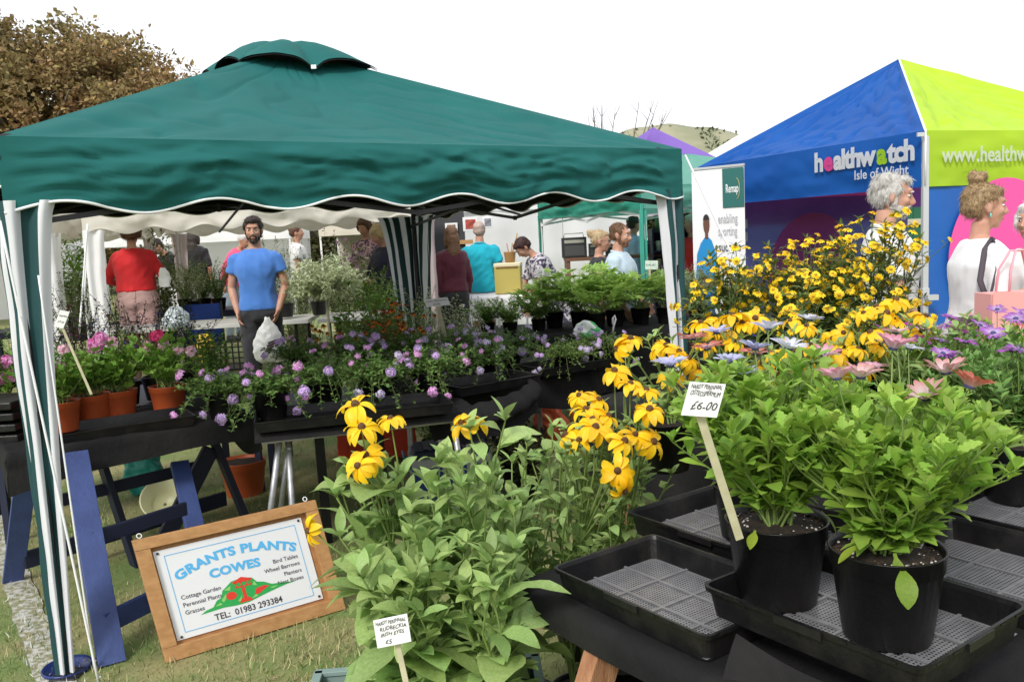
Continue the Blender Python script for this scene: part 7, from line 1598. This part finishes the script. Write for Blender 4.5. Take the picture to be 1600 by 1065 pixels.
# ================================================================== STALL WITH RADIOS, BANNER, SHELVES
def stall():
    t = thing('stall_table', 'brown wooden stall table with old radios on it', 'table', (1.15, 11.4, 0)); O = Vector((.75, 11.1, 0)); tabletop(t, O, (1, 0, 0), (0, 1, 0), 1.6, .6, 1.27, .04, mat('brown_wood', (.16, .07, .035), .6)); 
    for x in (.03, .8, 1.57): mb = MB(); mb.box((O.x + x, O.y + .3, .62), (.04, .56, 1.22)); mb.build('panel', MATS['brown_wood'], t, True)
    RB = mat('radio_black', (.02, .02, .022), .5); RG = mat('radio_trim', (.35, .33, .28), .4)
    for i, (x, w, h, lab) in enumerate(((.87, .32, .26, 'large black vintage radio with carrying handle and aerial'), (1.14, .16, .17, 'small black camera like radio beside the large one'), (1.34, .12, .15, 'small black box radio behind the blonde woman'), (1.9, .26, .17, 'low black radio between the couple heads'))):
        r = thing('radio', lab, 'radio', (x, 11.3, 1.272)); mb = MB(); mb.box((0, 0, h / 2), (w, .12, h)); mb.build('case', RB, r, bevel=.008)
        mb = MB(); mb.box((0, -.062, h * .35), (w * .8, .006, h * .5)); mb.build('grille', mat('grille_dark', (.06, .06, .06), .7), r); mb = MB(); mb.box((0, -.063, h * .8), (w * .8, .006, h * .16)); mb.build('dial', RG, r)
        if i in (0, 3): mb = MB(); mb.tube([(-w * .4, 0, h), (-w * .38, 0, h + .05), (w * .38, 0, h + .05), (w * .4, 0, h)], .006, 6); mb.build('handle', RG, r)
        if i == 0: mb = MB(); mb.tube([(-w * .45, 0, 0), (-w * .42, 0, h + .25)], .005, 5); mb.build('aerial', RG, r)
    t = thing('stall_table', 'white clothed stall table with the yellow box, in front of the bending woman', 'table', (-.1, 10.9, 0)); tabletop(t, (-.55, 10.7, 0), (1, 0, 0), (0, 1, 0), 1.35, .6, .84, .03, WHITE)
    for u in (0, 1.3): bar(t, (-.52 + u, 10.9, 0), (-.52 + u, 10.9, .8), .03, .03, GALV)
    cloth('white cloth over the stall table at the bending woman', (-.56, 10.68, 0), (1, 0, 0), (0, 1, 0), 1.38, .62, .862, .05, .05, .3, .05, .02, 4, .2, m_=mat('white_table_cloth', (.76, .75, .78), .8), n=(50, 30))
    def bex(t_):
        mb = MB(); mb.box((0, 0, .36), (.34, .24, .05)); mb.build('lid', mat('cream_lid', (.72, .66, .45), .5), t_, bevel=.01); mb = MB(); mb.box((0, -.125, .335), (.28, .006, .02)); mb.build('clasp', mat('brown_clasp', (.25, .15, .05), .5), t_)
    plainbox('yellow box with cream lid on the white stall table', 'cool_box', 'box', (-.0, 10.95, .875), R(-8), (.33, .23, .34), mat('mustard_box', (.48, .40, .10), .6), .01, bex)
    p = at(580 + 240, 445, Y=10.9); plainbox('small pink cloth bundle right of the yellow box', 'cloth_bundle', 'bundle', (.3, 10.9, .875), 0, (.13, .12, .10), mat('pink_bundle', (.7, .08, .14), .7), .03)
    t = thing('wicker_basket', 'narrow wooden basket with sticks on top of the yellow box', 'basket', (.03, 11.0, 1.255)); mb = MB(); mb.lathe([(.001, 0), (.06, 0), (.075, .13), (.085, .14), (.07, .13)], 14); mb.build('basket_wall', mat('cane', (.45, .25, .10), .7), t)
    for k in range(3): mb = MB(); mb.tube([(0, 0, .02), (-.03 + .07 * k, 0, .25 + .12 * (k == 2))], .008, 5); mb.build('stick', MATS['cane'], t)
    # art stall at the left of the marquee
    t = thing('display_screen', 'dark grey display screen with framed pictures behind the turquoise man', 'screen', (-1.0, 12.6, 0)); mb = MB(); mb.box((-1.15, 12.6, 1.15), (1.1, .04, 2.3)); mb.build('screen_panel', mat('charcoal_felt', (.05, .05, .055), .9), t, True)
    for i, (px_, py_, w, h, c) in enumerate(((735, 350, .22, .20, (.5, .08, .05)), (762, 347, .14, .16, (.3, .3, .35)), (705, 356, .18, .14, (.35, .2, .12)), (728, 378, .2, .06, (.5, .32, .15)))):
        p = at(px_, py_, Y=12.5); f = thing('picture_frame', ('white framed picture with a red motif', 'small grey framed picture', 'brown picture at the left of the screen', 'small wooden shelf under the pictures')[i] + ' on the dark screen', 'picture', (p.x, 12.55, p.z)); mb = MB(); mb.box((0, 0, 0), (w, .03, h)); mb.build('frame', WHITE if i != 3 else MATS['cane'], f, bevel=.004)
        if i != 3: mb = MB(); mb.box((0, -.018, 0), (w * .66, .008, h * .66)); mb.build('picture', mat('pic%s' % 'abc'[i], c, .6, tuple(q * .4 for q in c), 20), f)
    # shelves with tins and purple cloth
    t = thing('shelf_unit', 'black shelf unit with rows of tins behind the man in pale blue', 'shelves', (2.15, 11.0, 0))
    for z in (.2, .55, .8, 1.05, 1.3, 1.55): mb = MB(); mb.box((2.12, 11.1, z), (.55, .3, .02)); mb.build('shelf', DKNAVY, t, True)
    for x in (1.84, 2.40): mb = MB(); mb.box((x, 11.1, .8), (.02, .3, 1.58)); mb.build('side_panel', DKNAVY, t, True)
    mb = MB(); mb.box((2.12, 11.26, .8), (.56, .01, 1.58)); mb.build('back_panel', DKNAVY, t, True)
    tc_ = [mat('tin_green', (.12, .2, .10), .4), mat('tin_gold', (.35, .30, .10), .4), mat('tin_cream', (.5, .5, .42), .4)]; rr = random.Random(6)
    pl = ('left end', 'second from left', 'middle', 'second from right', 'right end')
    for zi, z in enumerate((.81, 1.06, 1.31, 1.56)):
        for i in range(5):
            h = rr.uniform(.10, .16); tn = thing('tin', '%s tin at the %s of the %s shelf' % (('green', 'gold', 'cream')[(i + zi) % 3], pl[i], ('third', 'second', 'upper', 'top')[zi]), 'tin', (1.92 + i * .10, 11.04, z), 0, 'tins on the black shelves'); mb = MB(); mb.lathe([(.001, 0), (.036, 0), (.036, h), (.03, h + .01), (.001, h + .01)], 12); mb.build('tin_body', tc_[(i + zi) % 3], tn)
    t = thing('stall_table', 'purple draped stall with white lace edge behind the green tent leg', 'table', (2.9, 12.6, 0)); mb = MB(); mb.grid(lambda u, v: (2.45 + u * 1.1, 12.2 + .03 * math.sin(u * 40) * v, 1.25 - v * 1.2), 50, 8); mb.build('drape', mat('purple_drape', (.10, .025, .30), .8), t, True)
    mb = MB(); mb.box((3.0, 12.5, 1.245), (1.12, .6, .02)); mb.build('table_top', WHITE, t, True); mb = MB(); mb.grid(lambda u, v: (2.44 + u * 1.12, 12.17, 1.262 - v * (.10 + .04 * abs(math.sin(u * 30)))), 60, 2); mb.build('lace_edge', TRIM, t, True)
    # trinkets
    mt = [mat('trinket_%s' % n_, c, .5) for n_, c in (('brown', (.25, .13, .08)), ('grey', (.3, .3, .32)), ('rose', (.4, .15, .12)), ('ivory', (.6, .55, .45)))]
    for i in range(7): t = thing('ornament', '%s ornament on the purple draped stall, number %s from the left' % (('brown', 'grey', 'rose', 'ivory')[i % 4], ('one', 'two', 'three', 'four', 'five', 'six', 'seven')[i]), 'ornament', (2.55 + i * .14, 12.35, 1.257), 0, 'ornaments on the purple stall'); mb = MB(); h = .1 + .07 * ((i * 37) % 5) / 4; mb.lathe([(.001, 0), (.035, 0), (.045, h * .3), (.02, h * .6), (.034, h * .85), (.001, h)], 12); mb.build('ornament_body', mt[i % 4], t)
stall()
def banner():
    c = at(1124, 400, Y=8.1); W = .52; yaw = R(38); H0, H1 = .03, 2.12; U = Vector((math.cos(yaw), -math.sin(yaw) , 0)); t = thing('pull_up_banner', 'white pull-up banner with green corner and a man in blue printed on it', 'banner', (c.x, c.y, 0)); N = Vector((-math.sin(yaw), -math.cos(yaw), 0)); O = Vector((c.x, c.y, 0)) - U * W / 2
    Q = lambda u, v, n_=0: O + U * (u * W) + Vector((0, 0, H0 + (H1 - H0) * v)) + N * n_
    mb = MB(); mb.grid(lambda u, v: Q(u, v, .01 * math.sin(PI * v)), 4, 20); mb.build('banner_sheet', mat('banner_white', (.78, .78, .80), .6), t, True)
    mb = MB(); mb.beam(Q(-.01, 1.0), Q(1.01, 1.0), .02, .02); mb.build('top_rail', POLE, t, True); mb = MB(); mb.beam(Q(0, 0), Q(1, 0), .16, .06); mb.build('base', POLE, t, True); mb = MB(); mb.tube([Q(.5, 0, -.03), Q(.5, 1, -.02)], .01, 6); mb.build('support_pole', POLE, t, True)
    def poly(pts, m_, n_, name='printed_figure'): mb = MB(); mb.add([Q(u, v, n_) for u, v in pts], [tuple(range(len(pts)))]); mb.build(name, m_, t, True)
    poly([(.60, .82), (1.0, .82), (1.0, .99), (.60, .99)], mat('banner_green', (.02, .13, .12), .6), .014, 'printed_panel')
    def tx(s_, size, u, v, m_, bold=0, fit=None):
        me = text_mesh(s_, size, bold=bold); xs = mwidth(me); k = fit * W / xs if fit else 1
        map_mesh(me, lambda c_: O + U * (u * W + c_.x * k) + Vector((0, 0, H0 + (H1 - H0) * v + c_.y)) + N * (.017 + c_.z)); link_mesh('lettering', me, m_, t, True)
    tx('Remap', .11, .66, .885, TRIM, .001, fit=.24)
    mb = MB(); mb.tube([Q(.86 + .06 * math.cos(a), .90 + .045 * math.sin(a), .016) for a in np.linspace(-1.6, 1.6, 12)], .003, 5); mb.build('printed_arc', mat('gold_print', (.5, .42, .15), .6), t, True)
    G1 = mat('print_grey', (.45, .45, .48), .6); G2 = mat('print_dark_grey', (.10, .10, .12), .6)
    tx('enabling', .12, .50, .755, G1, fit=.37); tx('sporting', .12, .50, .70, G1, fit=.36); tx('success', .12, .50, .63, G2, .001, fit=.42)
    BS = mat('print_blue_shirt', (.01, .24, .55), .6); SK = mat('print_brown_skin', (.13, .055, .035), .6); TR_ = mat('print_navy', (.02, .09, .28), .6)
    poly([(.15, .42), (.41, .42), (.43, .54), (.50, .53), (.52, .57), (.44, .63), (.37, .68), (.31, .695), (.24, .695), (.16, .67), (.08, .62), (.05, .52), (.10, .50), (.14, .55)], BS, .0135)
    poly([(.245, .685), (.305, .685), (.305, .72), (.245, .72)], SK, .0145); poly([(.275 + .062 * math.cos(a), .755 + .038 * math.sin(a) * (1.0 if math.sin(a) > 0 else 1.25)) for a in np.linspace(0, 6.0, 16)], SK, .0148); poly([(.275 + .064 * math.cos(a), .768 + .029 * math.sin(a)) for a in np.linspace(.1, 3.04, 9)], mat('print_black_hair', (.02, .015, .015), .7), .0152)
    poly([(.10, .55), (.17, .55), (.30, .50), (.50, .52), (.50, .49), (.28, .46), (.12, .48)], SK, .0150); poly([(.16, .20), (.42, .20), (.40, .44), (.16, .44)], TR_, .0140); poly([(.28, .61), (.34, .62), (.36, .60), (.30, .595)], mat('print_lime', (.5, .6, .1), .6), .0150)
banner()
# green shed with trellis seen inside the tent gap, counter things
def shed():
    t = thing('garden_shed', 'green panelled kiosk with white trellis seen through the tent gap', 'kiosk', (5.6, 12.0, 0)); G = mat('shed_green', (.015, .12, .06), .6); x0, x1, y = 4.6, 7.4, 11.6
    for i in range(24): mb = MB(); mb.box((x0 + .06 + i * .117, y, 1.1), (.11, .03, 1.25)); mb.build('board', G, t, True)
    mb = MB(); mb.box(((x0 + x1) / 2, y + .6, .6), (x1 - x0, 1.1, 1.2)); mb.build('wall', mat('shed_cream', (.55, .5, .38), .7), t, True)
    mb = MB(); mb.box(((x0 + x1) / 2, y - .02, 1.75), (x1 - x0, .05, .04)); mb.box(((x0 + x1) / 2, y - .02, 1.5), (x1 - x0, .06, .08)); mb.build('rail', MATS['shed_cream'], t, True)
    mb = MB()
    for i in range(36):
        x = x0 + i * .08; mb.beam((x, y - .01, 1.75), (x + .16, y - .01, 1.92), .012, .008, (0, 1, 0)); mb.beam((x + .16, y - .018, 1.75), (x, y - .018, 1.92), .012, .008, (0, 1, 0))
    mb.build('trellis', TRIM, t, True)
    c = at(1428, 470, Y=8.0); plainbox('black draped counter inside the blue and lime tent', 'counter', 'counter', (c.x + .25, 8.1, 0), R(22), (.9, .5, .95), mat('black_drape', (.012, .012, .014), .9), .02)
    for i in range(3): q = Vector((c.x + .06 + i * .1, 8.05 + i * .04, .952)); tt = thing('mug', 'clear tumbler on the black counter, %s' % ('left', 'middle', 'right')[i], 'cup', q, 0, 'tumblers on the counter'); mb = MB(); mb.lathe([(.001, 0), (.03, 0), (.038, .11), (.035, .11), (.028, .01)], 14); mb.build('cup_wall', mat('smoky_plastic', (.25, .24, .25), .2), tt)
shed()
def bamboo():
    t = thing('clothes_rail', 'white tubular clothes rail between the cream tent curtains', 'rail', (-3.9, 8.9, 0))
    mb = MB(); mb.tube([at(138, 352, Y=8.6), at(132, 460, Y=8.6), Vector((at(130, 470, Y=8.6).x, 8.6, .05))], .011, 8); mb.build('upright', TRIM, t, True)
    mb = MB(); mb.tube([at(128, 386, Y=8.6), at(142, 386, Y=8.6)], .01, 6); mb.build('crossbar', TRIM, t, True)
bamboo()
for i, (px_, Y, c, lab) in enumerate([(8, 4.0, (.02, .02, .02), 'stack of black module trays at the left edge behind the curtain')]):
    p = at(px_, 690, Y=Y); t = thing('module_trays', lab, 'trays', (p.x, p.y, .76)); 
    for k in range(4): mb = MB(); mb.box((0, 0, .03 + k * .05), (.3 - .01 * k, .3, .035)); mb.build('module_tray', BLACKTRAY, t, bevel=.006)
p = at(275, 498, Y=8.6)
softbag('clear crumpled polythene bag at the end of the left grey table', Vector((p.x, p.y, .86)), (.3, .2, .2), mat('clear_polythene', (.5, .56, .58), .3, trans=.3), 21)
softbag('small white paper bag hanging beside the woman in red', at(258, 448, Y=9.0), (.14, .06, .2), mat('white_paper', (.75, .75, .73), .6), 22)
mb = MB(); q = at(-15, 770, Y=5.0); t = thing('white_post', 'thin white post at the left picture edge', 'post', (q.x + .05, 5.2, 0)); mb.box((0, 0, .35), (.03, .03, .7)); mb.build('post_shaft', TRIM, t)
